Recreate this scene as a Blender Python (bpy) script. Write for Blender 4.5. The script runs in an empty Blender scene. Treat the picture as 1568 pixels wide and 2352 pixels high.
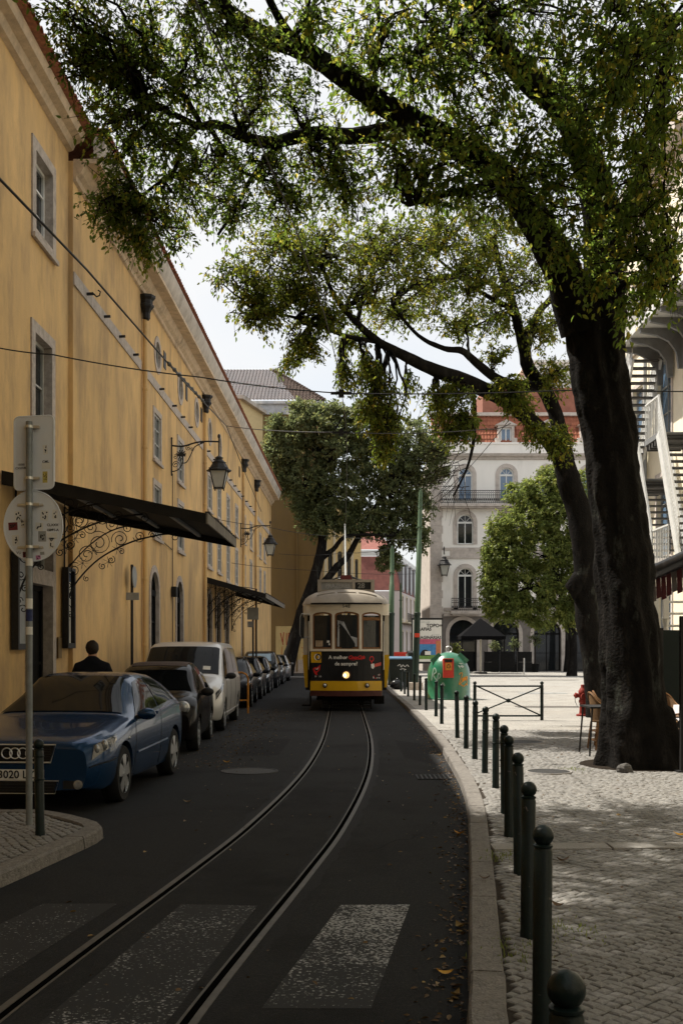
import bpy, bmesh, math, random
import numpy as np
from mathutils import Vector, Matrix, noise
R = math.radians
random.seed(7); rng = np.random.default_rng(7)
SC = bpy.context.scene; COL = SC.collection
F, CX, HY, EYE = 2400.0, 784.0, 1494.0, 1.6          # survey of the place: focal length, axis and eye height

# ------------------------------------------------------------------ camera, sky, sun, exposure
cam = bpy.data.objects.new('camera', bpy.data.cameras.new('camera')); COL.objects.link(cam)
cam.location = (0, 0, EYE); cam.rotation_euler = (R(90), 0, 0)
cam.data.sensor_fit = 'HORIZONTAL'; cam.data.sensor_width = 24.0
cam.data.lens = F / 1568 * 24; cam.data.shift_y = (HY - 1176) / 1568
cam.data.clip_start = 0.05; cam.data.clip_end = 3000
SC.camera = cam
SUN_AZ, SUN_EL = -62.0, 59.0                          # degrees from straight ahead (+Y), negative = left
W = bpy.data.worlds.new('World'); SC.world = W; W.use_nodes = True
nt = W.node_tree; nt.nodes.clear()
def _n(t, k, **kw):
    n = t.nodes.new(k)
    for a, b in kw.items(): setattr(n, a, b)
    return n
sky = _n(nt, 'ShaderNodeTexSky', sky_type='NISHITA', sun_disc=False, sun_elevation=R(SUN_EL), sun_rotation=R(SUN_AZ), air_density=1.2, dust_density=2.0)
tc = _n(nt, 'ShaderNodeTexCoord'); nz = _n(nt, 'ShaderNodeTexNoise'); nz.inputs['Scale'].default_value = 2.2; nz.inputs['Detail'].default_value = 7; nz.inputs['Roughness'].default_value = .55
rp = _n(nt, 'ShaderNodeValToRGB'); rp.color_ramp.elements[0].position = .30; rp.color_ramp.elements[1].position = .52
rp.color_ramp.elements[0].color = (.68, .68, .68, 1)
mx = _n(nt, 'ShaderNodeMixRGB'); mx.inputs[2].default_value = (5.65, 5.72, 5.8, 1)
bg = _n(nt, 'ShaderNodeBackground'); bg.inputs['Strength'].default_value = 0.10; wo = _n(nt, 'ShaderNodeOutputWorld')
L_ = nt.links.new
L_(tc.outputs['Generated'], nz.inputs['Vector']); L_(nz.outputs['Fac'], rp.inputs['Fac']); L_(rp.outputs['Color'], mx.inputs[0])
L_(sky.outputs['Color'], mx.inputs[1]); L_(mx.outputs['Color'], bg.inputs['Color']); L_(bg.outputs['Background'], wo.inputs['Surface'])
sl = bpy.data.lights.new('sun', 'SUN'); sl.energy = 5.0; sl.angle = R(0.53); sl.color = (1, .94, .83)
so = bpy.data.objects.new('sun', sl); COL.objects.link(so)
sdir = Vector((math.sin(R(SUN_AZ)) * math.cos(R(SUN_EL)), math.cos(R(SUN_AZ)) * math.cos(R(SUN_EL)), math.sin(R(SUN_EL))))
so.rotation_euler = sdir.to_track_quat('Z', 'Y').to_euler(); so.location = (-20, 10, 40)
SC.view_settings.view_transform = 'Standard'; SC.view_settings.look = 'None'
SC.view_settings.exposure = 0.75; SC.view_settings.gamma = 1.0; SC.view_settings.use_curve_mapping = False
SC.render.engine = 'CYCLES'
SC.cycles.max_bounces = 7; SC.cycles.diffuse_bounces = 4; SC.cycles.glossy_bounces = 3; SC.cycles.transmission_bounces = 4
SC.cycles.sample_clamp_indirect = 6.0

# ------------------------------------------------------------------ survey helpers
def P(x, y, Y): return Vector(((x - CX) / F * Y, Y, EYE + (HY - y) / F * Y))
def G(x, y, z=0.0): return P(x, y, F * (EYE - z) / (y - HY))
ROAD = -0.10

# ------------------------------------------------------------------ materials
MATS = {}
def M(name, col, rough=.6, metal=0.0, var=.15, scale=6.0, bump=0.0, bscale=40.0, spec=.22, coat=0.0, col2=None, mixpos=(.45, .65), streak=False, emit=None, trans=0.0, col3=None, mix3=(.6, .7), scale3=1.2, alpha=None):
    m = bpy.data.materials.new(name); m.use_nodes = True; t = m.node_tree; b = t.nodes['Principled BSDF']; MATS[name] = m
    L = t.links.new
    tcn = _n(t, 'ShaderNodeTexCoord'); vec = tcn.outputs['Object']
    if streak:
        mp = _n(t, 'ShaderNodeMapping'); mp.inputs['Scale'].default_value = (1, 1, .36); L(vec, mp.inputs['Vector']); svec = mp.outputs['Vector']
    else: svec = vec
    n1 = _n(t, 'ShaderNodeTexNoise'); n1.inputs['Scale'].default_value = scale; n1.inputs['Detail'].default_value = 8; n1.inputs['Roughness'].default_value = .62
    L(svec, n1.inputs['Vector'])
    r1 = _n(t, 'ShaderNodeValToRGB'); e = r1.color_ramp.elements; e[0].position = .28; e[1].position = .72
    e[0].color = tuple(c * (1 - var) for c in col) + (1,); e[1].color = tuple(min(1, c * (1 + var)) for c in col) + (1,)
    L(n1.outputs['Fac'], r1.inputs['Fac']); out = r1.outputs['Color']
    def over(out, c2, pos, sc):
        n2 = _n(t, 'ShaderNodeTexNoise'); n2.inputs['Scale'].default_value = sc; n2.inputs['Detail'].default_value = 9; n2.inputs['Roughness'].default_value = .68
        mp2 = _n(t, 'ShaderNodeMapping'); mp2.inputs['Location'].default_value = (3.1, 7.7, 1.3)
        L(svec, mp2.inputs['Vector']); L(mp2.outputs['Vector'], n2.inputs['Vector'])
        r2 = _n(t, 'ShaderNodeValToRGB'); r2.color_ramp.elements[0].position = pos[0]; r2.color_ramp.elements[1].position = pos[1]
        L(n2.outputs['Fac'], r2.inputs['Fac'])
        mm = _n(t, 'ShaderNodeMixRGB'); L(r2.outputs['Color'], mm.inputs[0]); L(out, mm.inputs[1]); mm.inputs[2].default_value = tuple(c2) + (1,)
        return mm.outputs['Color']
    if col2: out = over(out, col2, mixpos, scale * .45)
    if col3: out = over(out, col3, mix3, scale3)
    L(out, b.inputs['Base Color'])
    b.inputs['Roughness'].default_value = rough; b.inputs['Metallic'].default_value = metal
    b.inputs['Specular IOR Level'].default_value = spec; b.inputs['Coat Weight'].default_value = coat; b.inputs['Coat Roughness'].default_value = .04
    if bump:
        nb = _n(t, 'ShaderNodeTexNoise'); nb.inputs['Scale'].default_value = bscale; nb.inputs['Detail'].default_value = 6; L(vec, nb.inputs['Vector'])
        bp = _n(t, 'ShaderNodeBump'); bp.inputs['Strength'].default_value = bump; bp.inputs['Distance'].default_value = .02
        L(nb.outputs['Fac'], bp.inputs['Height']); L(bp.outputs['Normal'], b.inputs['Normal'])
    if emit: b.inputs['Emission Color'].default_value = tuple(emit[:3]) + (1,); b.inputs['Emission Strength'].default_value = emit[3]
    if trans: b.inputs['Transmission Weight'].default_value = trans
    return m
def leaf_mat(name, c0, c1, c2, tr=.45):
    m = bpy.data.materials.new(name); m.use_nodes = True; t = m.node_tree; b = t.nodes['Principled BSDF']; L = t.links.new
    a = _n(t, 'ShaderNodeAttribute', attribute_name='lv'); r = _n(t, 'ShaderNodeValToRGB')
    e = r.color_ramp.elements; e[0].color = c0 + (1,); e[1].color = c2 + (1,); x = e.new(.6); x.color = c1 + (1,)
    oi = _n(t, 'ShaderNodeObjectInfo'); ad = _n(t, 'ShaderNodeMath', operation='ADD'); ad.use_clamp = True
    ml = _n(t, 'ShaderNodeMath', operation='MULTIPLY'); ml.inputs[1].default_value = .25
    L(oi.outputs['Random'], ml.inputs[0]); L(ml.outputs[0], ad.inputs[0]); L(a.outputs['Fac'], ad.inputs[1]); L(ad.outputs[0], r.inputs['Fac'])
    L(r.outputs['Color'], b.inputs['Base Color']); b.inputs['Roughness'].default_value = .42; b.inputs['Specular IOR Level'].default_value = .22
    tl = _n(t, 'ShaderNodeBsdfTranslucent'); hs = _n(t, 'ShaderNodeHueSaturation'); hs.inputs['Value'].default_value = 2.2; hs.inputs['Saturation'].default_value = 1.05; hs.inputs['Hue'].default_value = .496
    L(r.outputs['Color'], hs.inputs['Color']); L(hs.outputs['Color'], tl.inputs['Color'])
    ms = _n(t, 'ShaderNodeMixShader'); ms.inputs[0].default_value = tr; o = t.nodes['Material Output']
    L(b.outputs[0], ms.inputs[1]); L(tl.outputs[0], ms.inputs[2]); L(ms.outputs[0], o.inputs['Surface'])
    return m

# ------------------------------------------------------------------ mesh builder
ORG = {}
class MB:
    def __init__(s): s.v = []; s.f = []; s.mi = []; s.cur = 0; s.M = None
    def add(s, vs, fs):
        b = len(s.v)
        if s.M is not None: vs = [s.M @ Vector(p) for p in vs]
        s.v.extend([tuple(p) for p in vs]); s.f.extend([tuple(i + b for i in f) for f in fs]); s.mi.extend([s.cur] * len(fs)); return s
    def quad(s, a, b, c, d): return s.add([a, b, c, d], [(0, 1, 2, 3)])
    def poly(s, pts): return s.add(pts, [tuple(range(len(pts)))])
    def box(s, x0, x1, y0, y1, z0, z1):
        return s.add([(x0, y0, z0), (x1, y0, z0), (x1, y1, z0), (x0, y1, z0), (x0, y0, z1), (x1, y0, z1), (x1, y1, z1), (x0, y1, z1)],
                     [(3, 2, 1, 0), (4, 5, 6, 7), (0, 1, 5, 4), (1, 2, 6, 5), (2, 3, 7, 6), (3, 0, 4, 7)])
    def fbox(s, fn, u0, u1, o0, o1, z0, z1):
        p = [fn(u, o, z) for z in (z0, z1) for (u, o) in ((u0, o0), (u1, o0), (u1, o1), (u0, o1))]
        return s.add(p, [(3, 2, 1, 0), (4, 5, 6, 7), (0, 1, 5, 4), (1, 2, 6, 5), (2, 3, 7, 6), (3, 0, 4, 7)])
    def bar(s, a, b, w, h=None, up=(0, 0, 1)):
        a, b = Vector(a), Vector(b); h = h or w; d = (b - a).normalized(); u = Vector(up)
        if abs(d.dot(u)) > .97: u = Vector((1, 0, 0))
        x = d.cross(u).normalized() * (w / 2); y = x.cross(d).normalized() * (h / 2)
        return s.add([a - x - y, a + x - y, a + x + y, a - x + y, b - x - y, b + x - y, b + x + y, b - x + y],
                     [(3, 2, 1, 0), (4, 5, 6, 7), (0, 1, 5, 4), (1, 2, 6, 5), (2, 3, 7, 6), (3, 0, 4, 7)])
    def tube(s, pts, r, n=8, cap=True, closed=False, wob=0.0):
        pts = [Vector(p) for p in pts]; k = len(pts); rr = r if isinstance(r, (list, tuple)) else [r] * k
        vs = []; prev = None
        for i, p in enumerate(pts):
            if closed: d = pts[(i + 1) % k] - pts[i - 1]
            else: d = pts[min(i + 1, k - 1)] - pts[max(i - 1, 0)]
            d = d.normalized() if d.length > 1e-9 else Vector((0, 0, 1))
            if prev is None:
                x = d.orthogonal().normalized()
            else:
                x = prev - d * prev.dot(d); x = x.normalized() if x.length > 1e-6 else d.orthogonal().normalized()
            prev = x; y = d.cross(x)
            for j in range(n):
                a = 2 * math.pi * j / n; q = rr[i]
                if wob:
                    w = p + (x * math.cos(a) + y * math.sin(a)) * q
                    q *= 1 + wob * noise.noise(w * (1.2 / max(q, .05)) * .35) + wob * .6 * noise.noise(w * 3.1)
                vs.append(p + (x * math.cos(a) + y * math.sin(a)) * q)
        fs = []
        for i in range(k if closed else k - 1):
            for j in range(n):
                a = i * n + j; b = i * n + (j + 1) % n; c = ((i + 1) % k) * n + (j + 1) % n; d = ((i + 1) % k) * n + j
                fs.append((a, b, c, d))
        if cap and not closed: fs += [tuple(range(n - 1, -1, -1)), tuple(range((k - 1) * n, k * n))]
        return s.add(vs, fs)
    def lathe(s, prof, n=24, c=(0, 0, 0), axis='z', cap=True):
        vs = []; c = Vector(c)
        for (r, z) in prof:
            for j in range(n):
                a = 2 * math.pi * j / n; x, y = r * math.cos(a), r * math.sin(a)
                vs.append(c + (Vector((x, y, z)) if axis == 'z' else Vector((x, z, y)) if axis == 'y' else Vector((z, x, y))))
        fs = []
        for i in range(len(prof) - 1):
            for j in range(n): fs.append((i * n + j, i * n + (j + 1) % n, (i + 1) * n + (j + 1) % n, (i + 1) * n + j))
        if cap: fs += [tuple(range(n - 1, -1, -1)), tuple(range((len(prof) - 1) * n, len(prof) * n))]
        return s.add(vs, fs)
    def ball(s, c, r, n=12, m=8, sx=1, sy=1, sz=1):
        c = Vector(c); vs = [c + Vector((0, 0, -r * sz))]; fs = []
        for i in range(1, m):
            t = math.pi * i / m - math.pi / 2
            for j in range(n):
                a = 2 * math.pi * j / n; vs.append(c + Vector((r * sx * math.cos(t) * math.cos(a), r * sy * math.cos(t) * math.sin(a), r * sz * math.sin(t))))
        vs.append(c + Vector((0, 0, r * sz))); last = len(vs) - 1
        for j in range(n):
            fs.append((0, 1 + (j + 1) % n, 1 + j)); o = 1 + (m - 2) * n; fs.append((last, o + j, o + (j + 1) % n))
        for i in range(m - 2):
            for j in range(n): fs.append((1 + i * n + j, 1 + i * n + (j + 1) % n, 1 + (i + 1) * n + (j + 1) % n, 1 + (i + 1) * n + j))
        return s.add(vs, fs)
    def prism(s, poly, fn, d0, d1):
        k = len(poly); vs = [fn(p[0], p[1], d0) for p in poly] + [fn(p[0], p[1], d1) for p in poly]
        fs = [tuple(range(k - 1, -1, -1)), tuple(range(k, 2 * k))] + [(i, (i + 1) % k, k + (i + 1) % k, k + i) for i in range(k)]
        return s.add(vs, fs)
    def grid(s, fn, us, vs_):
        a = [fn(u, v) for u in us for v in vs_]; m = len(vs_)
        return s.add(a, [(i * m + j, (i + 1) * m + j, (i + 1) * m + j + 1, i * m + j + 1) for i in range(len(us) - 1) for j in range(m - 1)])
    def build(s, name, mat, parent=None, smooth=None, org=None, kind=None, label=None):
        o_ = ORG.get(parent.name, Vector()) if parent is not None else Vector(org or (0, 0, 0))
        me = bpy.data.meshes.new(name); me.from_pydata([(p[0] - o_.x, p[1] - o_.y, p[2] - o_.z) for p in s.v], [], s.f)
        for m in (mat if isinstance(mat, (list, tuple)) else [mat]): me.materials.append(m)
        if any(s.mi): me.polygons.foreach_set('material_index', s.mi)
        bm = bmesh.new(); bm.from_mesh(me); bmesh.ops.recalc_face_normals(bm, faces=bm.faces); bm.to_mesh(me); bm.free()
        if smooth: me.shade_smooth(); me.set_sharp_from_angle(angle=R(smooth if smooth is not True else 40))
        ob = bpy.data.objects.new(name, me); COL.objects.link(ob)
        if parent is not None: ob.parent = parent
        else: ob.location = o_
        ORG[ob.name] = o_
        if kind: ob['kind'] = kind
        if label: ob['label'] = label
        return ob
def put(me, name, parent, loc=None, rot=None, scale=None):
    ob = bpy.data.objects.new(name, me); COL.objects.link(ob); ob.parent = parent
    if loc is not None: ob.location = loc
    if rot is not None: ob.rotation_euler = rot
    if scale is not None: ob.scale = scale
    ORG[ob.name] = ORG.get(parent.name, Vector()); return ob
def thing(name, label, cat, loc=(0, 0, 0), rotz=0.0, group=None, local=False):
    o = bpy.data.objects.new(name, None); COL.objects.link(o); o.location = loc; o.rotation_euler = (0, 0, rotz)
    o.empty_display_size = .2; o['label'] = label; o['category'] = cat
    if group: o['group'] = group
    ORG[o.name] = Vector((0, 0, 0)) if local else Vector(loc)
    return o
def tag(o, label, cat, group=None):
    o['label'] = label; o['category'] = cat
    if group: o['group'] = group
    return o
def dup(root, loc, rotz=0.0, label=None, scale=None):
    r = root.copy(); COL.objects.link(r); r.location = loc; r.rotation_euler = (0, 0, rotz)
    if scale: r.scale = scale
    if label: r['label'] = label
    for ch in list(root.children):
        c = ch.copy(); COL.objects.link(c); c.parent = r
        for g in list(ch.children):
            d = g.copy(); COL.objects.link(d); d.parent = c
    return r
def npmesh(name, V, Q, mat, parent=None, attr=None, kind=None, smooth=False):
    me = bpy.data.meshes.new(name); n = len(V); k = Q.shape[1]; m = len(Q)
    me.vertices.add(n); me.vertices.foreach_set('co', np.ascontiguousarray(V, dtype=np.float32).ravel())
    me.loops.add(m * k); me.loops.foreach_set('vertex_index', np.ascontiguousarray(Q, dtype=np.int32).ravel())
    me.polygons.add(m); me.polygons.foreach_set('loop_start', np.arange(0, m * k, k, dtype=np.int32))
    me.update(calc_edges=True)
    if attr is not None:
        a = me.attributes.new('lv', 'FLOAT', 'POINT'); a.data.foreach_set('value', attr.astype(np.float32))
    me.materials.append(mat)
    if smooth: me.shade_smooth()
    ob = bpy.data.objects.new(name, me); COL.objects.link(ob)
    if parent is not None: ob.parent = parent
    if kind: ob['kind'] = kind
    return ob
def text(s, size, fn, mat, name, parent, align='CENTER', shear=0.0, bold=0.0, thick=.003, space=1.0):
    """flat print: letters as thin geometry; fn(u, v, d) maps the line to the surface"""
    c = bpy.data.curves.new('txt', 'FONT'); c.body = s; c.size = size; c.align_x = align; c.align_y = 'CENTER'; c.shear = shear; c.offset = bold; c.space_character = space
    c.resolution_u = 3
    o = bpy.data.objects.new('txt', c); me = bpy.data.meshes.new_from_object(o)
    mb = MB(); mb.add([fn(v.co.x, v.co.y, thick) for v in me.vertices], [tuple(p.vertices) for p in me.polygons])
    bpy.data.objects.remove(o); bpy.data.curves.remove(c); bpy.data.meshes.remove(me)
    return mb.build(name, mat, parent)
def interp(tab, x):
    if x <= tab[0][0]: return tab[0][1]
    for (a, b), (c, d) in zip(tab, tab[1:]):
        if x <= c: return b + (d - b) * (x - a) / (c - a)
    return tab[-1][1]
def smooth_curve(pts, n=6):
    pts = [Vector(p) for p in pts]; out = []
    for i in range(len(pts) - 1):
        p0, p1, p2, p3 = pts[max(i - 1, 0)], pts[i], pts[i + 1], pts[min(i + 2, len(pts) - 1)]
        for k in range(n):
            t = k / n; out.append(.5 * ((2 * p1) + (p2 - p0) * t + (2 * p0 - 5 * p1 + 4 * p2 - p3) * t * t + (3 * p1 - p0 - 3 * p2 + p3) * t ** 3))
    out.append(pts[-1]); return out

def wall(mb, fn, u0, u1, z0, z1, holes, depth=.3, du=None, rev=0):
    """sheet with openings (rect, arch, seg, round) and their reveals; fn(u, off, z)"""
    us = {u0, u1}; zs = {z0, z1}
    for h in holes: us |= {max(u0, h[0]), min(u1, h[1])}; zs |= {max(z0, h[2]), min(z1, h[3])}
    if du:
        k = int((u1 - u0) / du); us |= {u0 + (u1 - u0) * i / k for i in range(k)}
    us = sorted(us); zs = sorted(zs)
    for a, b in zip(us, us[1:]):
        if b - a < 1e-6: continue
        for c, d in zip(zs, zs[1:]):
            if d - c < 1e-6: continue
            um, zm = (a + b) / 2, (c + d) / 2
            if any(h[0] < um < h[1] and h[2] < zm < h[3] for h in holes): continue
            mb.quad(fn(a, 0, c), fn(b, 0, c), fn(b, 0, d), fn(a, 0, d))
    for h in holes:
        k = h[4] if len(h) > 4 else 'rect'; a, b, c, d = h[:4]; m = (a + b) / 2
        loop = hole_loop(h)
        for i in range(len(loop)):
            p, q = loop[i], loop[(i + 1) % len(loop)]; mb.cur = rev
            mb.quad(fn(p[0], 0, p[1]), fn(q[0], 0, q[1]), fn(q[0], -depth, q[1]), fn(p[0], -depth, p[1])); mb.cur = 0
        if k in ('arch', 'seg'):
            top = [p for p in loop if p[1] >= loop[1][1] - 1e-6][0:]
            top = sorted(loop[2:] if False else [p for p in loop[1:]], key=lambda p: p[0]); top = [p for p in top if p[1] > c + 1e-6]
            for p, q in zip(top, top[1:]):
                if q[0] - p[0] < 1e-6: continue
                mb.quad(fn(p[0], 0, p[1]), fn(q[0], 0, q[1]), fn(q[0], 0, d), fn(p[0], 0, d))
        if k == 'round':
            n = len(loop)
            for i in range(n):
                p, q = loop[i], loop[(i + 1) % n]
                def ed(pt):
                    dx, dz = pt[0] - m, pt[1] - (c + d) / 2; s = max(abs(dx) / ((b - a) / 2), abs(dz) / ((d - c) / 2)); return (m + dx / s, (c + d) / 2 + dz / s)
                e, g = ed(p), ed(q)
                mb.add([fn(p[0], 0, p[1]), fn(q[0], 0, q[1]), fn(g[0], 0, g[1]), fn(e[0], 0, e[1])], [(0, 1, 2, 3)])
    return mb
def hole_loop(h, grow=0.0, n=12):
    k = h[4] if len(h) > 4 else 'rect'; a, b, c, d = h[0] - grow, h[1] + grow, h[2], h[3] + grow
    m = (a + b) / 2
    if k == 'rect': c -= grow; return [(a, c), (b, c), (b, d), (a, d)]
    if k == 'round':
        return [(m + (b - a) / 2 * math.cos(2 * math.pi * i / 16 + math.pi / 16 * 0), (h[2] + h[3]) / 2 + ((h[3] - h[2]) / 2 + grow) * math.sin(2 * math.pi * i / 16)) for i in range(16)]
    rise = (b - a) / 2 if k == 'arch' else (h[5] if len(h) > 5 else .1)
    return [(a, c), (b, c)] + [(m + (b - a) / 2 * math.cos(math.pi * i / n), d - rise + rise * math.sin(math.pi * i / n)) for i in range(n + 1)]
def ring_frame(mb, fn, outer, inner, o0, o1):
    """a raised surround between two loops with the same count"""
    n = len(outer)
    for i in range(n):
        p, q, r, s = outer[i], outer[(i + 1) % n], inner[(i + 1) % n], inner[i]
        mb.quad(fn(p[0], o1, p[1]), fn(q[0], o1, q[1]), fn(r[0], o1, r[1]), fn(s[0], o1, s[1]))
        mb.quad(fn(p[0], o0, p[1]), fn(q[0], o0, q[1]), fn(q[0], o1, q[1]), fn(p[0], o1, p[1]))
        mb.quad(fn(s[0], o1, s[1]), fn(r[0], o1, r[1]), fn(r[0], o0, r[1]), fn(s[0], o0, s[1]))
    return mb
def window(parent, fn, h, mat_frame, mat_glass, mat_stone, depth=.2, surround=.14, bars=(1, 2), fw=.05, proud=.03, label=None, sill=True, name='window'):
    k = h[4] if len(h) > 4 else 'rect'; loop = hole_loop(h); a, b, c, d = h[:4]
    inner = [((p[0] - (a + b) / 2) * (1 - 2 * fw / (b - a)) + (a + b) / 2, (p[1] - (c + d) / 2) * (1 - 2 * fw / (d - c)) + (c + d) / 2) for p in loop]
    mb = MB(); ring_frame(mb, fn, loop, inner, -depth - .02, -depth + .04)
    nu, nz_ = bars; spring = d - ((b - a) / 2 if k == 'arch' else 0)
    if k != 'round':
        for i in range(1, nu + 1):
            u = a + (b - a) * i / (nu + 1); mb.fbox(fn, u - fw * .4, u + fw * .4, -depth - .01, -depth + .035, c + fw, (spring if k == 'arch' else d) - fw)
        for i in range(1, nz_ + 1):
            z = c + (spring - c) * i / (nz_ + 1); mb.fbox(fn, a + fw, b - fw, -depth - .01, -depth + .03, z - fw * .3, z + fw * .3)
        if k == 'arch':
            mb.fbox(fn, a + .01, b - .01, -depth - .012, -depth + .05, spring - fw, spring + fw * .6); m = (a + b) / 2
            for t in (45, 90, 135):
                x = math.cos(R(t)) * (b - a) / 2 * .93; z = math.sin(R(t)) * (b - a) / 2 * .93
                mb.bar(fn(m, -depth + .01, spring), fn(m + x, -depth + .01, spring + z), .03, .03)
    w = mb.build(name, mat_frame, parent, label=label)
    g = MB(); g.poly([fn(p[0], -depth - .005, p[1]) for p in inner]); g.build('pane', mat_glass, w)
    if mat_stone is not None:
        s_ = MB(); ring_frame(s_, fn, hole_loop(h, surround), loop, 0, proud)
        if sill and k == 'rect': s_.fbox(fn, a - surround - .03, b + surround + .03, proud, proud + .05, c - surround - .02, c - surround + .06)
        s_.build('surround', mat_stone, w)
    return w

# ------------------------------------------------------------------ the materials of the place
PLASTER = M('yellow_plaster', (.68, .45, .195), .9, var=.11, scale=3.0, bump=.25, bscale=30, col2=(.56, .375, .18), mixpos=(.40, .66), streak=True, col3=(.36, .245, .13), mix3=(.47, .68), scale3=.9)
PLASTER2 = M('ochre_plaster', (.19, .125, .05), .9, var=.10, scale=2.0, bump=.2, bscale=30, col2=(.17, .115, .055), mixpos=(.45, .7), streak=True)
STONE = M('pale_stone', (.44, .38, .33), .85, var=.22, scale=9, bump=.3, bscale=50, col2=(.30, .26, .22), mixpos=(.5, .7))
CORN = M('cornice_stone', (.58, .45, .31), .85, var=.18, scale=5, bump=.3, bscale=40, col2=(.34, .27, .20), mixpos=(.48, .72), streak=False)
FASC = M('grey_limewash', (.50, .45, .39), .85, var=.2, scale=3, col2=(.28, .25, .21), mixpos=(.5, .7))
TILE = M('clay_tile', (.34, .15, .09), .85, spec=.06, var=.35, scale=14, bump=.3, col2=(.15, .09, .07), mixpos=(.5, .7))
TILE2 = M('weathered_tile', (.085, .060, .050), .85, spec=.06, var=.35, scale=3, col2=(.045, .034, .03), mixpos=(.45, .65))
TILE3 = M('red_tile', (.30, .115, .07), .8, spec=.06, var=.25, scale=3, col2=(.19, .08, .055), mixpos=(.5, .7))
GLASS = M('window_glass', (.016, .018, .020), .06, var=.2, scale=1.5, spec=.35)
GLASSB = M('sky_window_glass', (.10, .17, .27), .05, var=.2, scale=.8, spec=.9)
WOODG = M('grey_window_wood', (.40, .40, .37), .6, var=.15)
WHITEP = M('white_paint', (.72, .72, .70), .5, var=.08)
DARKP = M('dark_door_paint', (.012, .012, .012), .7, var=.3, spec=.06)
IRON = M('black_iron', (.022, .021, .021), .5, var=.3, scale=20, bump=.1)
CANOPY = M('black_canopy_sheet', (.015, .014, .013), .75, var=.4, scale=3, col2=(.05, .047, .042), mixpos=(.6, .75))
GREYM = M('grey_metal', (.30, .31, .31), .5, metal=.3, var=.15, scale=5)
GALV = M('galvanised_pole', (.20, .215, .22), .5, metal=.3, var=.2, scale=12)
SIGNB = M('sign_back', (.66, .69, .74), .45, metal=.15, var=.06, scale=4)
STEEL = M('bright_steel', (.55, .55, .53), .3, metal=.9, var=.1)
CHROME = M('chrome', (.62, .63, .64), .28, metal=.55, var=.03)
BLACK = M('black_plastic', (.015, .015, .015), .5, var=.3)
RUBBER = M('rubber', (.012, .012, .012), .8, var=.3, scale=20)
LANT = M('lantern_glass', (.42, .42, .38), .35, var=.1, spec=.5)
INK = M('black_ink', (.02, .02, .02), .7, var=.1)
INKW = M('white_ink', (.75, .74, .72), .7, var=.05)
PAPER = M('white_paper', (.66, .65, .61), .8, var=.08, scale=4)
REDP = M('red_paint', (.50, .045, .03), .5, var=.2, scale=6)
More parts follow.
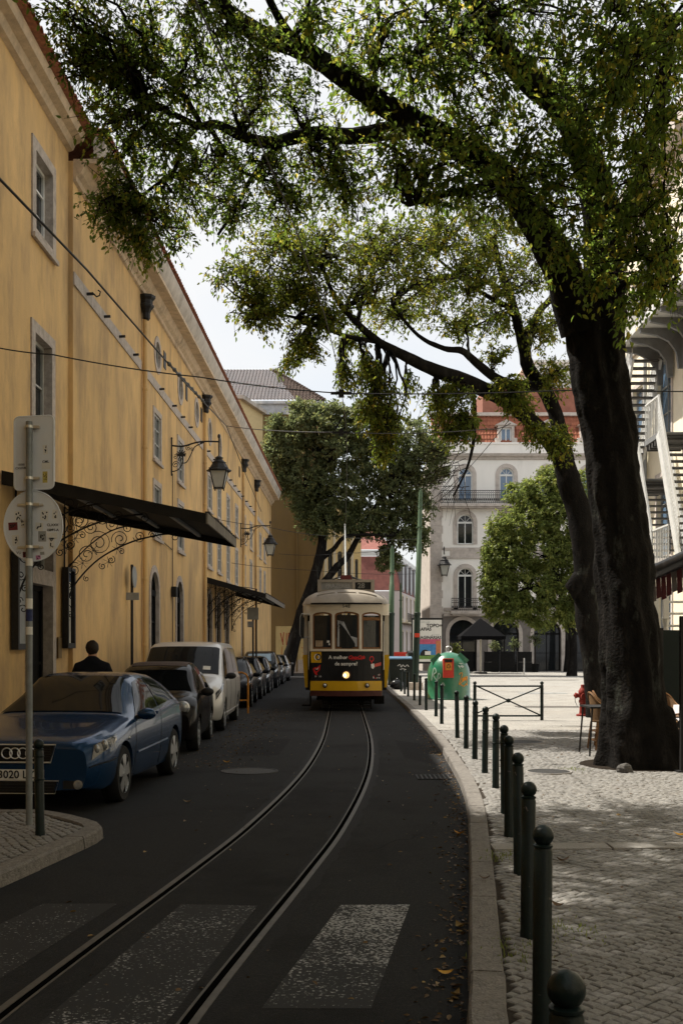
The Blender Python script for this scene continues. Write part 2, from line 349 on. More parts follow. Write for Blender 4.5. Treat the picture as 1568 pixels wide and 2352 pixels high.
# ------------------------------------------------------------------ ground, road, kerbs, paving
def ground_mats():
    global ASPH, KERB, CAL, BED, CALF, SOIL, RAILM, ZEB, GRANITE
    ASPH = M('asphalt', (.0205, .021, .022), .82, var=.35, scale=120, bump=.55, bscale=160, spec=.10, col2=(.034, .034, .034), mixpos=(.5, .62), col3=(.0125, .0125, .013), mix3=(.50, .66), scale3=.55)
    KERB = M('kerb_stone', (.195, .180, .165), .9, var=.3, scale=28, bump=.9, bscale=70, col2=(.11, .10, .092), mixpos=(.5, .7))
    CAL = M('limestone_cobble', (.192, .185, .176), .62, var=.28, scale=9, bump=.35, bscale=60, col2=(.15, .138, .125), mixpos=(.45, .7), col3=(.25, .238, .22), mix3=(.5, .62), scale3=13)
    BED = M('joint_dirt', (.040, .033, .027), .98, spec=.03, var=.4, scale=30)
    SOIL = M('dark_soil', (.025, .02, .016), .98, spec=.03, var=.4, scale=14, bump=.8, bscale=30)
    RAILM = M('worn_rail_steel', (.095, .087, .078), .5, metal=.3, spec=.15, var=.25, scale=10)
    GRANITE = M('granite_strip', (.27, .255, .24), .8, var=.2, scale=60, bump=.4, bscale=120)
    # far paving: the cobbles too small to pick apart become relief in the material
    CALF = M('far_cobble_paving', (.345, .33, .305), .7, var=.2, scale=1.3, col2=(.30, .275, .24), mixpos=(.5, .75))
    t = CALF.node_tree; b = t.nodes['Principled BSDF']; L = t.links.new
    tcn = _n(t, 'ShaderNodeTexCoord'); mp = _n(t, 'ShaderNodeMapping'); mp.inputs['Rotation'].default_value = (0, 0, R(38)); L(tcn.outputs['Object'], mp.inputs['Vector'])
    vo = _n(t, 'ShaderNodeTexVoronoi', feature='DISTANCE_TO_EDGE'); vo.inputs['Scale'].default_value = 14; vo.inputs['Randomness'].default_value = .45; L(mp.outputs['Vector'], vo.inputs['Vector'])
    rr = _n(t, 'ShaderNodeValToRGB'); rr.color_ramp.elements[0].color = (.25, .22, .2, 1); rr.color_ramp.elements[1].position = .12; L(vo.outputs['Distance'], rr.inputs['Fac'])
    src = b.inputs['Base Color'].links[0].from_socket; mm = _n(t, 'ShaderNodeMixRGB', blend_type='MULTIPLY'); mm.inputs[0].default_value = .8
    L(src, mm.inputs[1]); L(rr.outputs['Color'], mm.inputs[2]); L(mm.outputs['Color'], b.inputs['Base Color'])
    bp = _n(t, 'ShaderNodeBump'); bp.inputs['Strength'].default_value = .7; bp.inputs['Distance'].default_value = .02; L(rr.outputs['Color'], bp.inputs['Height']); L(bp.outputs['Normal'], b.inputs['Normal'])
    # worn zebra paint: broken up where traffic scrubbed it
    ZEB = M('worn_road_paint', (.30, .30, .30), .8, var=.15, scale=30)
    t = ZEB.node_tree; b = t.nodes['Principled BSDF']; L = t.links.new
    tcn = _n(t, 'ShaderNodeTexCoord'); n2 = _n(t, 'ShaderNodeTexNoise'); n2.inputs['Scale'].default_value = 55; n2.inputs['Detail'].default_value = 5; L(tcn.outputs['Object'], n2.inputs['Vector'])
    n3 = _n(t, 'ShaderNodeTexNoise'); n3.inputs['Scale'].default_value = 2.4; L(tcn.outputs['Object'], n3.inputs['Vector'])
    sp = _n(t, 'ShaderNodeAttribute', attribute_name='lv')
    ad = _n(t, 'ShaderNodeMath', operation='ADD'); L(n2.outputs['Fac'], ad.inputs[0]); L(sp.outputs['Fac'], ad.inputs[1])
    a2 = _n(t, 'ShaderNodeMath', operation='ADD'); L(ad.outputs[0], a2.inputs[0]); m3 = _n(t, 'ShaderNodeMath', operation='MULTIPLY'); m3.inputs[1].default_value = .35; L(n3.outputs['Fac'], m3.inputs[0]); L(m3.outputs[0], a2.inputs[1])
    r2 = _n(t, 'ShaderNodeValToRGB'); r2.color_ramp.elements[0].position = .64; r2.color_ramp.elements[1].position = .76; L(a2.outputs[0], r2.inputs['Fac'])
    src = b.inputs['Base Color'].links[0].from_socket; mm = _n(t, 'ShaderNodeMixRGB'); mm.inputs[1].default_value = (.0205, .021, .022, 1); L(r2.outputs['Color'], mm.inputs[0]); L(src, mm.inputs[2]); L(mm.outputs['Color'], b.inputs['Base Color'])
ground_mats()
KO = [(0.2, -1.0), (.30, 1.0), (.40, 2.6), (.544, 4.49), (.63, 5.13), (.76, 6.17), (.92, 7.47), (1.11, 9.06), (1.32, 10.9), (1.458, 12.59), (1.558, 14.66), (1.68, 17.5), (1.76, 20.5), (1.82, 24.6), (1.86, 30.5), (1.88, 40), (1.9, 52), (2.0, 62), (2.6, 68), (4.2, 73)]
KO = [(p.x, p.y) for p in smooth_curve([(a, b, 0) for a, b in KO], 8)]
KW = .17
def off_path(path, d):
    out = []
    for i, p in enumerate(path):
        a = path[max(i - 1, 0)]; b = path[min(i + 1, len(path) - 1)]; t = Vector((b[0] - a[0], b[1] - a[1])).normalized()
        out.append((p[0] + t.y * d, p[1] - t.x * d))
    return out
KI = off_path(KO, KW)
mb = MB(); mb.quad((-400, -60, -.14), (400, -60, -.14), (400, 900, -.14), (-400, 900, -.14)); mb.build('ground', SOIL, kind='structure')
mb = MB(); mb.quad((-14, -6, ROAD), (2.6, -6, ROAD), (3.0, 62, ROAD), (-14, 62, ROAD)); mb.quad((-14, 62, ROAD), (3.0, 62, ROAD), (7.5, 120, ROAD), (-14, 120, ROAD))
mb.build('road', ASPH, kind='structure')
NEARY = 21.0
def ki_x(y): return interp([(b, a) for a, b in KI], y)
# pavement of the square: far sheet + near bed that carries single cobbles
mb = MB()
pts = [p for p in KI if p[1] >= NEARY]
mb.poly([(ki_x(NEARY), NEARY, 0)] + [(a, b, 0) for a, b in pts] + [(8.0, 90, 0), (60, 90, 0), (60, NEARY, 0)])
mb.build('square_paving', CALF, kind='structure')
mb = MB(); pts = [p for p in KI if p[1] < NEARY]
mb.poly([(a, b, -.014) for a, b in pts] + [(ki_x(NEARY), NEARY, -.014), (60, NEARY, -.014), (60, -1, -.014)])
PAVE = mb.build('pavement', BED, kind='structure')
# kerb stones along the square
kerb = bpy.data.objects.new('kerb', None); COL.objects.link(kerb); kerb['kind'] = 'structure'; ORG['kerb'] = Vector()
def kerb_stones(path, w, length, h0, h1, side=1, gap=.012):
    d = [0]
    for a, b in zip(path, path[1:]): d.append(d[-1] + math.hypot(b[0] - a[0], b[1] - a[1]))
    def at(s):
        for i in range(len(d) - 1):
            if s <= d[i + 1]:
                t = (s - d[i]) / (d[i + 1] - d[i]); p = Vector((path[i][0] + (path[i + 1][0] - path[i][0]) * t, path[i][1] + (path[i + 1][1] - path[i][1]) * t))
                tt = Vector((path[i + 1][0] - path[i][0], path[i + 1][1] - path[i][1])).normalized(); return p, Vector((tt.y, -tt.x)) * side
        return Vector(path[-1]), Vector((1, 0)) * side
    s = 0
    while s < d[-1] - .2:
        l = length * random.uniform(.8, 1.25); e = min(s + l, d[-1]); mb = MB(); vs = []; k = 5; j = random.uniform(-.004, .004); jw = random.uniform(-.005, .005)
        for i in range(k):
            p, n = at(s + gap / 2 + (e - s - gap) * i / (k - 1)); q = p + n * (w + jw); p = p + n * jw
            rd = .016
            for (xx, z) in ((p - n * .012, h0), (p, h1 - rd), (p + n * rd * .8, h1 + j), (q - n * rd * .6, h1 + j * .6), (q, h1 - rd), (q, h0)): vs.append((xx.x, xx.y, z))
        fs = []
        for i in range(k - 1):
            for m in range(5): fs.append((i * 6 + m, i * 6 + m + 1, (i + 1) * 6 + m + 1, (i + 1) * 6 + m))
        fs += [tuple(range(6)), tuple(range((k - 1) * 6, k * 6))]
        mb.add(vs, fs); mb.build('kerb_stone', KERB, kerb); s = e
kerb_stones(KO, KW, .95, ROAD - .03, .004)
GROOVE = M('rail_groove', (.003, .003, .003), 1.0, spec=0.0, var=.3)
SEAL = M('bitumen_seal', (.0135, .0135, .014), .75, spec=.12, var=.4, scale=40, bump=.3, bscale=90)
# tram track: two grooved rails along one curve
TC = [(-1.21, 1.0), (-1.25, 2.6), (-1.215, 4.0), (-1.145, 4.8), (-.985, 6.0), (-.70, 8.0), (-.445, 10), (-.175, 13), (-.005, 16), (.10, 20), (.122, 25), (.125, 32), (.13, 60), (.6, 75), (3, 92)]
TC = [(p.x, p.y) for p in smooth_curve([(a, b, 0) for a, b in TC], 10)]
def tc_x(y): return interp([(b, a) for a, b in TC], y)
for sgn, lab in ((-1, 'grooved steel tram rail nearer the parked cars'), (1, 'grooved steel tram rail nearer the bollards')):
    c = off_path(TC, sgn * .475); rail = None; cc = [(q[0], q[1]) for q in c]; dense = [(interp([(q[1], q[0]) for q in cc], y), y) for y in np.arange(2.0, 34, .06)]
    for (nm, o0, o1, z0, z1, m) in (('rail_head', -.020, .020, -.02, .006, RAILM), ('groove', .020, .062, -.02, .0022, GROOVE), ('guard_lip', .062, .076, -.02, .005, RAILM)):
        a = off_path(c, o0 if sgn < 0 else -o0); b = off_path(c, o1 if sgn < 0 else -o1); mb = MB(); vs = []; fs = []
        for p, q in zip(a, b): vs += [(p[0], p[1], ROAD + z0), (p[0], p[1], ROAD + z1), (q[0], q[1], ROAD + z1), (q[0], q[1], ROAD + z0)]
        for i in range(len(a) - 1):
            for m_ in range(3): fs.append((i * 4 + m_, i * 4 + m_ + 1, (i + 1) * 4 + m_ + 1, (i + 1) * 4 + m_))
        mb.add(vs, fs)
        if rail is None:
            rail = mb.build('tram_rail', m); e = MB(); vs = []; fs = []; w = [(.10 + .07 * noise.noise(Vector((p[1] * 1.9, sgn * 5, 0))) + .03 * noise.noise(Vector((p[1] * 9, sgn, 3)))) for p in dense]; w2 = [(.10 + .06 * noise.noise(Vector((p[1] * 2.3, sgn * 5, 9))) + .03 * noise.noise(Vector((p[1] * 8, sgn, 7)))) for p in dense]
            for p, x_, y_ in zip(dense, w, w2): vs += [(p[0] - x_, p[1], ROAD + .0012), (p[0] + y_, p[1], ROAD + .0012)]
            e.add(vs, [(2 * i, 2 * i + 1, 2 * i + 3, 2 * i + 2) for i in range(len(dense) - 1)]); e.build('bitumen_seal', SEAL, rail)
            tag(rail, lab, 'rail', 'rails of the tram line')
        else: mb.build(nm, m, rail)
def road_sheet(name, lab, pts, mat, z):
    m = MB(); m.poly([(p.x, p.y, z) for p in [G(a, b_, ROAD) for a, b_ in pts]]); tag(m.build(name, mat, None, org=tuple(G(*pts[0], ROAD))), lab, 'road patch', 'asphalt repairs')
PATCH = M('asphalt_patch', (.017, .017, .018), .85, var=.4, scale=90, bump=.5, bscale=130, spec=.08)
road_sheet('road_patch', 'darker asphalt repair strip in the lane right of the rails', [(905, 1700), (985, 1712), (1010, 1760), (930, 1742)], PATCH, ROAD + .0016)
road_sheet('road_patch', 'dark square asphalt repair left of the rails, beyond the round cover', [(575, 1700), (668, 1698), (640, 1735), (528, 1738)], PATCH, ROAD + .0016)
CRK = M('crack', (.006, .006, .006), .9, spec=.03)
for lab, pts in (('long wandering crack in the asphalt between island and rails', [(250, 1905), (330, 1880), (400, 1868), (470, 1838), (520, 1822)]), ('crack in the asphalt across the lane beside the gutter', [(850, 1960), (905, 1930), (950, 1925), (1010, 1890)])):
    pp_ = smooth_curve([G(x, y, ROAD) for x, y in pts], 8); m = MB(); vs = []
    for i, p in enumerate(pp_): o = Vector((noise.noise(p * 4) * .05, noise.noise(p * 5 + Vector((3, 1, 0))) * .05, 0)); w = .004 + .004 * abs(noise.noise(p * 9)); vs += [(p.x + o.x, p.y + o.y - w, ROAD + .0018), (p.x + o.x, p.y + o.y + w, ROAD + .0018)]
    m.add(vs, [(2 * i, 2 * i + 1, 2 * i + 3, 2 * i + 2) for i in range(len(pp_) - 1)]); tag(m.build('road_crack', CRK, None, org=tuple(pp_[0])), lab, 'crack', 'cracks in the asphalt')
# zebra crossing bars
for (a, b, c, d, w0, w1, lab) in (((-.006, 6.96), (.458, 6.98), (.14, 4.95), (-.38, 4.95), .03, -.14, 'brightest bar of worn white crossing paint beside the kerb gutter'),
                                  ((-1.07, 6.98), (-.557, 6.95), (-.86, 4.2), (-1.45, 4.2), -.115, -.125, 'scrubbed middle bar of crossing paint between the two rails'),
                                  ((-2.0, 7.0), (-1.50, 7.0), (-1.85, 4.9), (-2.45, 4.9), -.145, -.16, 'faintest bar of crossing paint left of both rails')):
    mb = MB(); n = 8
    for i in range(n + 1):
        t = i / n; mb.v += [(a[0] + (d[0] - a[0]) * t, a[1] + (d[1] - a[1]) * t, ROAD + .002), (b[0] + (c[0] - b[0]) * t, b[1] + (c[1] - b[1]) * t, ROAD + .002)]
    for i in range(n): mb.f.append((2 * i, 2 * i + 1, 2 * i + 3, 2 * i + 2)); mb.mi.append(0)
    o = mb.build('crossing_stripe', ZEB); tag(o, lab, 'road marking', 'bars of the zebra crossing')
    at = o.data.attributes.new('lv', 'FLOAT', 'POINT'); at.data.foreach_set('value', [w0 + (w1 - w0) * (i // 2) / n for i in range(2 * n + 2)])

# ---- single limestone cobbles on the near pavement, laid in diagonal rows
def cobble_mesh(name, seed):
    r = random.Random(seed); me = bpy.data.meshes.new(name); h = .5
    q = [(-h + r.uniform(-.07, .07), -h + r.uniform(-.07, .07)), (h + r.uniform(-.07, .07), -h + r.uniform(-.07, .07)), (h + r.uniform(-.07, .07), h + r.uniform(-.07, .07)), (-h + r.uniform(-.07, .07), h + r.uniform(-.07, .07))]
    vs = [(x, y, -.35) for x, y in q] + [(x * .97, y * .97, -.10) for x, y in q] + [(x * .74, y * .74, r.uniform(-.02, .05)) for x, y in q]
    fs = [(0, 1, 5, 4), (1, 2, 6, 5), (2, 3, 7, 6), (3, 0, 4, 7), (4, 5, 9, 8), (5, 6, 10, 9), (6, 7, 11, 10), (7, 4, 8, 11), (8, 9, 10, 11)]
    me.from_pydata(vs, [], fs); me.materials.append(CAL); return me
CM = [cobble_mesh('cobblestone', i) for i in range(8)]
CMV = [np.array([v.co[:] for v in m.vertices]) for m in CM]; CMF = np.array([tuple(p.vertices) for p in CM[0].polygons])
def in_poly(p, poly):
    c = False; j = len(poly) - 1
    for i in range(len(poly)):
        if (poly[i][1] > p[1]) != (poly[j][1] > p[1]) and p[0] < (poly[j][0] - poly[i][0]) * (p[1] - poly[i][1]) / (poly[j][1] - poly[i][1]) + poly[i][0]: c = not c
        j = i
    return c
TB = (3.95, 14.5)                                    # foot of the big tree
def cobbles(parent, x0, x1, y0, y1, ok, ang, pitch, z, keep, nm):
    spots = []; ca, sa = math.cos(ang), math.sin(ang); cx, cy = (x0 + x1) / 2, (y0 + y1) / 2; rad = math.hypot(x1 - x0, y1 - y0) / 2; n = int(rad / pitch) + 1
    for i in range(-n, n + 1):
        for j in range(-n, n + 1):
            u = (i + .5 * (j % 2) * 0 + random.uniform(-.07, .07)) * pitch; v = (j + random.uniform(-.07, .07)) * pitch
            # rows wave a little, as laid by hand
            u += .03 * math.sin(v * 2.1 + 1.3) + .02 * math.sin(v * 5.3); v += .03 * math.sin(u * 1.7)
            x, y = cx + u * ca - v * sa, cy + u * sa + v * ca
            if x < x0 or x > x1 or y < y0 or y > y1 or not ok(x, y): continue
            spots.append((x, y, ang + random.uniform(-.09, .09), random.randrange(8), pitch * random.uniform(.82, .96), pitch * random.uniform(.82, .96), z + random.uniform(-.004, .004), random.uniform(-.05, .05), random.uniform(-.05, .05)))
    def seen(s): return abs((s[0]) / max(s[1], .1)) < 800 / F and s[1] > 4.35
    spots.sort(key=lambda s: (not seen(s), s[1] ** 2 + s[0] ** 2))
    for s in spots[:keep]: put(CM[s[3]], 'cobblestone', parent, (s[0], s[1], s[6]), (s[7], s[8], s[2]), (s[4], s[5], .06))
    V = []; Q = []; b = 0
    for s in spots[keep:]:
        m = Matrix.Translation((s[0], s[1], s[6])) @ Matrix.Rotation(s[2], 4, 'Z') @ Matrix.Rotation(s[7], 4, 'X') @ Matrix.Diagonal((s[4], s[5], .06, 1)); m = np.array(m)
        V.append(CMV[s[3]] @ m[:3, :3].T + m[:3, 3]); Q.append(CMF + b); b += 12
    if V: npmesh(nm, np.concatenate(V), np.concatenate(Q), CAL, parent, kind='stuff')
STRIP = lambda x: 8.50 + (x - 1.3) * .055
def ok_sq(x, y):
    if x < ki_x(y) + .03: return False
    if abs(y - STRIP(x)) < .15 and x > 1.15: return False
    if math.hypot(x - TB[0] - .2, y - TB[1] - .1) < .74: return False
    return abs(x) / max(y, .1) < 850 / F or y < 4.6
cobbles(PAVE, .4, 8.2, 2.2, NEARY, ok_sq, R(41), .068, -.002, 300, 'cobblestones')
# granite strip across the pavement: one slab after another
x = 1.22
while x < 5:
    l = random.uniform(.8, 1.2); mb = MB(); mb.add([(x, STRIP(x) - .13, -.03), (x + l, STRIP(x + l) - .13, -.03), (x + l, STRIP(x + l) + .13, -.03), (x, STRIP(x) + .13, -.03), (x + .006, STRIP(x) - .122, .004), (x + l - .006, STRIP(x + l) - .122, .004), (x + l - .006, STRIP(x + l) + .122, .004), (x + .006, STRIP(x) + .122, .004)],
        [(4, 5, 6, 7), (0, 1, 5, 4), (1, 2, 6, 5), (2, 3, 7, 6), (3, 0, 4, 7)]); mb.build('granite_slab', GRANITE, PAVE); x += l + .012
mb = MB(); mb.lathe([(.001, -.002), (.7, -.002), (.80, .010), (.84, -.02)], 20, (TB[0] + .2, TB[1] + .1, 0), cap=False); mb.build('tree_pit', SOIL, kind='structure')

# ---- paved island with its kerb at the left
ISL = [(-7, 10.55), (-3.45, 10.5), (-2.82, 10.32), (-2.30, 9.75), (-2.16, 9.45), (-2.20, 8.9), (-2.46, 7.4), (-2.75, 5.8), (-3.1, 4.0), (-7, 4.0)]
mb = MB(); mb.poly([(a, b, -.014) for a, b in ISL]); ISLO = mb.build('traffic_island', BED, kind='structure')
kp = [(p.x, p.y) for p in smooth_curve([(a, b, 0) for a, b in ISL[:-1]], 5)]
kerb_stones(kp, .17, .9, ROAD - .03, .006, side=1)
inn = off_path(kp, .19)
ipoly = inn + [(-7, 4.0)]
cobbles(ISLO, -4.6, -2.0, 6.4, 10.5, lambda x, y: in_poly((x, y), ipoly) and x / y > -.40, R(33), .075, -.002, 120, 'cobblestones')
# ------------------------------------------------------------------ long yellow building on the left
WX, WS = -5.6, .0167
def LF(u, o, z): return Vector((WX + WS * u + o, u - WS * o, z))
def LN(u, o, z): return LF(u, o - .09, z)              # the nearer part stands 9 cm back
LB = thing('yellow_building', 'long yellow plastered building with stone cornice and rows of small windows', 'building', (WX, 20, 0))
YS, YE = 20.47, 66.6
ovals = [29.06, 32.75, 36.05, 39.25, 42.1]
holes = [(c - .36, c + .36, 9.44, 10.18, 'round') for c in ovals]
up = [29.0, 32.8, 39.2, 41.85, 44.7, 47.8, 51.0, 54.2, 56.9, 59.3, 62.0]
lowr = [29.0, 32.8, 39.2, 41.85, 44.7, 47.8, 51.0, 54.2, 56.9, 59.3, 62.0]
wins = [(c - .46, c + .46, 6.92, 8.12) for c in up] + [(c - .46, c + .46, (4.62 if 44 < c < 52 else 4.78), 6.15) for c in lowr]
doors = [(c - .55, c + .55, -.05, 3.75, 'arch') for c in (28.6, 32.6, 39.1, 41.6, 44.3, 50.4)]
near_w = [(18.35, 19.35, 9.02, 10.4), (18.3, 19.3, 4.85, 7.18)]
near_d = [(18.0, 19.35, -.05, 2.78), (18.0, 19.35, 3.05, 4.2)]
mb = MB(); wall(mb, LF, YS, YE, -.15, 11.2, holes + wins + doors, .32, rev=1)
mb.quad(LF(YS, 0, -.15), LF(YS, -.5, -.15), LF(YS, -.5, 11.2), LF(YS, 0, 11.2))
mb.quad(LF(YE, 0, -.15), LF(YE, -9, -.15), LF(YE, -9, 11.2), LF(YE, 0, 11.2)); mb.build('wall', [PLASTER, STONE], LB)
mb = MB(); wall(mb, LN, -8, YS - .002, -.15, 11.55, near_w + near_d, .42, rev=1); mb.build('wall', [PLASTER, STONE], LB)
mb = MB()   # dark rooms behind the openings
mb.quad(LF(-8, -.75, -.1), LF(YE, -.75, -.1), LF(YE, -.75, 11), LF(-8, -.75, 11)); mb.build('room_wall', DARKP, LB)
for h in holes: window(LB, LF, h, WOODG, GLASS, STONE, .09, .15, (0, 0), .04, .025)
for h in wins: window(LB, LF, h, WOODG, GLASS, STONE, .055, .15, (1, 2 if h[3] - h[2] < 1.4 else 3), .06, .025)
for h in doors:
    w = window(LB, LF, h, DARKP, GLASS, STONE, .11, .18, (1, 3), .10, .03, sill=False, name='door')
for h in near_w: window(LB, LN, h, WHITEP if h[2] > 8 else WOODG, GLASS, STONE, .17, .20, (1, 2), .06, .03)
window(LB, LN, near_d[0], DARKP, DARKP, STONE, .20, .2, (1, 1), .09, .03, sill=False, name='door')
window(LB, LN, near_d[1], WOODG, GLASS, STONE, .17, .16, (1, 0), .07, .035, sill=False)
# string band and iron pegs
for a, b in ((YS, 26.8), (27.05, 37.4), (37.65, 49.9), (50.15, 56), (56.2, YE)):
    u = a
    while u < b - .1:
        e = min(b, u + random.uniform(1.3, 2.2)); m = MB(); m.fbox(LF, u + .004, e - .004, -.02, .03, 8.78, 9.03); m.build('band_stone', STONE, LB); u = e
for u in [21.4, 22.85, 24.3, 25.8, 29.2, 31.2, 32.7, 34.2, 36.7, 38.3, 40, 41.6, 43.2, 44.8, 46.4, 48, 49.5, 51.2, 53, 55]:
    m = MB(); m.bar(LF(u, .0, 8.9), LF(u, .17, 8.91), .045, .05); m.build('iron_peg', IRON, LB)
m = MB(); m.tube([LF(21.4, .17, 8.91), LF(21.4, .23, 8.85), LF(21.4, .29, 8.87), LF(21.4, .31, 8.95), LF(21.4, .26, 8.98)], .016, 6); m.build('iron_hook', IRON, LB)
# cornice: moulded courses, soffit slabs, gutter, eaves tiles
prof = [(0, 10.80), (.06, 10.82), (.07, 10.92), (.16, 10.98), (.22, 11.10), (.24, 11.16)]
u = YS + .01
while u < YE:
    e = min(YE, u + random.uniform(1.5, 2.1)); m = MB(); j = random.uniform(-.008, .008)
    for (a, b), (c, d) in zip(prof, prof[1:]): m.quad(LF(u + .006, a + j, b), LF(e - .006, a + j, b), LF(e - .006, c + j, d), LF(u + .006, c + j, d))
    for uu in (u + .006, e - .006): m.poly([LF(uu, a + j, b) for a, b in prof] + [LF(uu, -.05, 11.16)])
    m.build('cornice_stone', CORN, LB, smooth=50)
    m = MB(); k = random.uniform(-.006, .006); m.fbox(LF, u + .008, e - .008, .0, .52, 11.163 + k, 11.25 + k); m.build('soffit_slab', CORN, LB)
    m = MB(); gp = [(.40, 11.26), (.50, 11.27), (.56, 11.36), (.60, 11.50), (.64, 11.62), (.64, 11.68), (.40, 11.68)]
    m.prism(gp, lambda a, b, d: LF(d, a, b), u + .002, e - .002); m.build('gutter_stone', FASC, LB, smooth=50); u = e
m = MB(); m.fbox(LF, YS, YE, -9, .60, 11.685, 11.72); m.build('roof_deck', TILE, LB)
m = MB()
for k in range(14):
    a = k * 6; m.quad(LF(YS, .62 - k * .62, 11.74 + k * .26), LF(YE, .62 - k * .62, 11.74 + k * .26), LF(YE, .62 - (k + 1) * .62, 11.74 + (k + 1) * .26 - .05), LF(YS, .62 - (k + 1) * .62, 11.74 + (k + 1) * .26 - .05))
m.build('roof', TILE, LB)
tm = MB(); n = 7
for k in range(n): a0, a1 = math.pi * k / n, math.pi * (k + 1) / n; tm.quad((.09 * math.cos(a0), 0, .08 * math.sin(a0)), (.09 * math.cos(a1), 0, .08 * math.sin(a1)), (.075 * math.cos(a1), .5, .08 * math.sin(a1) + .17), (.075 * math.cos(a0), .5, .08 * math.sin(a0) + .17))
t0 = tm.build('roof_tile', TILE, None); tme = t0.data; bpy.data.objects.remove(t0)
k = 0; u = YS + .1
while u < YE - .1:
    put(tme, 'roof_tile', LB, LF(u, .70, 11.735 + random.uniform(-.01, .01)) - ORG[LB.name], (random.uniform(-.03, .03), 0, R(90) - .0167 + random.uniform(-.04, .04))); u += .21; k += 1
# eaves of the nearer part
m = MB(); gp = [(0, 11.35), (.10, 11.38), (.16, 11.5), (.30, 11.55), (.34, 11.66), (.34, 11.72), (0, 11.72)]
m.prism(gp, lambda a, b, d: LN(d, a, b), -8, YS - .03); m.build('eaves_moulding', CORN, LB, smooth=40)
m = MB(); m.prism([(0, 11.72), (.48, 11.74), (-6, 14.2)], lambda a, b, d: LN(d, a, b), -8, YS - .03); m.build('roof', TILE, LB)
for i in range(60):
    uu = 8 + i * .208
    put(tme, 'roof_tile', LB, LN(uu, .50, 11.76) - ORG[LB.name], (0, 0, R(90) + random.uniform(-.04, .04)))
# downpipes with cast hoppers
for u in (26.95, 37.5, 50.0, 56.1):
    m = MB(); m.tube([LF(u, .09, -.05), LF(u, .09, 10.3)], .062, 10); p = m.build('downpipe', PLASTER, LB, smooth=60)
    m = MB(); m.lathe([(.07, 10.12), (.10, 10.16), (.10, 10.3), (.15, 10.4), (.2, 10.45), (.2, 10.5), (.17, 10.52), (.17, 10.62), (.24, 10.68), (.24, 10.74)], 8, LF(u, .12, 0)); m.build('hopper_head', IRON, p)
    for z in (1.7, 3.4, 5.1, 6.8, 8.3): m = MB(); m.lathe([(.063, 0), (.075, .01), (.075, .06), (.063, .07)], 10, LF(u, .09, z)); m.build('pipe_clip', PLASTER, p)
m = MB(); m.tube([LF(31.3, .02, 6.9), LF(31.3, .02, .5)], .012, 5); m.tube([LF(31.3, .03, 4.6), LF(27, .03, 4.85)], .012, 5); m.build('wall_cable', IRON, LB)
for u in (30.1, 33.9, 48.9, 37.1): m = MB(); m.fbox(LF, u - .17, u + .17, .005, .02, 9.72, 10.2); m.build('vent_grille', BLACK, LB)
m = MB(); m.fbox(LF, 31.1, 31.4, .02, .16, 3.2, 3.5); m.build('junction_box', BLACK, LB)
m = MB(); m.fbox(LF, YS, YE, .0, .045, -.12, .75); m.build('plinth', STONE, LB)
# brass plate by the doorway
m = MB(); m.fbox(LN, 19.62, 19.86, .03, .05, 1.45, 1.85); o = m.build('brass_plate', M('dark_brass', (.20, .13, .05), .4, metal=.7), None, org=LN(19.7, .03, 1.45)); tag(o, 'small dark brass plate on the door jamb beside the notice case', 'plaque')
# notice cases with paper sheets
for (a, b, z0, z1, lab) in ((19.72 + .25, 20.42, 1.68, 3.15, 'glazed notice case with pale poster right of the dark doorway'), (17.05, 17.72, 1.65, 3.2, 'dark notice case left of the doorway, behind the sign pole')):
    t = thing('notice_case', lab, 'notice case', LN(a, .03, z0), group='notice cases on the yellow wall')
    m = MB(); m.fbox(LN, a, b, .03, .07, z0, z1); m.build('back_board', PAPER if a > 19 else GREYM, t)
    for (p, q, r, s) in ((a - .04, a + .03, z0 - .04, z1 + .04), (b - .03, b + .04, z0 - .04, z1 + .04)): m = MB(); m.fbox(LN, p, q, .032, .15, r, s); m.build('side_rail', IRON, t)
    m = MB(); m.fbox(LN, a + .03, b - .03, .032, .148, z0 - .04, z0 + .06); m.build('bottom_rail', IRON, t)
    m = MB(); m.fbox(LN, a + .03, b - .03, .032, .148, z1 - .02, z1 + .04); m.build('top_rail', IRON, t)
    if a > 19:
        m = MB(); m.fbox(LN, a + .05, b - .05, .071, .075, z1 - .22, z1 - .04); m.build('blue_header', M('blue_print', (.05, .08, .16), .6, var=.5, scale=20), t)
        m = MB()
        for i in range(16):
            z = z1 - .34 - i * .07
            if i % 4 != 3: m.fbox(LN, a + .06 + random.random() * .06, b - .08 - random.random() * .2, .071, .074, z, z + .022)
        m.build('printed_lines', GREYM, t)
# little sidewalk in front of the building
m = MB(); m.poly([LF(11.2, 0, .02), LF(YE + 1, 0, .02), LF(YE + 1, .95, .02), LF(11.2, .95, .02)]); m.build('narrow_pavement', CALF, kind='structure')
kerb_stones([(LF(u, .95, 0).x, u) for u in (11.2, 20, 30, 40, 50, 60, 67)], .14, 1.0, ROAD - .03, .024, side=-1)

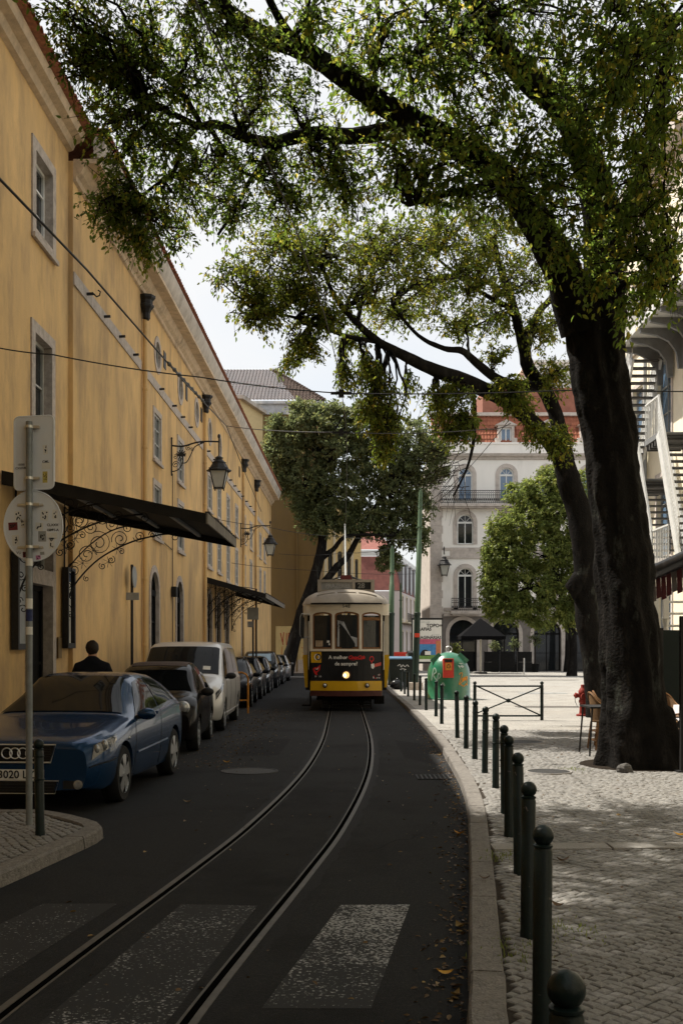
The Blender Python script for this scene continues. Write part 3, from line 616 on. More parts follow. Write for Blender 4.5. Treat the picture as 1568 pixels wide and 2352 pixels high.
# ------------------------------------------------------------------ canopies with wrought scroll brackets
def spiral(mb, fn, o, z, r, turns=1.6, a0=0.0, s=1, th=.009):
    n = int(14 * turns); pts = []
    for i in range(n + 1):
        t = i / n; a = a0 + s * t * turns * 2 * math.pi; q = r * (1 - .82 * t); pts.append(fn(o + q * math.cos(a), z + q * math.sin(a)))
    mb.tube(pts, th, 4)
SPI = [(.43, 3.44, .19, 1.8, 0, 1), (.66, 3.66, .24, 1.9, 2, -1), (.18, 3.15, .15, 1.6, 1, 1), (.08, 2.84, .09, 1.5, 0, -1), (.51, 3.97, .14, 1.6, 3, 1), (.10, 3.95, .10, 1.5, 1, -1), (.27, 4.08, .12, 1.5, 2, 1),
       (1.07, 3.74, .17, 1.8, 3.5, -1), (1.44, 3.79, .12, 1.7, 3.3, 1), (1.70, 3.82, .08, 1.5, 3.2, -1), (.90, 4.02, .13, 1.5, 0, -1), (1.22, 3.95, .10, 1.5, 1, 1), (.10, 3.62, .11, 1.5, 2, 1), (.15, 2.62, .06, 1.3, 1, 1),
       (.73, 3.22, .07, 1.4, 2.2, 1), (.90, 3.34, .08, 1.4, 1.2, -1), (.42, 2.98, .06, 1.4, 2, 1), (1.1, 3.5, .06, 1.3, 2, -1), (2.12, 3.78, .09, 1.3, 2.0, -1), (.05, 2.42, .07, 1.3, 0, 1), (.12, 2.28, .08, 1.2, 3, -1)]
def bracket(parent, u, base, sc, h0, name='scroll_bracket'):
    fn = lambda o, z: base(u, .03 + o * sc, h0 + (z - 2.28) * sc)
    m = MB()
    arc = smooth_curve([(0, 2.30, 0), (.08, 2.62, 0), (.26, 2.95, 0), (.67, 3.36, 0), (1.23, 3.66, 0), (1.78, 3.81, 0), (2.1, 3.84, 0)], 5)
    m.tube([fn(p.x, p.y) for p in arc], .017, 5)
    b = smooth_curve([(0, 3.1, 0), (.4, 3.55, 0), (.9, 3.9, 0), (1.5, 4.02, 0), (2.2, 3.92, 0)], 4); m.tube([fn(p.x, p.y) for p in b], .014, 5)
    m.tube([fn(0, 2.28), fn(0, 4.36)], .02, 5)
    br = m.build(name, IRON, parent)
    m = MB()
    for s in SPI: spiral(m, fn, *s)
    for (o, z) in ((.55, 3.52), (.85, 3.30), (.35, 3.28), (.2, 3.75), (1.02, 3.55)):     # leafy tufts
        for k in range(7): a = k * .9; m.bar(fn(o, z), fn(o + .11 * math.cos(a), z + .11 * math.sin(a)), .018, .006)
    m.build('scrolls', IRON, br, kind='stuff')
def canopy(lab, fn, u0, u1, dw, zw, zo, brs, sc, h0, zd=.13):
    t = thing('entrance_canopy', lab, 'canopy', fn(u0, 0, zw), group='iron canopies on the yellow wall')
    m = MB(); m.prism([(0.02, zw), (dw, zo), (dw, zo - .02), (0.02, zw - .02)], lambda a, b, d: fn(d, a, b), u0, u1); m.build('roof_sheet', CANOPY, t)
    for uu in (u0, u1):
        m = MB(); m.prism([(0.02, zw + .03), (dw + .02, zo + .03), (dw + .02, zo - zd), (.02, zw - zd * 1.5)], lambda a, b, d: fn(d, a, b), uu - .02, uu + .02); m.build('side_board', CANOPY, t)
    m = MB(); m.fbox(fn, u0 - .02, u1 + .02, dw + .022, dw + .05, zo - zd, zo + .04); m.build('front_board', M('weathered_board', (.15, .135, .115), .8, var=.4, scale=6, streak=True), t)
    m = MB()
    for i in range(26): m.fbox(fn, u0 + (u1 - u0) * (i + .15) / 26, u0 + (u1 - u0) * (i + .75) / 26, dw + .0, dw + .06, zo + .035, zo + .05 + random.random() * .03)
    m.build('tin_edge', CANOPY, t, kind='stuff')
    m = MB()
    for k in (.3, .55, .8): o = dw * k; m.fbox(fn, u0 + .1, u1 - .1, o - .03, o + .03, zw + (zo - zw) * k - .08, zw + (zo - zw) * k - .03)
    m.build('lamp_tube', GALV, t)
    for u in brs: bracket(t, u, fn, sc, h0)
    return t
canopy('black entrance canopy on scrolled brackets above the doorway, beside the round sign', LN, 16.6, 20.42, 3.25, 4.43, 3.74, (17.25, 20.1), 1.0, 2.28)
canopy('farther black canopy on four scrolled brackets, beyond the second downpipe', LF, 37.85, 47.2, 2.2, 4.25, 3.62, (38.1, 40.6, 43.3, 45.9), .84, 2.45)

# ------------------------------------------------------------------ lanterns on wall arms
def lantern_at(t, c, s=1.0, hang=.35):
    """six-sided tapering lantern; c = top of glass"""
    m = MB(); fr = []
    def rg(r, z): return [Vector((c.x + r * s * math.cos(math.pi / 4 + k * math.pi / 2), c.y + r * s * math.sin(math.pi / 4 + k * math.pi / 2), c.z + z * s)) for k in range(4)]
    top, bot = rg(.335, 0), rg(.185, -.50)
    for k in range(4): m.quad(top[k], top[(k + 1) % 4], bot[(k + 1) % 4], bot[k])
    m.poly(bot); m.build('glass', LANT, t)
    m = MB()
    for k in range(4): m.bar(top[k], bot[k], .028 * s); m.bar(top[k], top[(k + 1) % 4], .03 * s); m.bar(bot[k], bot[(k + 1) % 4], .03 * s); m.bar(bot[k], bot[k] - Vector((0, 0, .06 * s)), .03 * s)
    m.build('frame', IRON, t)
    m = MB(); m.lathe([(.37 * s, 0), (.37 * s, .03 * s), (.30 * s, .07 * s), (.20 * s, .24 * s), (.22 * s, .26 * s), (.15 * s, .30 * s), (.10 * s, .36 * s), (.13 * s, .40 * s), (.04 * s, .46 * s), (.02, hang + .1)], 4 if False else 8, c); m.build('lantern_roof', IRON, t)
    m = MB()
    for k in range(4):
        a, b = rg(.37, .04)[k], rg(.37, .04)[(k + 1) % 4]
        for i in range(7): m.ball(a.lerp(b, (i + .5) / 7) + Vector((0, 0, .02 * s)), .022 * s, 5, 4)
    m.build('crest', IRON, t)
def arm_lamp(lab, u, ztop, length):
    t = thing('wall_lamp', lab, 'street lamp', LF(u, .02, ztop - .9), group='lantern street lamps on wall arms')
    fn = lambda o, z: LF(u, .02 + o, ztop + z)
    m = MB(); m.tube([fn(0.01, .12), fn(.01, -.98)], .022, 6); m.ball(fn(.01, .14), .03, 6, 5); m.build('wall_rod', IRON, t)
    m = MB(); arm = smooth_curve([(0, -.08, 0), (.35, -.10, 0), (.7, .0, 0), (1.0, .04, 0), (length, .03, 0)], 4); m.tube([fn(p.x, p.y) for p in arm], .024, 6)
    a2 = smooth_curve([(.95, .0, 0), (.7, -.12, 0), (.58, -.36, 0), (.45, -.58, 0), (.3, -.60, 0)], 4); m.tube([fn(p.x, p.y) for p in a2], .016, 5)
    a3 = smooth_curve([(.02, -.86, 0), (.2, -.80, 0), (.33, -.62, 0), (.35, -.4, 0)], 4); m.tube([fn(p.x, p.y) for p in a3], .016, 5); m.build('arm', IRON, t)
    m = MB()
    for s in ((.13, -.65, .11, 1.6, 0, 1), (.12, -.42, .07, 1.4, 2, -1), (.5, -.16, .08, 1.5, 1, 1), (.62, -.2, .06, 1.4, 3, -1), (.26, -.5, .07, 1.4, 0, 1)): spiral(m, fn, *s, th=.011)
    for k in range(10): a = k * .63; m.bar(fn(.29, -.33), fn(.29 + .15 * math.cos(a), -.33 + .12 * math.sin(a)), .03, .03)   # small ship emblem mass
    m.fbox(lambda a, b, c: LF(u + b, .02 + a, ztop + c), .18, .42, -.02, .02, -.4, -.32); m.build('scrollwork', IRON, t)
    e = fn(length, .03); m = MB(); m.tube([e + Vector((0, 0, .2)), e - Vector((0, 0, .50))], .02, 6); m.ball(e + Vector((0, 0, .16)), .045, 6, 5, sz=1.6); m.build('hanger', IRON, t)
    lantern_at(t, e - Vector((0, 0, .88)))
arm_lamp('black lantern on scrolled iron arm above the nearer canopy', 31.1, 7.78, 1.42)
arm_lamp('black lantern on scrolled iron arm above the farther canopy', 49.3, 7.45, 1.40)

# ------------------------------------------------------------------ far ochre block closing the street, with hipped tile roof
Y2 = 78.0
OB = thing('ochre_building', 'tall ochre building with hipped tile roof closing the end of the street', 'building', (-5, Y2, 0))
fn2 = lambda u, o, z: Vector((u, Y2 - o, z))
xr = (735 - CX) / F * Y2; ztop = EYE + (HY - 952) / F * Y2
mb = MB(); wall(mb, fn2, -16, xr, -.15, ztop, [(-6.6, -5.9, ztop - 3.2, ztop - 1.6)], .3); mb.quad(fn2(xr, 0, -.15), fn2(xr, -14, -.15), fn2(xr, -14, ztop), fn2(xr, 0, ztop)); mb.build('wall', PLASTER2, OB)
mb = MB(); mb.fbox(fn2, -16, xr + .05, -.02, .10, ztop, ztop + .75); mb.fbox(fn2, -16, xr + .18, -.02, .3, ztop + .75, ztop + .95); mb.build('eaves_band', M('blue_grey_limewash', (.40, .41, .43), .85, var=.3, scale=2, col2=(.6, .58, .55), mixpos=(.5, .6)), OB)
mb = MB(); mb.fbox(fn2, -7.2, xr, .01, .06, -.1, .9); mb.build('stone_base', STONE, OB)
mb = MB(); mb.fbox(fn2, -4.9, xr + .02, .005, .02, .9, 3.4); mb.build('patched_render', M('patched_render', (.52, .40, .19), .9, var=.15, scale=2), OB)
mb = MB(); mb.tube([fn2(-3.32, .08, 0), fn2(-3.32, .08, ztop)], .06, 6); mb.build('downpipe', PLASTER2, OB)
window(OB, fn2, (-6.6, -5.9, ztop - 3.2, ztop - 1.6), WOODG, GLASS, None, .15, bars=(1, 1))
# roof slope: rows of barrel tiles
zr0 = ztop + .95; ridge = EYE + (HY - 851) / F * (Y2 + 7)
V = []; Q = []; nu = 84; nr = 18
def rp_(x, t): return Vector((x, Y2 - .35 + 7.3 * t, zr0 + (ridge - zr0) * t))
mb = MB(); rx0, rx1, tx = -16.0, xr + .35, (628 - CX) / F * (Y2 + 7)
for r_ in range(nr):
    t0, t1 = r_ / nr, (r_ + 1) / nr; e0 = rx1 + (tx - rx1) * t0; e1 = rx1 + (tx - rx1) * t1
    k = int((e0 - rx0) / .055); xs = np.linspace(rx0, e0, k); b = len(mb.v)
    for x in xs:
        w = .10 * abs(math.sin(math.pi * x / .26)); p = rp_(x, t0) + Vector((0, -.02, w + .02)); q = rp_(min(x, e1), t1) + Vector((0, 0, w)); mb.v += [tuple(p), tuple(q)]
    for i in range(k - 1): mb.f.append((b + 2 * i, b + 2 * i + 2, b + 2 * i + 3, b + 2 * i + 1)); mb.mi.append(0)
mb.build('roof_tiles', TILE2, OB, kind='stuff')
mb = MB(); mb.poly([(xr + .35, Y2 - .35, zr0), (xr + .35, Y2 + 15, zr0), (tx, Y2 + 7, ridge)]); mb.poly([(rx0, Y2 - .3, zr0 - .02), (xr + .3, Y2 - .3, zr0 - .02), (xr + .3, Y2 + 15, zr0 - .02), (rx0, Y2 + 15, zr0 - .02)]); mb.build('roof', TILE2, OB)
for i in range(22):
    t = (i + .5) / 22; p = Vector((rx1, Y2 - .35, zr0)).lerp(Vector((tx, Y2 + 7, ridge)), t); m = MB(); m.ball(p + Vector((0, 0, .04)), .2, 6, 5, sy=1.1, sz=.75); m.build('hip_tile', TILE2, OB)
# lower wing left of it
wl = thing('yellow_wing', 'pale yellow rear wing with dark eaves just above the long cornice', 'building', ((565 - CX) / F * 72, 72, 0))
f3 = lambda u, o, z: Vector((u, 72 - o, z)); xa, xb = -9.5, (552 - CX) / F * 72
zt_ = EYE + (HY - 918) / F * 72; mb = MB(); wall(mb, f3, xa, xb, 4, zt_, [], .2)
mb.quad(f3(xb, 0, 4), f3(xb + 1.2, -4.5, 4), f3(xb + 1.2, -4.5, zt_), f3(xb, 0, zt_)); mb.build('wall', M('sunny_plaster', (.66, .52, .28), .9, var=.1), wl)
mb = MB(); mb.poly([(xa, 71.6, zt_), (xb + .2, 71.6, zt_), (xb + 1.5, 76.4, zt_), (xa, 76.4, zt_)]); mb.poly([(xa, 71.6, zt_ + .25), (xb + .2, 71.6, zt_ + .25), (xb + 1.5, 76.4, zt_ + .25), (xa, 76.4, zt_ + .25)]); mb.quad((xb + .2, 71.6, zt_), (xb + 1.5, 76.4, zt_), (xb + 1.5, 76.4, zt_ + .25), (xb + .2, 71.6, zt_ + .25)); mb.quad((xa, 71.6, zt_), (xb + .2, 71.6, zt_), (xb + .2, 71.6, zt_ + .25), (xa, 71.6, zt_ + .25)); mb.build('eaves', FASC, wl)
mb = MB(); mb.tube([(xb - .55, 71.9, 8), (xb - .55, 71.9, zt_)], .06, 6); mb.build('downpipe', GREYM, wl)
# graffiti on the ochre wall: sprayed letters
GRAF = M('red_spray', (.32, .05, .03), .8)
def spray(name, lab, strokes, fn, mat, th=.02, parent=None):
    m = MB()
    for s in strokes:
        pts = smooth_curve([(a, b, 0) for a, b in s], 4)
        for p, q in zip(pts, pts[1:]):
            d = (q - p); n = Vector((-d.y, d.x, 0)).normalized() * th
            m.quad(fn(p.x + n.x, p.y + n.y), fn(q.x + n.x, q.y + n.y), fn(q.x - n.x, q.y - n.y), fn(p.x - n.x, p.y - n.y))
    return m.build(name, mat, parent)
fg = lambda a, b: fn2(a, .026, b)
spray('graffiti', None, [[(-4.55, 2.9), (-4.35, 2.0)], [(-4.3, 2.95), (-4.38, 2.2)], [(-4.1, 2.9), (-4.1, 2.0)], [(-3.95, 2.0), (-3.95, 2.9)], [(-3.95, 2.9), (-3.65, 2.75), (-3.9, 2.5)], [(-3.9, 2.45), (-3.65, 2.5)]], fg, GRAF, .035, OB)
spray('graffiti', None, [[(-4.4, 1.9), (-4.4, 1.2), (-3.4, 1.2)], [(-3.0, 1.8), (-2.6, 1.7), (-2.9, 1.4)], [(-2.9, 1.0), (-2.7, 1.5), (-2.5, .9)], [(-2.4, 1.5), (-2.3, .9), (-2.1, 1.5)]], fg, M('orange_spray', (.42, .16, .04), .8), .03, OB)

# ------------------------------------------------------------------ building with yellow arches, pale block with red mansard
YA = 96.0
AB = thing('arched_yellow_building', 'sunny yellow building with tall arched windows, seen above the tram roof', 'building', (0, YA, 0))
fa = lambda u, o, z: Vector((u, YA - o, z)); px = lambda x: (x - CX) / F * YA; pz = lambda y: EYE + (HY - y) / F * YA
hs = [(px(a), px(b), pz(1420), pz(t), 'arch') for a, b, t in ((753, 763, 1266), (775, 785, 1266), (797, 805, 1277), (815, 822, 1284))]
mb = MB(); wall(mb, fa, px(700), px(829), -.2, pz(1150), hs, .35); mb.build('wall', M('pale_yellow_plaster', (.72, .56, .27), .9, var=.06), AB)
for h in hs: window(AB, fa, h, GREYM, GLASS, None, .3, bars=(1, 3), fw=.05)
for x in (748, 768, 790, 809): m = MB(); m.fbox(fa, px(x) - .12, px(x) + .12, .0, .12, 0, pz(1150)); m.build('pilaster', M('cream_trim', (.66, .58, .42), .9, var=.05) if 'cream_trim' not in MATS else MATS['cream_trim'], AB)
YP = 110.0
PB = thing('pale_building', 'pale pink corner building with red mansard roof and dormers behind the tram', 'building', (4, YP, 0))
def pw(x, y, d=0): return P(x, y, YP + d)
PINK = M('pale_pink_plaster', (.68, .60, .57), .9, var=.05, scale=.6)
mb = MB(); mb.quad(pw(800, 1560), pw(917, 1560), pw(917, 1358), pw(800, 1358)); mb.build('wall', PINK, PB)
# right side recedes
A_, B_ = pw(917, 1560), P(992, 1541, YP + 34); A_.z = B_.z = 0; dd = (B_ - A_); Ls = dd.length; dd.normalize(); nn = Vector((dd.y, -dd.x, 0))
fs = lambda u, o, z: A_ + dd * u + nn * o + Vector((0, 0, z)); zt2 = pw(0, 1358).z
hs = []
for i in range(9):
    u = 2.0 + i * 3.6
    hs += [(u, u + 1.1, 1.0, 3.6), (u, u + 1.1, 5.0, 7.4)]
    if zt2 > 8.8: pass
mb = MB(); wall(mb, fs, 0, Ls, -.2, zt2, hs, .25); mb.build('wall', PINK, PB)
for h in hs: window(PB, fs, h, GREYM, GLASS, MATS['cream_trim'], .2, .2, (0, 1), .08, .04)
for z in (4.5,):
    m = MB(); m.fbox(fs, 1, Ls, .0, .8, z, z + .12); b = m.build('balcony', MATS['cream_trim'], PB); m = MB(); m.fbox(fs, 1, Ls, .74, .8, z + 1.0, z + 1.06)
    for i in range(90): u = 1 + (Ls - 1) * i / 90; m.bar(fs(u, .77, z + .1), fs(u, .77, z + 1.0), .03)
    m.build('railing', IRON, b)
# mansard
zm = pw(0, 1275).z; mb = MB(); e = Vector((-.8, 1.2, 0))
mb.quad(pw(815, 1356), pw(917, 1356), pw(903, 1278, 1.5), pw(815, 1278, 1.5)); mb.quad(A_ + Vector((0, 0, zt2)), B_ + Vector((0, 0, zt2)), B_ + e + Vector((0, 0, zm)), pw(903, 1278, 1.5))
mb.build('mansard', M('maroon_tile', (.22, .085, .07), .8, var=.25, scale=2), PB)
for i in range(9):
    u = 2.2 + i * 3.6; m = MB(); m.fbox(fs, u, u + 1.3, -.9, .05, zt2 + .1, zm - .6); d = m.build('dormer', GREYM, PB); m = MB(); m.fbox(fs, u + .2, u + 1.1, .05, .07, zt2 + .3, zm - .9); m.build('pane', GLASS, d)
    m = MB(); m.fbox(fs, u - .1, u + 1.4, -.9, .12, zm - .6, zm - .45); m.build('dormer_cap', WHITEP, d)
mb = MB(); mb.quad(pw(818, 1277, 1.5), pw(905, 1277, 1.5), pw(905, 1264, 1.5), pw(818, 1264, 1.5)); mb.quad(pw(905, 1277, 1.5), B_ + e + Vector((0, 0, zm)), B_ + e + Vector((0, 0, zm + .5)), pw(905, 1264, 1.5)); mb.build('parapet', WHITEP, PB)
mb = MB(); mb.quad(pw(828, 1262, 4), pw(900, 1262, 4), pw(868, 1218, 9), pw(828, 1214, 9)); mb.build('upper_roof', MATS['maroon_tile'], PB)

# ------------------------------------------------------------------ white apartment house across the square
YW = 80.0
WB = thing('white_house', 'white apartment house with arched windows, stone quoins and red mansard roof', 'building', (18, YW, 0))
WR = M('white_render', (.86, .83, .78), .9, var=.05, scale=1.2, col2=(.60, .57, .52), mixpos=(.58, .78), streak=True)
WST = M('warm_grey_stone', (.52, .465, .42), .85, var=.14, scale=4, col2=(.33, .29, .26), mixpos=(.5, .7))
fw_ = lambda u, o, z: Vector((u, YW - o, z)); qx = lambda x: (x - CX) / F * YW; qz = lambda y: EYE + (HY - y) / F * YW
cols = [1068, 1163, 1258, 1353, 1448]
zc = qz(1043); H = []; g = []
for i, c in enumerate(cols):
    u = qx(c)
    H.append((u - .55, u + .55, qz(1150), qz(1074), 'arch')); H.append((u - .62, u + .62, qz(1250), qz(1181), 'arch')); H.append((u - .58, u + .58, qz(1400), qz(1304), 'arch'))
for c in (1063, 1160, 1257, 1354): u = qx(c); g.append((u - 1.05, u + 1.05, -.1, qz(1424), 'arch'))
mb = MB(); wall(mb, fw_, qx(988), qx(1500), qz(1410), zc, H, .22); mb.build('wall', WR, WB)
mb = MB(); wall(mb, fw_, qx(988), qx(1500), -.15, qz(1410), g, .5); mb.build('wall', M('shade_toned_stone', (.20, .18, .165), .85, var=.2, scale=3), WB, label='grey stone ground floor with dark arches')  # shade at street level is put into this darker stone colour
mb = MB(); mb.quad(fw_(qx(988), 0, -.15), fw_(qx(988), -12, -.15), fw_(qx(988), -12, zc), fw_(qx(988), 0, zc)); mb.build('side_wall', WST, WB)
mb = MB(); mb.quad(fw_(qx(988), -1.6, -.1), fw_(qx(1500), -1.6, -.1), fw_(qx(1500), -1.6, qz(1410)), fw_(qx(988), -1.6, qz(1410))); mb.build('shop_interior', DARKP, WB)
for i, h in enumerate(H): window(WB, fw_, h, WHITEP, GLASSB if i % 3 == 0 else GLASS, WST, .16, .3, (1, 0), .09, .06, sill=False)
for h in g: window(WB, fw_, h, DARKP, GLASS, WST, .45, .28, (1, 1), .08, .05, sill=False, name='arch')
z = 0; k = 0                                           # quoin blocks
while z < zc - .4:
    hgt = .62; w = .95 if k % 2 else .86; m = MB(); m.fbox(fw_, qx(988) - .03, qx(988) + w, -.02, .05, z + .006, z + hgt - .006); m.build('quoin', WST, WB); z += hgt; k += 1
for (y0, y1, pr) in ((1283, 1277, .08), (1258, 1264, .05), (1416, 1408, .14), (1404, 1396, .06)): m = MB(); m.fbox(fw_, qx(1018), qx(1500), -.01, pr, qz(max(y0, y1)), qz(min(y0, y1))); m.build('string_course', WST, WB)
for c in cols[:3]: m = MB(); m.fbox(fw_, qx(c) - 1.15, qx(c) + 1.15, -.01, .035, qz(1277), qz(1258)); m.build('apron_panel', WST, WB)
m = MB(); m.prism([(0, zc - .45), (.1, zc - .42), (.14, zc - .25), (.32, zc - .2), (.4, zc - .05), (.42, zc), (0, zc)], lambda a, b, d: fw_(d, a, b), qx(985), qx(1500)); m.build('cornice', WST, WB, smooth=40)
m = MB(); m.fbox(fw_, qx(990), qx(1500), -.25, 0, zc + .002, qz(1020)); m.fbox(fw_, qx(989), qx(1500), -.32, .06, qz(1020), qz(1016)); m.build('parapet', WR, WB)
# red mansard: pantile courses, each course a stepped corrugated strip
zm0, zm1 = qz(1017), qz(946); m = MB(); nrow = 6
for r_ in range(nrow):
    xs = np.arange(qx(992), qx(1500), .12); b = len(m.v)
    for i, x in enumerate(xs):
        w = .05 * (i % 2); t0, t1 = r_ / nrow, (r_ + 1) / nrow
        m.v += [(x, YW + .3 + 1.2 * t0 - w - .05, zm0 + (zm1 - zm0) * t0), (x, YW + .3 + 1.2 * t1 - w, zm0 + (zm1 - zm0) * t1)]
    for i in range(len(xs) - 1): m.f.append((b + 2 * i, b + 2 * i + 2, b + 2 * i + 3, b + 2 * i + 1)); m.mi.append(0)
m.build('mansard_tiles', TILE3, WB, kind='stuff')
m = MB(); m.fbox(fw_, qx(990), qx(1500), -1.9, -1.2, zm1, zm1 + .25); m.build('mansard_ledge', WST, WB)
for c in cols:
    u = qx(c); m = MB(); m.fbox(fw_, u - .62, u - .42, -1.6, -.2, qz(1017), qz(975)); m.fbox(fw_, u + .42, u + .62, -1.6, -.2, qz(1017), qz(975)); m.fbox(fw_, u - .42, u + .42, -1.6, -.2, qz(980), qz(975)); m.fbox(fw_, u - .85, u - .625, -1.2, -.24, qz(1017), qz(1004)); m.fbox(fw_, u + .625, u + .85, -1.2, -.24, qz(1017), qz(1004))
    d = m.build('dormer', WST, WB); m = MB(); m.prism([(u - .85, qz(974.9)), (u + .85, qz(974.9)), (u, qz(962))], lambda a, b, dd_: fw_(a, dd_, b), -1.7, -.1); m.build('pediment', WST, d)
    window(WB, fw_, (u - .42, u + .42, qz(1016), qz(980.5)), WHITEP, GLASSB, None, .42, bars=(1, 0), fw=.1)
# set-back attic storey
m = MB(); m.fbox(fw_, qx(1120), qx(1500), -7, -3.0, zm1 - 1, qz(868)); m.build('attic', M('brick_red_render', (.30, .13, .09), .85, var=.2, scale=2), WB)
m = MB(); m.fbox(fw_, qx(1236), qx(1500), -7.5, -3.4, qz(869), qz(806)); m.fbox(fw_, qx(1225), qx(1500), -7.6, -3.1, qz(806), qz(800)); m.build('roof_block', WR, WB)
for x0 in (1270, 1180, 1330): window(WB, lambda a, o, zz: fw_(a, o - 2.9, zz), (qx(x0), qx(x0 + 26), qz(905 if x0 < 1200 else 862), qz(884 if x0 < 1200 else 836)), GREYM, GLASSB, None, .02, bars=(0, 0), fw=.12)
# balconies with cast railings
def balcony(u0, u1, z0, hh, dep=.75):
    m = MB(); m.fbox(fw_, u0, u1, .0, dep, z0 - .22, z0); m.fbox(fw_, u0 + .1, u1 - .1, .0, dep - .12, z0 - .34, z0 - .222); b = m.build('balcony', WST, WB)
    m = MB(); m.fbox(fw_, u0 + .03, u1 - .03, dep - .08, dep - .04, z0 + hh - .05, z0 + hh); m.fbox(fw_, u0 + .03, u1 - .03, dep - .08, dep - .04, z0 + .06, z0 + .10); m.fbox(fw_, u0 + .03, u1 - .03, dep - .075, dep - .045, z0 + hh * .62, z0 + hh * .66)
    n = int((u1 - u0) / .16)
    for i in range(n + 1):
        u = u0 + .05 + (u1 - u0 - .1) * i / n; m.bar(fw_(u, dep - .06, z0), fw_(u, dep - .06, z0 + hh), .028)
        m.ball(fw_(u + .08, dep - .06, z0 + hh * .3), .055, 5, 4, sy=.4, sz=2.0); m.ball(fw_(u + .08, dep - .06, z0 + hh * .82), .04, 5, 4, sy=.4)
    m.build('railing', IRON, b)
balcony(qx(1008), qx(1500), qz(1159), 1.0)
balcony(qx(1033), qx(1099), qz(1404), .98); balcony(qx(1130), qx(1196), qz(1404), .98)
t = thing('wall_lamp', 'black lantern hanging at the corner of the white house', 'street lamp', fw_(qx(1018), .05, qz(1300)), group='lantern street lamps on wall arms')
m = MB(); m.tube([fw_(qx(1018), .05, qz(1262)), fw_(qx(1018), .55, qz(1258)), fw_(qx(1018), .6, qz(1275))], .04, 6); m.build('arm', IRON, t); lantern_at(t, fw_(qx(1018), .6, qz(1300)), 1.5, .5)

# ------------------------------------------------------------------ sunny building with fire stairs at the right
XR = 9.6
SB = thing('cream_building', 'sunlit cream building on the right with tall windows behind iron stairs', 'building', (XR, 32, 0))
fr = lambda u, o, z: Vector((XR - o, u, z))
CREAM = M('cream_plaster', (.82, .745, .585), .9, var=.08, scale=1.5, col2=(.6, .53, .42), mixpos=(.55, .75))
sw = [(30.4 - 3.2 * i + .0, 31.8 - 3.2 * i, z, z + 2.4) for i in range(4) for z in (1.0, 4.4, 7.9, 11.4)] + [(33.2, 34.4, z, z + 2.2) for z in (4.4, 7.9, 11.4)]
mb = MB(); wall(mb, fr, -12, 35.6, -.1, 16.5, sw, .25); mb.quad(fr(35.6, 0, 0), fr(35.6, -10, 0), fr(35.6, -10, 16.5), fr(35.6, 0, 16.5)); mb.build('wall', CREAM, SB)
bk = lambda u, o, z: Vector((u, -15 + o, z))   # invented wing, added unseen behind the viewpoint to cut sky light
bw = [(-11 + 2.6 * i, -9.8 + 2.6 * i, z, z + 2.2) for i in range(8) for z in (1.2, 4.6, 8.1)]
mb = MB(); wall(mb, bk, -13, 9.6, -.1, 12.5, bw, .25); mb.build('added_shading_wall', PLASTER2, SB)
mb = MB()
for h in bw: mb.fbox(bk, h[0], h[1], -.2, -.19, h[2], h[3])
mb.build('added_wall_panes', GLASS, SB, kind='stuff')
for h in sw: window(SB, fr, h, GREYM, GLASSB, WST, .15, .14, (1, 2), .07, .03)
m = MB(); m.fbox(fr, -12, 35.6, .0, .5, 15.9, 16.5); m.fbox(fr, -12, 35.6, .0, .12, 4.0, 4.2); m.build('cornice', WST, SB)
for u in (32.7, 35.2, 28.9): m = MB(); m.tube([fr(u, .1, 0), fr(u, .1, 15.9)], .06, 8); m.build('downpipe', GREYM, SB)
STAIR = M('grey_stair_iron', (.22, .225, .23), .5, metal=.2, var=.15)
STAIRL = M('light_stair_iron', (.66, .66, .64), .5, metal=.2, var=.1)
TREAD = M('tread_iron', (.10, .095, .09), .6, var=.2)
def flight(lab, y0, z0, y1, z1, xl, xr_, n, rail=True):
    t = thing('fire_stair', lab, 'fire stairs', (xl, (y0 + y1) / 2, min(z0, z1)), group='iron fire stairs on the cream building')
    for i in range(n):
        f = (i + .5) / n; y = y0 + (y1 - y0) * f; z = z0 + (z1 - z0) * f; m = MB(); m.box(xl + .045, xr_ - .045, y - .12, y + .12, z - .02, z + .02); m.build('tread', TREAD, t)
    for x in (xl, xr_):
        m = MB(); m.bar((x, y0, z0 - .05), (x, y1, z1 - .05), .07, .26); m.build('stringer', STAIRL, t)
        if rail:
            m = MB(); m.bar((x, y0, z0 + 1.0), (x, y1, z1 + 1.0), .05); m.bar((x, y0, z0 + .75), (x, y1, z1 + .75), .03)
            k = n * 2
            for i in range(k + 1): f = i / k; y = y0 + (y1 - y0) * f; z = z0 + (z1 - z0) * f; m.bar((x, y, z), (x, y, z + 1.0), .022)
            for i in range(k): f = (i + .5) / k; m.ball((x, y0 + (y1 - y0) * f, z0 + (z1 - z0) * f + .55), .05, 5, 4, sx=.4)
            m.build('railing', STAIRL, t)
    return t
def landing(lab, y0, y1, z, xl, xr_):
    t = thing('stair_landing', lab, 'landing', (xl, y0, z), group='iron landings of the fire stairs')
    m = MB(); m.box(xl, xr_, y0, y1, z - .14, z); m.build('deck', STAIR, t)
    for i in range(5): m = MB(); y = y0 + (y1 - y0) * (i + .5) / 5; m.box(xl + .02, xr_ - .02, y - .04, y + .04, z - .3, z - .142); m.build('joist', TREAD, t)
    m = MB(); m.bar((xl + .03, y0, z + 1), (xl + .03, y1, z + 1), .045); k = max(4, int((y1 - y0) / .14))
    for i in range(k + 1): y = y0 + (y1 - y0) * i / k; m.bar((xl + .03, y, z), (xl + .03, y, z + 1), .022)
    m.build('railing', STAIRL, t); return t
flight('highest steep flight of the fire stairs, seen from below beside the trunk', 31.0, 10.3, 33.3, 6.9, 8.62, 9.45, 18)
flight('lower left flight of the fire stairs, its foot above the black awning', 30.1, 6.55, 28.8, 3.9, 8.55, 9.45, 14)
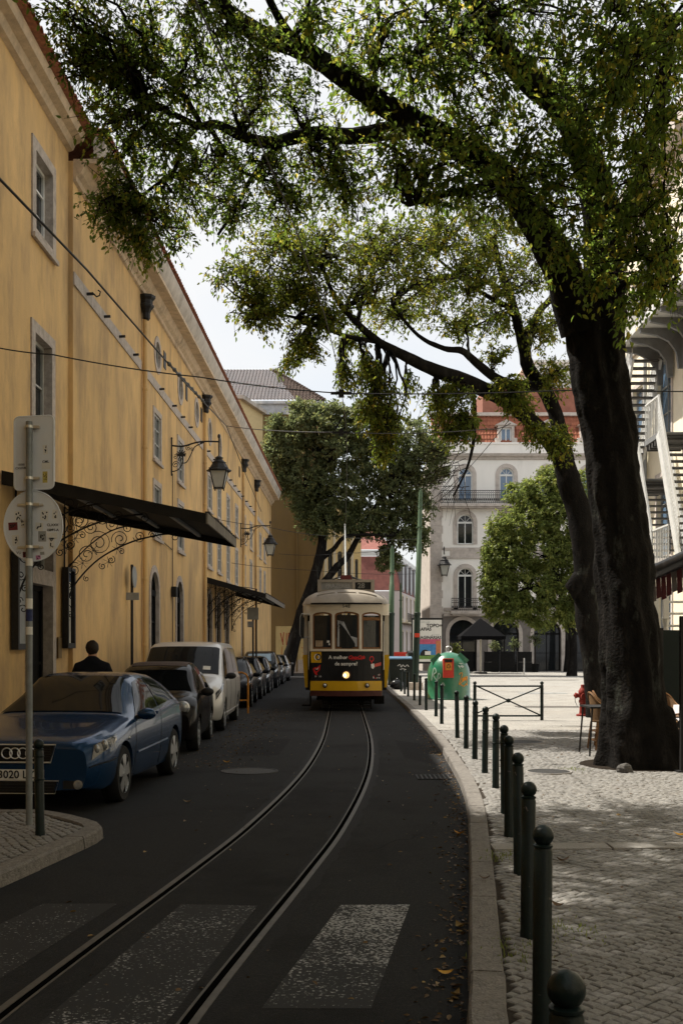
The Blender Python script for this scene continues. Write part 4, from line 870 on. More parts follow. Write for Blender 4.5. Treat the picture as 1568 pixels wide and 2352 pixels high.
flight('right flight of the fire stairs, running from the middle landing down to the frame edge', 28.2, 7.5, 26.5, 4.0, 8.55, 9.45, 18)
landing('middle landing under the tall window, top of the right flight', 28.2, 29.5, 7.5, 8.55, 9.55)
landing('landing at the head of the lower left flight', 30.1, 31.6, 6.55, 8.55, 9.55)
landing('lowest landing just above the black awning', 27.4, 28.8, 3.9, 8.55, 9.55)
t = thing('gallery', 'top gallery slab on rows of curved iron brackets', 'gallery', (8.3, 25, 10.7), group=None)
m = MB(); m.box(8.3, 9.58, 24, 31.3, 10.62, 10.82); m.build('deck', STAIRL, t)
m = MB(); m.bar((8.33, 24, 11.8), (8.33, 31.3, 11.8), .05)
for i in range(60): y = 24 + 7.3 * i / 60; m.bar((8.33, y, 10.8), (8.33, y, 11.8), .02)
m.build('railing', STAIRL, t)
for i in range(8):
    y = 24.6 + i * .93; m = MB(); pr = [(8.35, 10.615), (9.56, 10.615), (9.56, 9.5), (9.42, 9.5), (9.36, 9.95), (9.15, 10.25), (8.8, 10.42), (8.35, 10.5)]
    m.prism(pr, lambda a, b, d: Vector((a, d, b)), y - .06, y + .06); m.build('bracket', STAIR, t)
# ------------------------------------------------------------------ tram
YELLOW = M('tram_yellow', (.62, .36, .012), .35, var=.06, scale=3, coat=.3)
CREAMT = M('tram_cream', (.61, .55, .45), .45, var=.08, scale=4, col2=(.52, .46, .37), mixpos=(.6, .8))
ROOFG = M('tram_roof_grey', (.30, .265, .22), .45, var=.12, scale=4, col2=(.20, .18, .15), mixpos=(.5, .75))
BLKAD = M('black_vinyl', (.012, .012, .014), .3, var=.2)
MAROON = M('maroon_bumper', (.07, .022, .018), .55, var=.3, scale=8)
WOOD = M('varnished_wood', (.17, .075, .025), .4, var=.25, scale=12)
UNDER = M('underframe', (.010, .009, .008), .9, spec=.05, var=.3)
TR = thing('tram', 'yellow and cream vintage tram number 548 with lit headlamp on the rails', 'tram', (.13, 29.1, ROAD), local=True)
bow = lambda x: .24 * (min(abs(x), 1.0)) ** 2
ft = lambda u, o, z: Vector((u, bow(u) - o, z))
def tpart(name, mat, fill, parent=TR, smooth=None, label=None):
    m = MB(); fill(m); return m.build(name, mat, parent, smooth=smooth, label=label)
tpart('front_panel', BLKAD, lambda m: m.grid(lambda u, z: ft(u, 0, z), np.linspace(-.97, .97, 13), [.80, 1.2, 1.60]), label='black advertising panel on the tram front')
tpart('front_apron', YELLOW, lambda m: m.grid(lambda u, z: ft(u, .008 - (.8 - z) * .05, z), np.linspace(-.985, .985, 13), [.54, .66, .802]))
tpart('bumper', MAROON, lambda m: m.prism([(-.99, .27), (-.95, .2), (-.5, .02), (0, -.06), (.5, .02), (.95, .2), (.99, .27), (.9, .42), (-.9, .42)], lambda a, b, d: Vector((a, b, d)), .40, .545), smooth=40)
H3 = [(-.915, -.385, 1.655, 2.64, 'seg', .08), (-.31, .355, 1.655, 2.65, 'seg', .09), (.43, .955, 1.655, 2.64, 'seg', .08)]
wf = MB(); wall(wf, ft, -1.0, 1.0, 1.60, 2.86, H3, .07, du=.14); wf = wf.build('front_frame', CREAMT, TR)
tpart('sill_rail', CREAMT, lambda m: [m.fbox(ft, a, b, 0, .035, 1.595, 1.64) for a, b in zip(np.linspace(-1, 1, 11), np.linspace(-1, 1, 11)[1:])])
for i, h in enumerate(H3):
    m = MB(); ring_frame(m, ft, hole_loop(h, -.001), [((p[0] - (h[0] + h[1]) / 2) * .86 + (h[0] + h[1]) / 2, (p[1] - 2.15) * .91 + 2.15) for p in hole_loop(h)], -.06, -.035)
    if i == 2: m.fbox(ft, h[0] + .02, h[1] - .02, -.058, -.028, 2.42, 2.50)
    w = m.build('window_frame', WOOD, TR)
    m = MB(); lp = hole_loop(h); m.grid(lambda u, z: ft(u, -.05, z), np.linspace(h[0] + .02, h[1] - .02, 5), [1.67, 2.1, h[3] - .09]); m.build('pane', GLASS, w)
m = MB(); m.tube([ft(-.02, .04, 2.66), ft(-.25, .03, 2.2)], .008, 5); m.tube([ft(.02, .04, 2.66), ft(-.2, .03, 2.2)], .008, 5); m.bar(ft(-.24, .02, 2.4), ft(-.24, .02, 1.95), .02); m.build('wiper', BLACK, TR)
for (u, z, w_, h_, mt) in ((-.74, 1.80, .20, .16, 'orange_card'), (-.49, 1.85, .07, .06, None), (-.46, 1.78, .04, .05, None)):
    m = MB(); m.fbox(ft, u - w_ / 2, u + w_ / 2, -.045, -.035, z - h_ / 2, z + h_ / 2); m.build('windscreen_card', PAPER if mt is None else M('orange_card', (.4, .3, .2), .7, var=.4, scale=9), TR)
m = MB(); m.fbox(ft, -.31 + .05, .30, -.09, -.08, 1.68, 1.72); m.build('cab_ledge', WOOD, TR)
# reflection of sky and building drawn as a pale shape on the middle pane
m = MB(); m.poly([ft(-.24, -.045, 1.72), ft(.30, -.045, 1.72), ft(.30, -.045, 1.95), ft(.12, -.045, 2.0), ft(.02, -.045, 2.2), ft(-.06, -.045, 2.38), ft(-.24, -.045, 2.42)]); m.build('pane_reflection', M('pale_reflection', (.34, .35, .37), .6, var=.2, scale=5), TR)
tpart('fascia', CREAMT, lambda m: m.grid(lambda u, z: ft(u, .012, z), np.linspace(-1.0, 1.0, 13), [2.70, 2.86]))
# corner posts and doorways
for s in (-1, 1):
    tpart('corner_cap', CREAMT, lambda m: m.prism([(s * 1.0, .235), (s * 1.12, .30), (s * 1.19, .42), (s * 1.19, .95), (s * 1.0, .95)], lambda a, b, d: Vector((a, b, d)), 2.56, 2.86), smooth=60)
    tpart('door_post', CREAMT, lambda m: m.box(min(s * 1.07, s * 1.19), max(s * 1.07, s * 1.19), .52, .74, 1.5, 2.56))
    tpart('door_post', YELLOW, lambda m: m.prism([(s * 1.07, 1.5), (s * 1.2, 1.5), (s * 1.2, 1.3), (s * 1.14, .62), (s * 1.05, .62)], lambda a, b, d: Vector((a, d, b)), .52, .78), label='yellow lower door post')
    tpart('door_recess', UNDER, lambda m: m.add([(s * .985, .24, .55), (s * 1.09, .6, .55), (s * 1.09, .6, 2.6), (s * .985, .24, 2.6)], [(0, 1, 2, 3)]))
    tpart('grab_rail', STEEL, lambda m: m.tube([(s * 1.03, .26, 1.1), (s * 1.03, .23, 1.2), (s * 1.03, .23, 2.3), (s * 1.03, .26, 2.4)], .014, 6))
    # side of the saloon
    fsd = lambda u, o, z: Vector((s * (1.19 - .05 * max(0, (1.4 - z)) + o), .74 + u, z))
    hs = [(.5 + i * .85, 1.2 + i * .85, 1.66, 2.5) for i in range(8)]
    m = MB(); wall(m, fsd, 0, 7.6, .62, 1.5, [], .05); m.build('side_panel', YELLOW, TR, label='yellow lower side')
    m = MB(); wall(m, fsd, 0, 7.6, 1.5, 2.86, hs, .05); sw_ = m.build('side_panel', CREAMT, TR)
    for h in hs: m = MB(); m.fbox(fsd, h[0], h[1], -.05, -.04, h[2], h[3]); m.build('pane', GLASS, sw_)
tpart('back_panel', YELLOW, lambda m: m.box(-1.15, 1.15, 8.34, 8.4, .6, 2.8)); tpart('floor', UNDER, lambda m: m.box(-1.12, 1.12, .45, 8.3, .55, .62))
TR.scale = (1.02, 1, 1.05)
# roof dome
def roofz(x, y):
    e = max(0, 1.1 - (y + .12)) / 1.1; f = (1 - min(1, e) ** 2.3) ** .5 if e > 0 else 1.0
    q = max(0, 1 - abs(x / 1.235) ** 2.4) ** .55; return 2.86 + .44 * q * max(.0, f) ** .8
def rfn(a, y):
    e = max(0, 1.1 - (y + .12)) / 1.1; wv = 1.235 * (1 - .22 * min(1, e) ** 3.0); return Vector((a * wv, y + .18 * abs(a) ** 2 * max(0, 1 - max(0, y) / 1.2), roofz(a * 1.235, y)))
tpart('roof', ROOFG, lambda m: m.grid(rfn, np.linspace(-1, 1, 27), list(np.linspace(-.12, 1.0, 12)) + [2, 4, 6, 8.5]), smooth=60)
tpart('roof_gutter', UNDER, lambda m: m.tube([rfn(a, -.12) + Vector((0, -.01, 0)) for a in np.linspace(-1, 1, 15)] + [Vector((1.24, 8.4, 2.86))], .022, 6))
for c in (-.62, .02, .66): tpart('drip_rail', ROOFG, lambda m: m.tube([rfn(c / 1.235 + d / 1.235, .10 - .0 * d) + Vector((0, -.015, .0)) for d in np.linspace(-.28, .28, 7)], .016, 5))
tpart('monitor_roof', ROOFG, lambda m: m.box(-.62, .62, 1.3, 8.0, 3.2, 3.42))
tpart('sign_frame', ROOFG, lambda m: [m.box(-.79, .79, .50, .75, 3.46, 3.53), m.box(-.79, -.69, .50, .75, 3.05, 3.46), m.box(.69, .79, .50, .75, 3.05, 3.46), m.box(-.69, .69, .50, .75, 3.22, 3.26), m.box(.17, .25, .5, .75, 3.26, 3.46)])
tpart('destination_blind', M('frosted_blind', (.24, .24, .235), .35, var=.3, scale=7), lambda m: m.box(-.69, .17, .54, .56, 3.26, 3.46)); tpart('number_blind', BLACK, lambda m: m.box(.25, .69, .54, .56, 3.26, 3.46))
fx = lambda y: (lambda u, v, d, cx=0, cz=0: Vector((u + cx, y - d, v + cz)))
def ttext(s, size, cx, cz, mat, y=None, **k): return text(s, size, (lambda u, v, d: Vector((cx + u, (bow(cx + u) if y is None else y) - .004 - d, cz + v))), mat, 'lettering', TR, **k)
GREYI = M('dim_grey_print', (.19, .185, .17), .6, var=.1)
ttext('PRAZERES', .15, -.23, 3.36, M('pale_print', (.34, .34, .33), .6, var=.1), y=.535, bold=.004); ttext('28', .20, .42, 3.36, GREYI, y=.535, bold=.006)
ttext('548', .125, 0, 2.785, INK, y=None, space=1.2).location.y -= .022
ttext('A melhor', .135, -.22, 1.43, INKW, bold=.002); ttext('de sempre?', .135, 0, 1.26, INKW, bold=.002)
REDI = M('red_print', (.55, .02, .02), .5, var=.05)
ttext('Coca-Cola', .125, .28, 1.43, REDI, shear=.35, bold=.003, space=.82)
m = MB(); m.tube([ft(.10, .006, 1.37), ft(.2, .006, 1.36), ft(.3, .006, 1.385), ft(.44, .006, 1.37)], .006, 4); m.build('script_flourish', REDI, TR)
tpart('yellow_square', YELLOW, lambda m: m.grid(lambda u, z: ft(u, .004, z), np.linspace(-.965, -.68, 4), [1.29, 1.585]))
for c, mt in ((-.80, INKW), (-.765, INK)):
    m = MB(); n = 20; m.add([ft(c + r * math.cos(2 * math.pi * i / n), .008 + (.002 if mt is INK else 0), 1.44 + r * 1.1 * math.sin(2 * math.pi * i / n)) for i in range(n) for r in (.05, .078)], [(2 * i, 2 * i + 1, 2 * ((i + 1) % n) + 1, 2 * ((i + 1) % n)) for i in range(n)]); m.build('ring_emblem', mt, TR)
# printed cartoon marks: open red mouth, hand with lens, bubbles
def flat(name, pts, mat, d=.006): m = MB(); m.poly([ft(a, d, b) for a, b in pts]); m.build(name, mat, TR)
flat('mouth_print', [(-.92, 1.12), (-.86, 1.17), (-.80, 1.16), (-.70, 1.24), (-.72, 1.10), (-.80, 1.02), (-.78, .95), (-.84, .97), (-.88, 1.03)], REDI)
flat('mouth_print', [(-.88, 1.12), (-.80, 1.12), (-.74, 1.18), (-.75, 1.10), (-.82, 1.05)], BLACK, .009); flat('teeth_print', [(-.87, 1.12), (-.80, 1.125), (-.745, 1.17), (-.78, 1.105)], INKW, .012)
for a in (-.86, -.83, -.74, -.70): flat('drop_print', [(a, .90), (a + .012, .96), (a + .02, .91)], INKW)
m = MB(); n = 18; m.add([ft(.70 + r * math.cos(2 * math.pi * i / n), .007, 1.39 + r * 1.2 * math.sin(2 * math.pi * i / n)) for i in range(n) for r in (.042, .062)], [(2 * i, 2 * i + 1, 2 * ((i + 1) % n) + 1, 2 * ((i + 1) % n)) for i in range(n)]); m.build('lens_print', REDI, TR)
flat('lens_print', [(.69, 1.31), (.71, 1.31), (.73, 1.14), (.71, 1.14)], REDI); flat('hand_print', [(.68, 1.25), (.76, 1.27), (.78, 1.18), (.74, 1.12), (.69, 1.15)], INKW, .010); flat('sleeve_print', [(.78, 1.25), (.965, 1.31), (.965, 1.22), (.78, 1.17)], M('salmon_print', (.5, .08, .06), .5))
for i in range(11):
    a, b, r = .74 + random.random() * .2, .87 + random.random() * .12, .010 + random.random() * .012
    m = MB(); m.add([ft(a + q * math.cos(i_ * math.pi / 5), .007, b + q * math.sin(i_ * math.pi / 5)) for i_ in range(10) for q in (r * .6, r)], [(2 * i_, 2 * i_ + 1, 2 * ((i_ + 1) % 10) + 1, 2 * ((i_ + 1) % 10)) for i_ in range(10)]); m.build('bubble_print', INKW if i % 2 else REDI, TR)
hl = tpart('headlight', MAROON, lambda m: m.lathe([(.09, .05), (.125, .03), (.13, -.03), (.115, -.055), (.095, -.05)], 20, (0, -.01, .965), axis='y', cap=False))
tpart('lamp_lens', M('lit_lens', (.9, .7, .4), .3, emit=(1, .60, .20, .6)), lambda m: m.ball((0, -.03, .965), .092, 16, 8, sy=.35), hl, smooth=60)
tpart('hot_spot', M('lit_bulb', (1, .9, .7), .3, emit=(1, .84, .5, 2.2)), lambda m: m.ball((-.03, -.05, .955), .05, 10, 8, sy=.35), hl, smooth=60)
for u in (-.58, .575):
    l_ = tpart('marker_light', BLACK, lambda m: m.lathe([(.062, .02), (.062, -.03), (.048, -.035)], 16, (u, bow(u) - .02, .685), axis='y'))
    tpart('lens', CHROME, lambda m: m.ball((u, bow(u) - .05, .69), .042, 10, 6, sy=.5), l_, smooth=60)
# mirror, trolley gear, underframe, steps
tpart('mirror', BLACK, lambda m: m.prism([(-1.20, 1.95), (-1.115, 1.95), (-1.10, 2.5), (-1.20, 2.5)], lambda a, b, d: Vector((a - .04, d, b)), .12, .18))
tpart('mirror_arm', GREYM, lambda m: [m.tube([(-1.0, .25, 2.58), (-1.22, .15, 2.60), (-1.26, .15, 2.5), (-1.27, .15, 2.05), (-1.22, .15, 1.93), (-1.0, .25, 2.0)], .013, 5)])
tpart('trolley_base', M('red_oxide', (.09, .02, .018), .6, var=.3), lambda m: [m.box(-.16, .18, 2.1, 2.9, 3.62, 3.76), m.box(-.5, .5, 2.2, 2.3, 3.42, 3.46)])
tpart('trolley_spring', IRON, lambda m: [m.tube([(s * .62, 2.0, 3.45), (s * .45, 2.0, 3.60), (s * .15, 2.1, 3.72)], .022, 6) for s in (-1, 1)] + [m.tube([(s * .55, 1.5, 3.46), (s * .62, 2.4, 3.62), (s * .3, 2.4, 3.68), (0, 2.2, 3.66)], .018, 5) for s in (-1, 1)] + [m.bar((-.75, 1.4, 3.5), (.75, 1.4, 3.5), .04)])
tpart('trolley_pole', GREYM, lambda m: [m.tube([(0, 2.6, 3.72), (-.01, 6.4, 5.66)], [.032, .018], 7), m.lathe([(.02, -.03), (.045, 0), (.02, .03)], 8, (-.01, 6.4, 5.68), axis='x')])
tpart('underframe', UNDER, lambda m: [m.box(-.62, .62, .5, 1.2, .28, .45), m.box(-.85, .85, 2.0, 6.4, .22, .52)])
for i in range(7): tpart('lifeguard_slat', UNDER, lambda m: m.box(-.66, .70, .45 - .07 * i, .50 - .07 * i, .34 - .04 * i, .37 - .04 * i))
for s in (-1, 1): tpart('lifeguard_bar', UNDER, lambda m: m.bar((s * .64 + .02, .5, .38), (s * .66 + .02, 0.0, .08), .04))
for y in (2.9, 5.2):
    for s in (-1, 1): tpart('wheel', UNDER, lambda m: m.lathe([(.36, -.05), (.38, -.05), (.33, -.01), (.33, .06), (.1, .07)], 20, (s * .475, y, .338), axis='x'), smooth=40)
tpart('folding_step', UNDER, lambda m: [m.add([(-1.0, .3, .50), (-1.08, .3, .24), (-1.16, .3, .17), (-1.22, .3, .15), (-1.22, .75, .15), (-1.16, .75, .17), (-1.08, .75, .24), (-1.0, .75, .5)], [(0, 1, 6, 7), (1, 2, 5, 6), (2, 3, 4, 5)]), m.box(-1.22, -.98, .3, .75, .12, .15), m.bar((-.98, .3, .5), (-.98, .3, .14), .05)])
tpart('folding_step', UNDER, lambda m: [m.box(.78, 1.05, .35, .8, .18, .40)])

# ------------------------------------------------------------------ cars
PAINTS = {}
def paint(n, c, metal=.35, rough=.28, coat=None): 
    if n not in PAINTS: PAINTS[n] = M('car_paint_' + n, c, rough, metal=metal, var=.04, scale=2, spec=(.3 if max(c) > .09 else .06), coat=(.45 if max(c) > .09 else 0) if coat is None else coat)
    return PAINTS[n]
CGLASS = M('car_glass', (.007, .008, .009), .04, var=.2, scale=2, spec=.13)
LAMPG = M('headlight_glass', (.30, .31, .32), .12, metal=.5, var=.5, scale=14, coat=1)
LAMPD = M('headlight_housing', (.045, .047, .05), .15, metal=.3, var=.5, scale=10, coat=1)
RIM = M('alloy_rim', (.55, .56, .57), .3, metal=.8, var=.08)
TAIL = M('tail_lamp', (.35, .02, .015), .2, var=.2, coat=1)
INTER = M('dark_seat', (.03, .03, .03), .8)
def cat(p, t):
    i = min(int(t), len(p) - 2); f = t - i; a, b, c, d = p[max(i - 1, 0)], p[i], p[i + 1], p[min(i + 2, len(p) - 1)]
    return tuple(.5 * (2 * b[k] + (c[k] - a[k]) * f + (2 * a[k] - 5 * b[k] + 4 * c[k] - d[k]) * f * f + (3 * b[k] - a[k] - 3 * c[k] + d[k]) * f ** 3) for k in range(2))
def car(name, label, x, y, yaw, S, detail=True, group='cars parked along the yellow building'):
    t = thing(name, label, S.get('cat', 'car'), (x, y, ROAD), yaw, group=group, local=True)
    Lc, hwid = S['L'], S['W'] / 2; zt, zb, ne = S['zt'], S['zb'], S.get('nose', .42); wr = S.get('wr', .66); z0 = S.get('z0', .2)
    def hw(u):
        e = max(0, ne - u) / ne; r = max(0, u - (Lc - ne * .7)) / (ne * .7)
        return hwid * (1 - S.get('taper', .26) * min(1, e) ** 2.3) * (1 - .16 * min(1, r) ** 2.2)
    def sec(u):
        h, b, tp = hw(u), interp(zb, u), interp(zt, u); q = interp([(0, .04), (.12, .02), (.3, 0), (Lc - .3, 0), (Lc, .08)], u); a = z0 + q
        b = min(b, tp - .02); k = max(0, min(1, (tp - b) / .42)); k = k * k * (3 - 2 * k); rw = h * (.82 * (1 - k) + wr * k)
        return [(0, a), (h * .80, a), (h * .95, a + .06), (h, a + .5 * (b - a)), (h * .99, b - .07 if b - a > .2 else b - .02), (h * .955, b), (h * .955 * .5 + rw * .5 + .012 * k, b + (tp - b) * (.42 * (1 - k) + .50 * k)), (rw, b + (tp - b) * (.75 * (1 - k) + .90 * k)), (rw * .72, b + (tp - b) * (.93 * (1 - k) + .985 * k)), (0, tp)]
    def S_(u, s, side=1): p = cat(sec(u), s); return Vector((p[0] * side, u, p[1]))
    us = [0, .015, .04, .08, .14, .22, .3]; u = .42
    while u < Lc - .3: us.append(u); u += .09 if detail else .16
    us += [Lc - .28, Lc - .18, Lc - .1, Lc - .04, Lc]
    ss = [i * (1 / 3) for i in range(28)] if detail else [i * .5 for i in range(19)]
    m = MB(); ring = len(ss) * 2 - 2; vs = []
    for u in us:
        half = [S_(u, min(s, 8.999)) for s in ss]; vs += half + [Vector((-p.x, p.y, p.z)) for p in half[-2:0:-1]]
    fs = [(i * ring + j, i * ring + (j + 1) % ring, (i + 1) * ring + (j + 1) % ring, (i + 1) * ring + j) for i in range(len(us) - 1) for j in range(ring)]
    fs += [tuple(range(ring - 1, -1, -1)), tuple(range((len(us) - 1) * ring, len(us) * ring))]
    m.add(vs, fs); body = m.build('body', S['paint'], t)
    # wheel housings cut out of the shell
    wr_, tr = S.get('wrad', .31), S.get('track', hwid - .02)
    cm = MB()
    for wy in S['axles']:
        for sx in (-1, 1): cm.lathe([(wr_ + .055, -.30), (wr_ + .055, .30)], 28, (sx * hwid * .86, wy, wr_ + .0), axis='x')
    cut = cm.build('cut', BLACK); cut.parent = t; md = body.modifiers.new('b', 'BOOLEAN'); md.object = cut; md.operation = 'DIFFERENCE'; md.solver = 'EXACT'
    bpy.context.view_layer.update(); dg = bpy.context.evaluated_depsgraph_get(); me = bpy.data.meshes.new_from_object(body.evaluated_get(dg)); body.modifiers.clear(); old = body.data; body.data = me; bpy.data.objects.remove(cut)
    me.shade_smooth(); me.set_sharp_from_angle(angle=R(38))
    def patch(name, quad, mat, side, off=.006, nu=10, nv=8, parent=t, mirror=False):
        (u0, s0), (u1, s1), (u2, s2), (u3, s3) = quad
        def fn(a, b):
            uu = (u0 * (1 - b) + u1 * b) * (1 - a) + (u3 * (1 - b) + u2 * b) * a; sv = (s0 * (1 - b) + s1 * b) * (1 - a) + (s3 * (1 - b) + s2 * b) * a
            sd = side
            if mirror and sv > 9: sv = 18 - sv; sd = -side
            sv = min(sv, 8.999); p = S_(uu, sv, sd); e = .01
            du = S_(min(uu + e, Lc), sv, sd) - S_(max(uu - e, 0), sv, sd); dv = S_(uu, min(sv + e, 8.999), sd) - S_(uu, sv - e, sd); n = du.cross(dv)
            if n.length < 1e-9: n = Vector((0, 0, 1))
            n.normalize(); c = Vector((0, uu, .7))
            if n.dot(p - c) < 0: n = -n
            return p + n * off
        m = MB(); m.grid(fn, list(np.linspace(0, 1, nu)), list(np.linspace(0, 1, nv))); return m.build(name, mat, parent, smooth=70)
    # glass
    ws = S['screen']; patch('windscreen', ((ws[0], 7.02), (ws[1], 7.28), (ws[1], 10.72), (ws[0], 10.98)), S.get('glass', CGLASS), 1, .007, 25, 8, mirror=True) if False else None
    def scr(a, b):            # a across, b up the slope
        uu = ws[0] + (ws[1] - ws[0]) * b + .0 * abs(a - .5); sv = 6.80 + .30 * b + (1 - abs(2 * a - 1)) * (8.999 - 6.80 - .30 * b); p = S_(uu, min(sv, 8.999), 1 if a > .5 else -1); return p + Vector((0, -.007, .009))
    m = MB(); m.grid(scr, list(np.linspace(0, 1, 21)), list(np.linspace(0, 1, 9))); m.build('windscreen', S.get('glass', CGLASS), t, smooth=70)
    rs = S['rear']
    def scr2(a, b):
        uu = rs[0] + (rs[1] - rs[0]) * b; sv = 7.15 + (1 - abs(2 * a - 1)) * (8.999 - 7.15); p = S_(uu, min(sv, 8.999), 1 if a > .5 else -1); return p + Vector((0, .007, .007))
    m = MB(); m.grid(scr2, list(np.linspace(0, 1, 11)), list(np.linspace(0, 1, 5))); m.build('rear_window', CGLASS, t, smooth=70)
    for sd in (1, -1):
        for q in S['side']: patch('side_window', q, S.get('sglass', CGLASS), sd, .006, 10, 6)
        for q in S['lamps']: patch('headlight', q, S.get('lampmat', LAMPG), sd, .008, 8, 6)
        # mirror
        mu, ms = S['mirror']; p = S_(mu, ms, sd); m = MB(); m.ball(p + Vector((sd * .13, -.02, .045)), .1, 14, 8, sx=1.15, sy=.65, sz=.72); mi = m.build('mirror', S.get('mirror_mat', S['paint']), t, smooth=70)
        m = MB(); m.bar(p, p + Vector((sd * .07, 0, .01)), .05, .05); m.build('mirror_stalk', BLACK, mi)
        for (hu, hs) in S.get('handles', []): p = S_(hu, hs, sd); m = MB(); m.box(p.x - .01, p.x + .025 if sd > 0 else p.x + .01, hu - .09, hu + .09, p.z - .015, p.z + .015) if sd > 0 else m.box(p.x - .025, p.x + .01, hu - .09, hu + .09, p.z - .015, p.z + .015); m.build('door_handle', S['paint'], t)
        if detail:      # door shut lines and rubbing strip
            for (du_, s0, s1) in S.get('gaps', []):
                m = MB(); pts = [S_(du_ + .04 * math.sin((s - 4) * 1.0), s, sd) * 1.0 for s in np.linspace(s0, s1, 10)]; m.tube([p + Vector((sd * .0005, 0, 0)) for p in pts], .004, 4); m.build('shut_line', BLACK, t)
            if S.get('strip'): u0, u1, s = S['strip']; m = MB(); m.tube([S_(u, s, sd) for u in np.linspace(u0, u1, 12)], .014, 6); m.build('rubbing_strip', S['paint'], t)
    # wheels
    for wy in S['axles']:
        for sx in (-1, 1):
            m = MB(); w2 = .10; m.lathe([(wr_ * .64, sx * .02), (wr_ * .70, sx * w2 * .95), (wr_ * .93, sx * w2), (wr_, sx * w2 * .72), (wr_, -sx * w2 * .72), (wr_ * .93, -sx * w2), (wr_ * .5, -sx * w2)], 26, (sx * (tr - w2), wy, wr_), axis='x', cap=False); w = m.build('wheel', RUBBER, t, smooth=50)
            ox = sx * tr; rr = wr_ * .70; m = MB(); cx = Vector((ox - sx * .012, wy, wr_))
            m.lathe([(rr, .012 * sx + 0), (rr, -.02 * sx), (rr * .90, -.03 * sx)], 24, cx, axis='x', cap=False)
            ns = S.get('spokes', 5)
            for k in range(ns):
                a = 2 * math.pi * k / ns + .3; dv = Vector((0, math.cos(a), math.sin(a))); pv = Vector((0, -math.sin(a), math.cos(a))); o_ = Vector((sx * .012, 0, 0)); sw_ = S.get('spw', .34)
                p0, p1, p2 = cx + dv * rr * .12, cx + dv * rr * .55, cx + dv * rr * .97
                m.add([p0 + pv * rr * .16 + o_, p0 - pv * rr * .16 + o_, p1 - pv * rr * sw_ * .8 + o_, p1 + pv * rr * sw_ * .8 + o_, p2 - pv * rr * sw_ + o_ * .4, p2 + pv * rr * sw_ + o_ * .4], [(0, 1, 2, 3), (3, 2, 4, 5)])
            m.lathe([(.001, .012 * sx), (rr * .2, .012 * sx), (rr * .22, 0)], 12, cx + Vector((sx * .004, 0, 0)), axis='x', cap=False); m.build('rim', S.get('rim', RIM), w)
            m = MB(); m.lathe([(.001, 0), (rr * .97, 0)], 20, cx - Vector((sx * .035, 0, 0)), axis='x', cap=False); m.build('brake_disc', BLACK, w)
            m = MB(); m.lathe([(wr_ + .05, -.02), (wr_ + .052, .02)], 28, (sx * (hwid - .16), wy, wr_ + .005), axis='x', cap=False); m.build('arch_liner', BLACK, t)
    t['_S'] = 0; del t['_S']; return t, S_, patch
def front(t, name, poly, mat, y, thick=.012, fn=None):
    m = MB(); m.prism(poly, lambda a, b, d: Vector((a, y - .004 - d, b)), 0, thick); return m.build(name, mat, t)
def frame_front(t, name, poly, mat, y, w=.018, d=.016):
    m = MB(); pts = [Vector((a, y - .004 - d, b)) for a, b in poly]; m.tube(pts, w / 2, 5, closed=True); return m.build(name, mat, t)
# -- blue three-door hatchback
BLUE = paint('deep_blue', (.008, .038, .105), .45, .25)
A3 = dict(L=4.2, W=1.765, paint=BLUE, axles=(.88, 3.45), wrad=.315, track=.875, z0=.20, taper=.20, nose=.55, wr=.63,
    zt=[(0, .69), (.04, .745), (.15, .785), (.5, .85), (1.0, .92), (1.28, .955), (1.34, .99), (1.85, 1.26), (2.1, 1.375), (2.4, 1.415), (2.8, 1.42), (3.3, 1.385), (3.7, 1.30), (3.95, 1.16), (4.1, 1.0), (4.2, .86)],
    zb=[(0, .64), (.15, .715), (.6, .79), (1.1, .87), (1.5, .90), (2.5, .94), (3.5, 1.0), (3.9, .98), (4.2, .82)],
    screen=(1.33, 2.12), rear=(3.72, 4.05), side=[((1.46, 5.16), (2.20, 6.70), (2.66, 6.8), (2.62, 5.16)), ((2.68, 5.16), (2.72, 6.8), (3.25, 6.72), (3.62, 5.25))],
    lamps=[((.05, 3.62), (.11, 5.0), (.62, 4.85), (.54, 4.1))], lampmat=LAMPD, mirror=(1.52, 5.05), handles=[(2.52, 4.6)], gaps=[(1.38, 2.1, 5.0), (2.66, 2.0, 5.0)], strip=(1.45, 3.0, 2.85), spokes=5, spw=.36)
t, S_, pt = car('parked_car', 'dark blue three-door hatchback parked nearest, behind the sign pole', -3.36, 10.93, R(-3.3), A3)
front(t, 'grille', [(-.37, .705), (.37, .705), (.32, .54), (-.32, .54)], BLACK, -.005, .012); frame_front(t, 'grille_frame', [(-.39, .715), (.39, .715), (.335, .53), (-.335, .53)], CHROME, -.01)
for i in range(6): m = MB(); z = .56 + i * .026; m.tube([Vector((a, -.026, z)) for a in np.linspace(-.33, .33, 5)], .006, 4); m.build('grille_bar', BLACK, t)
for i in range(4):
    m = MB(); c = -.1275 + i * .085; m.tube([Vector((c + .055 * math.cos(a), -.036, .625 + .055 * math.sin(a))) for a in np.linspace(0, 2 * math.pi, 18)[:-1]], .007, 5, closed=True); m.build('ring_badge', CHROME, t)
pl = front(t, 'number_plate', [(-.26, .345), (.26, .345), (.26, .455), (-.26, .455)], PAPER, -.01, .014)
text('3020 LZP', .115, lambda u, v, d: Vector((u - .0, -.034 - d, .40 + v)), INK, 'plate_lettering', t, bold=.002)
front(t, 'lower_grille', [(-.40, .33), (.40, .33), (.36, .215), (-.36, .215)], BLACK, -.004, .010); frame_front(t, 'lower_grille_frame', [(-.42, .338), (.42, .338), (.38, .205), (-.38, .205)], CHROME, -.006, .008)
for i in range(3): m = MB(); z = .235 + i * .03; m.tube([Vector((a, -.022, z)) for a in np.linspace(-.37, .37, 5)], .005, 4); m.build('grille_bar', BLACK, t)
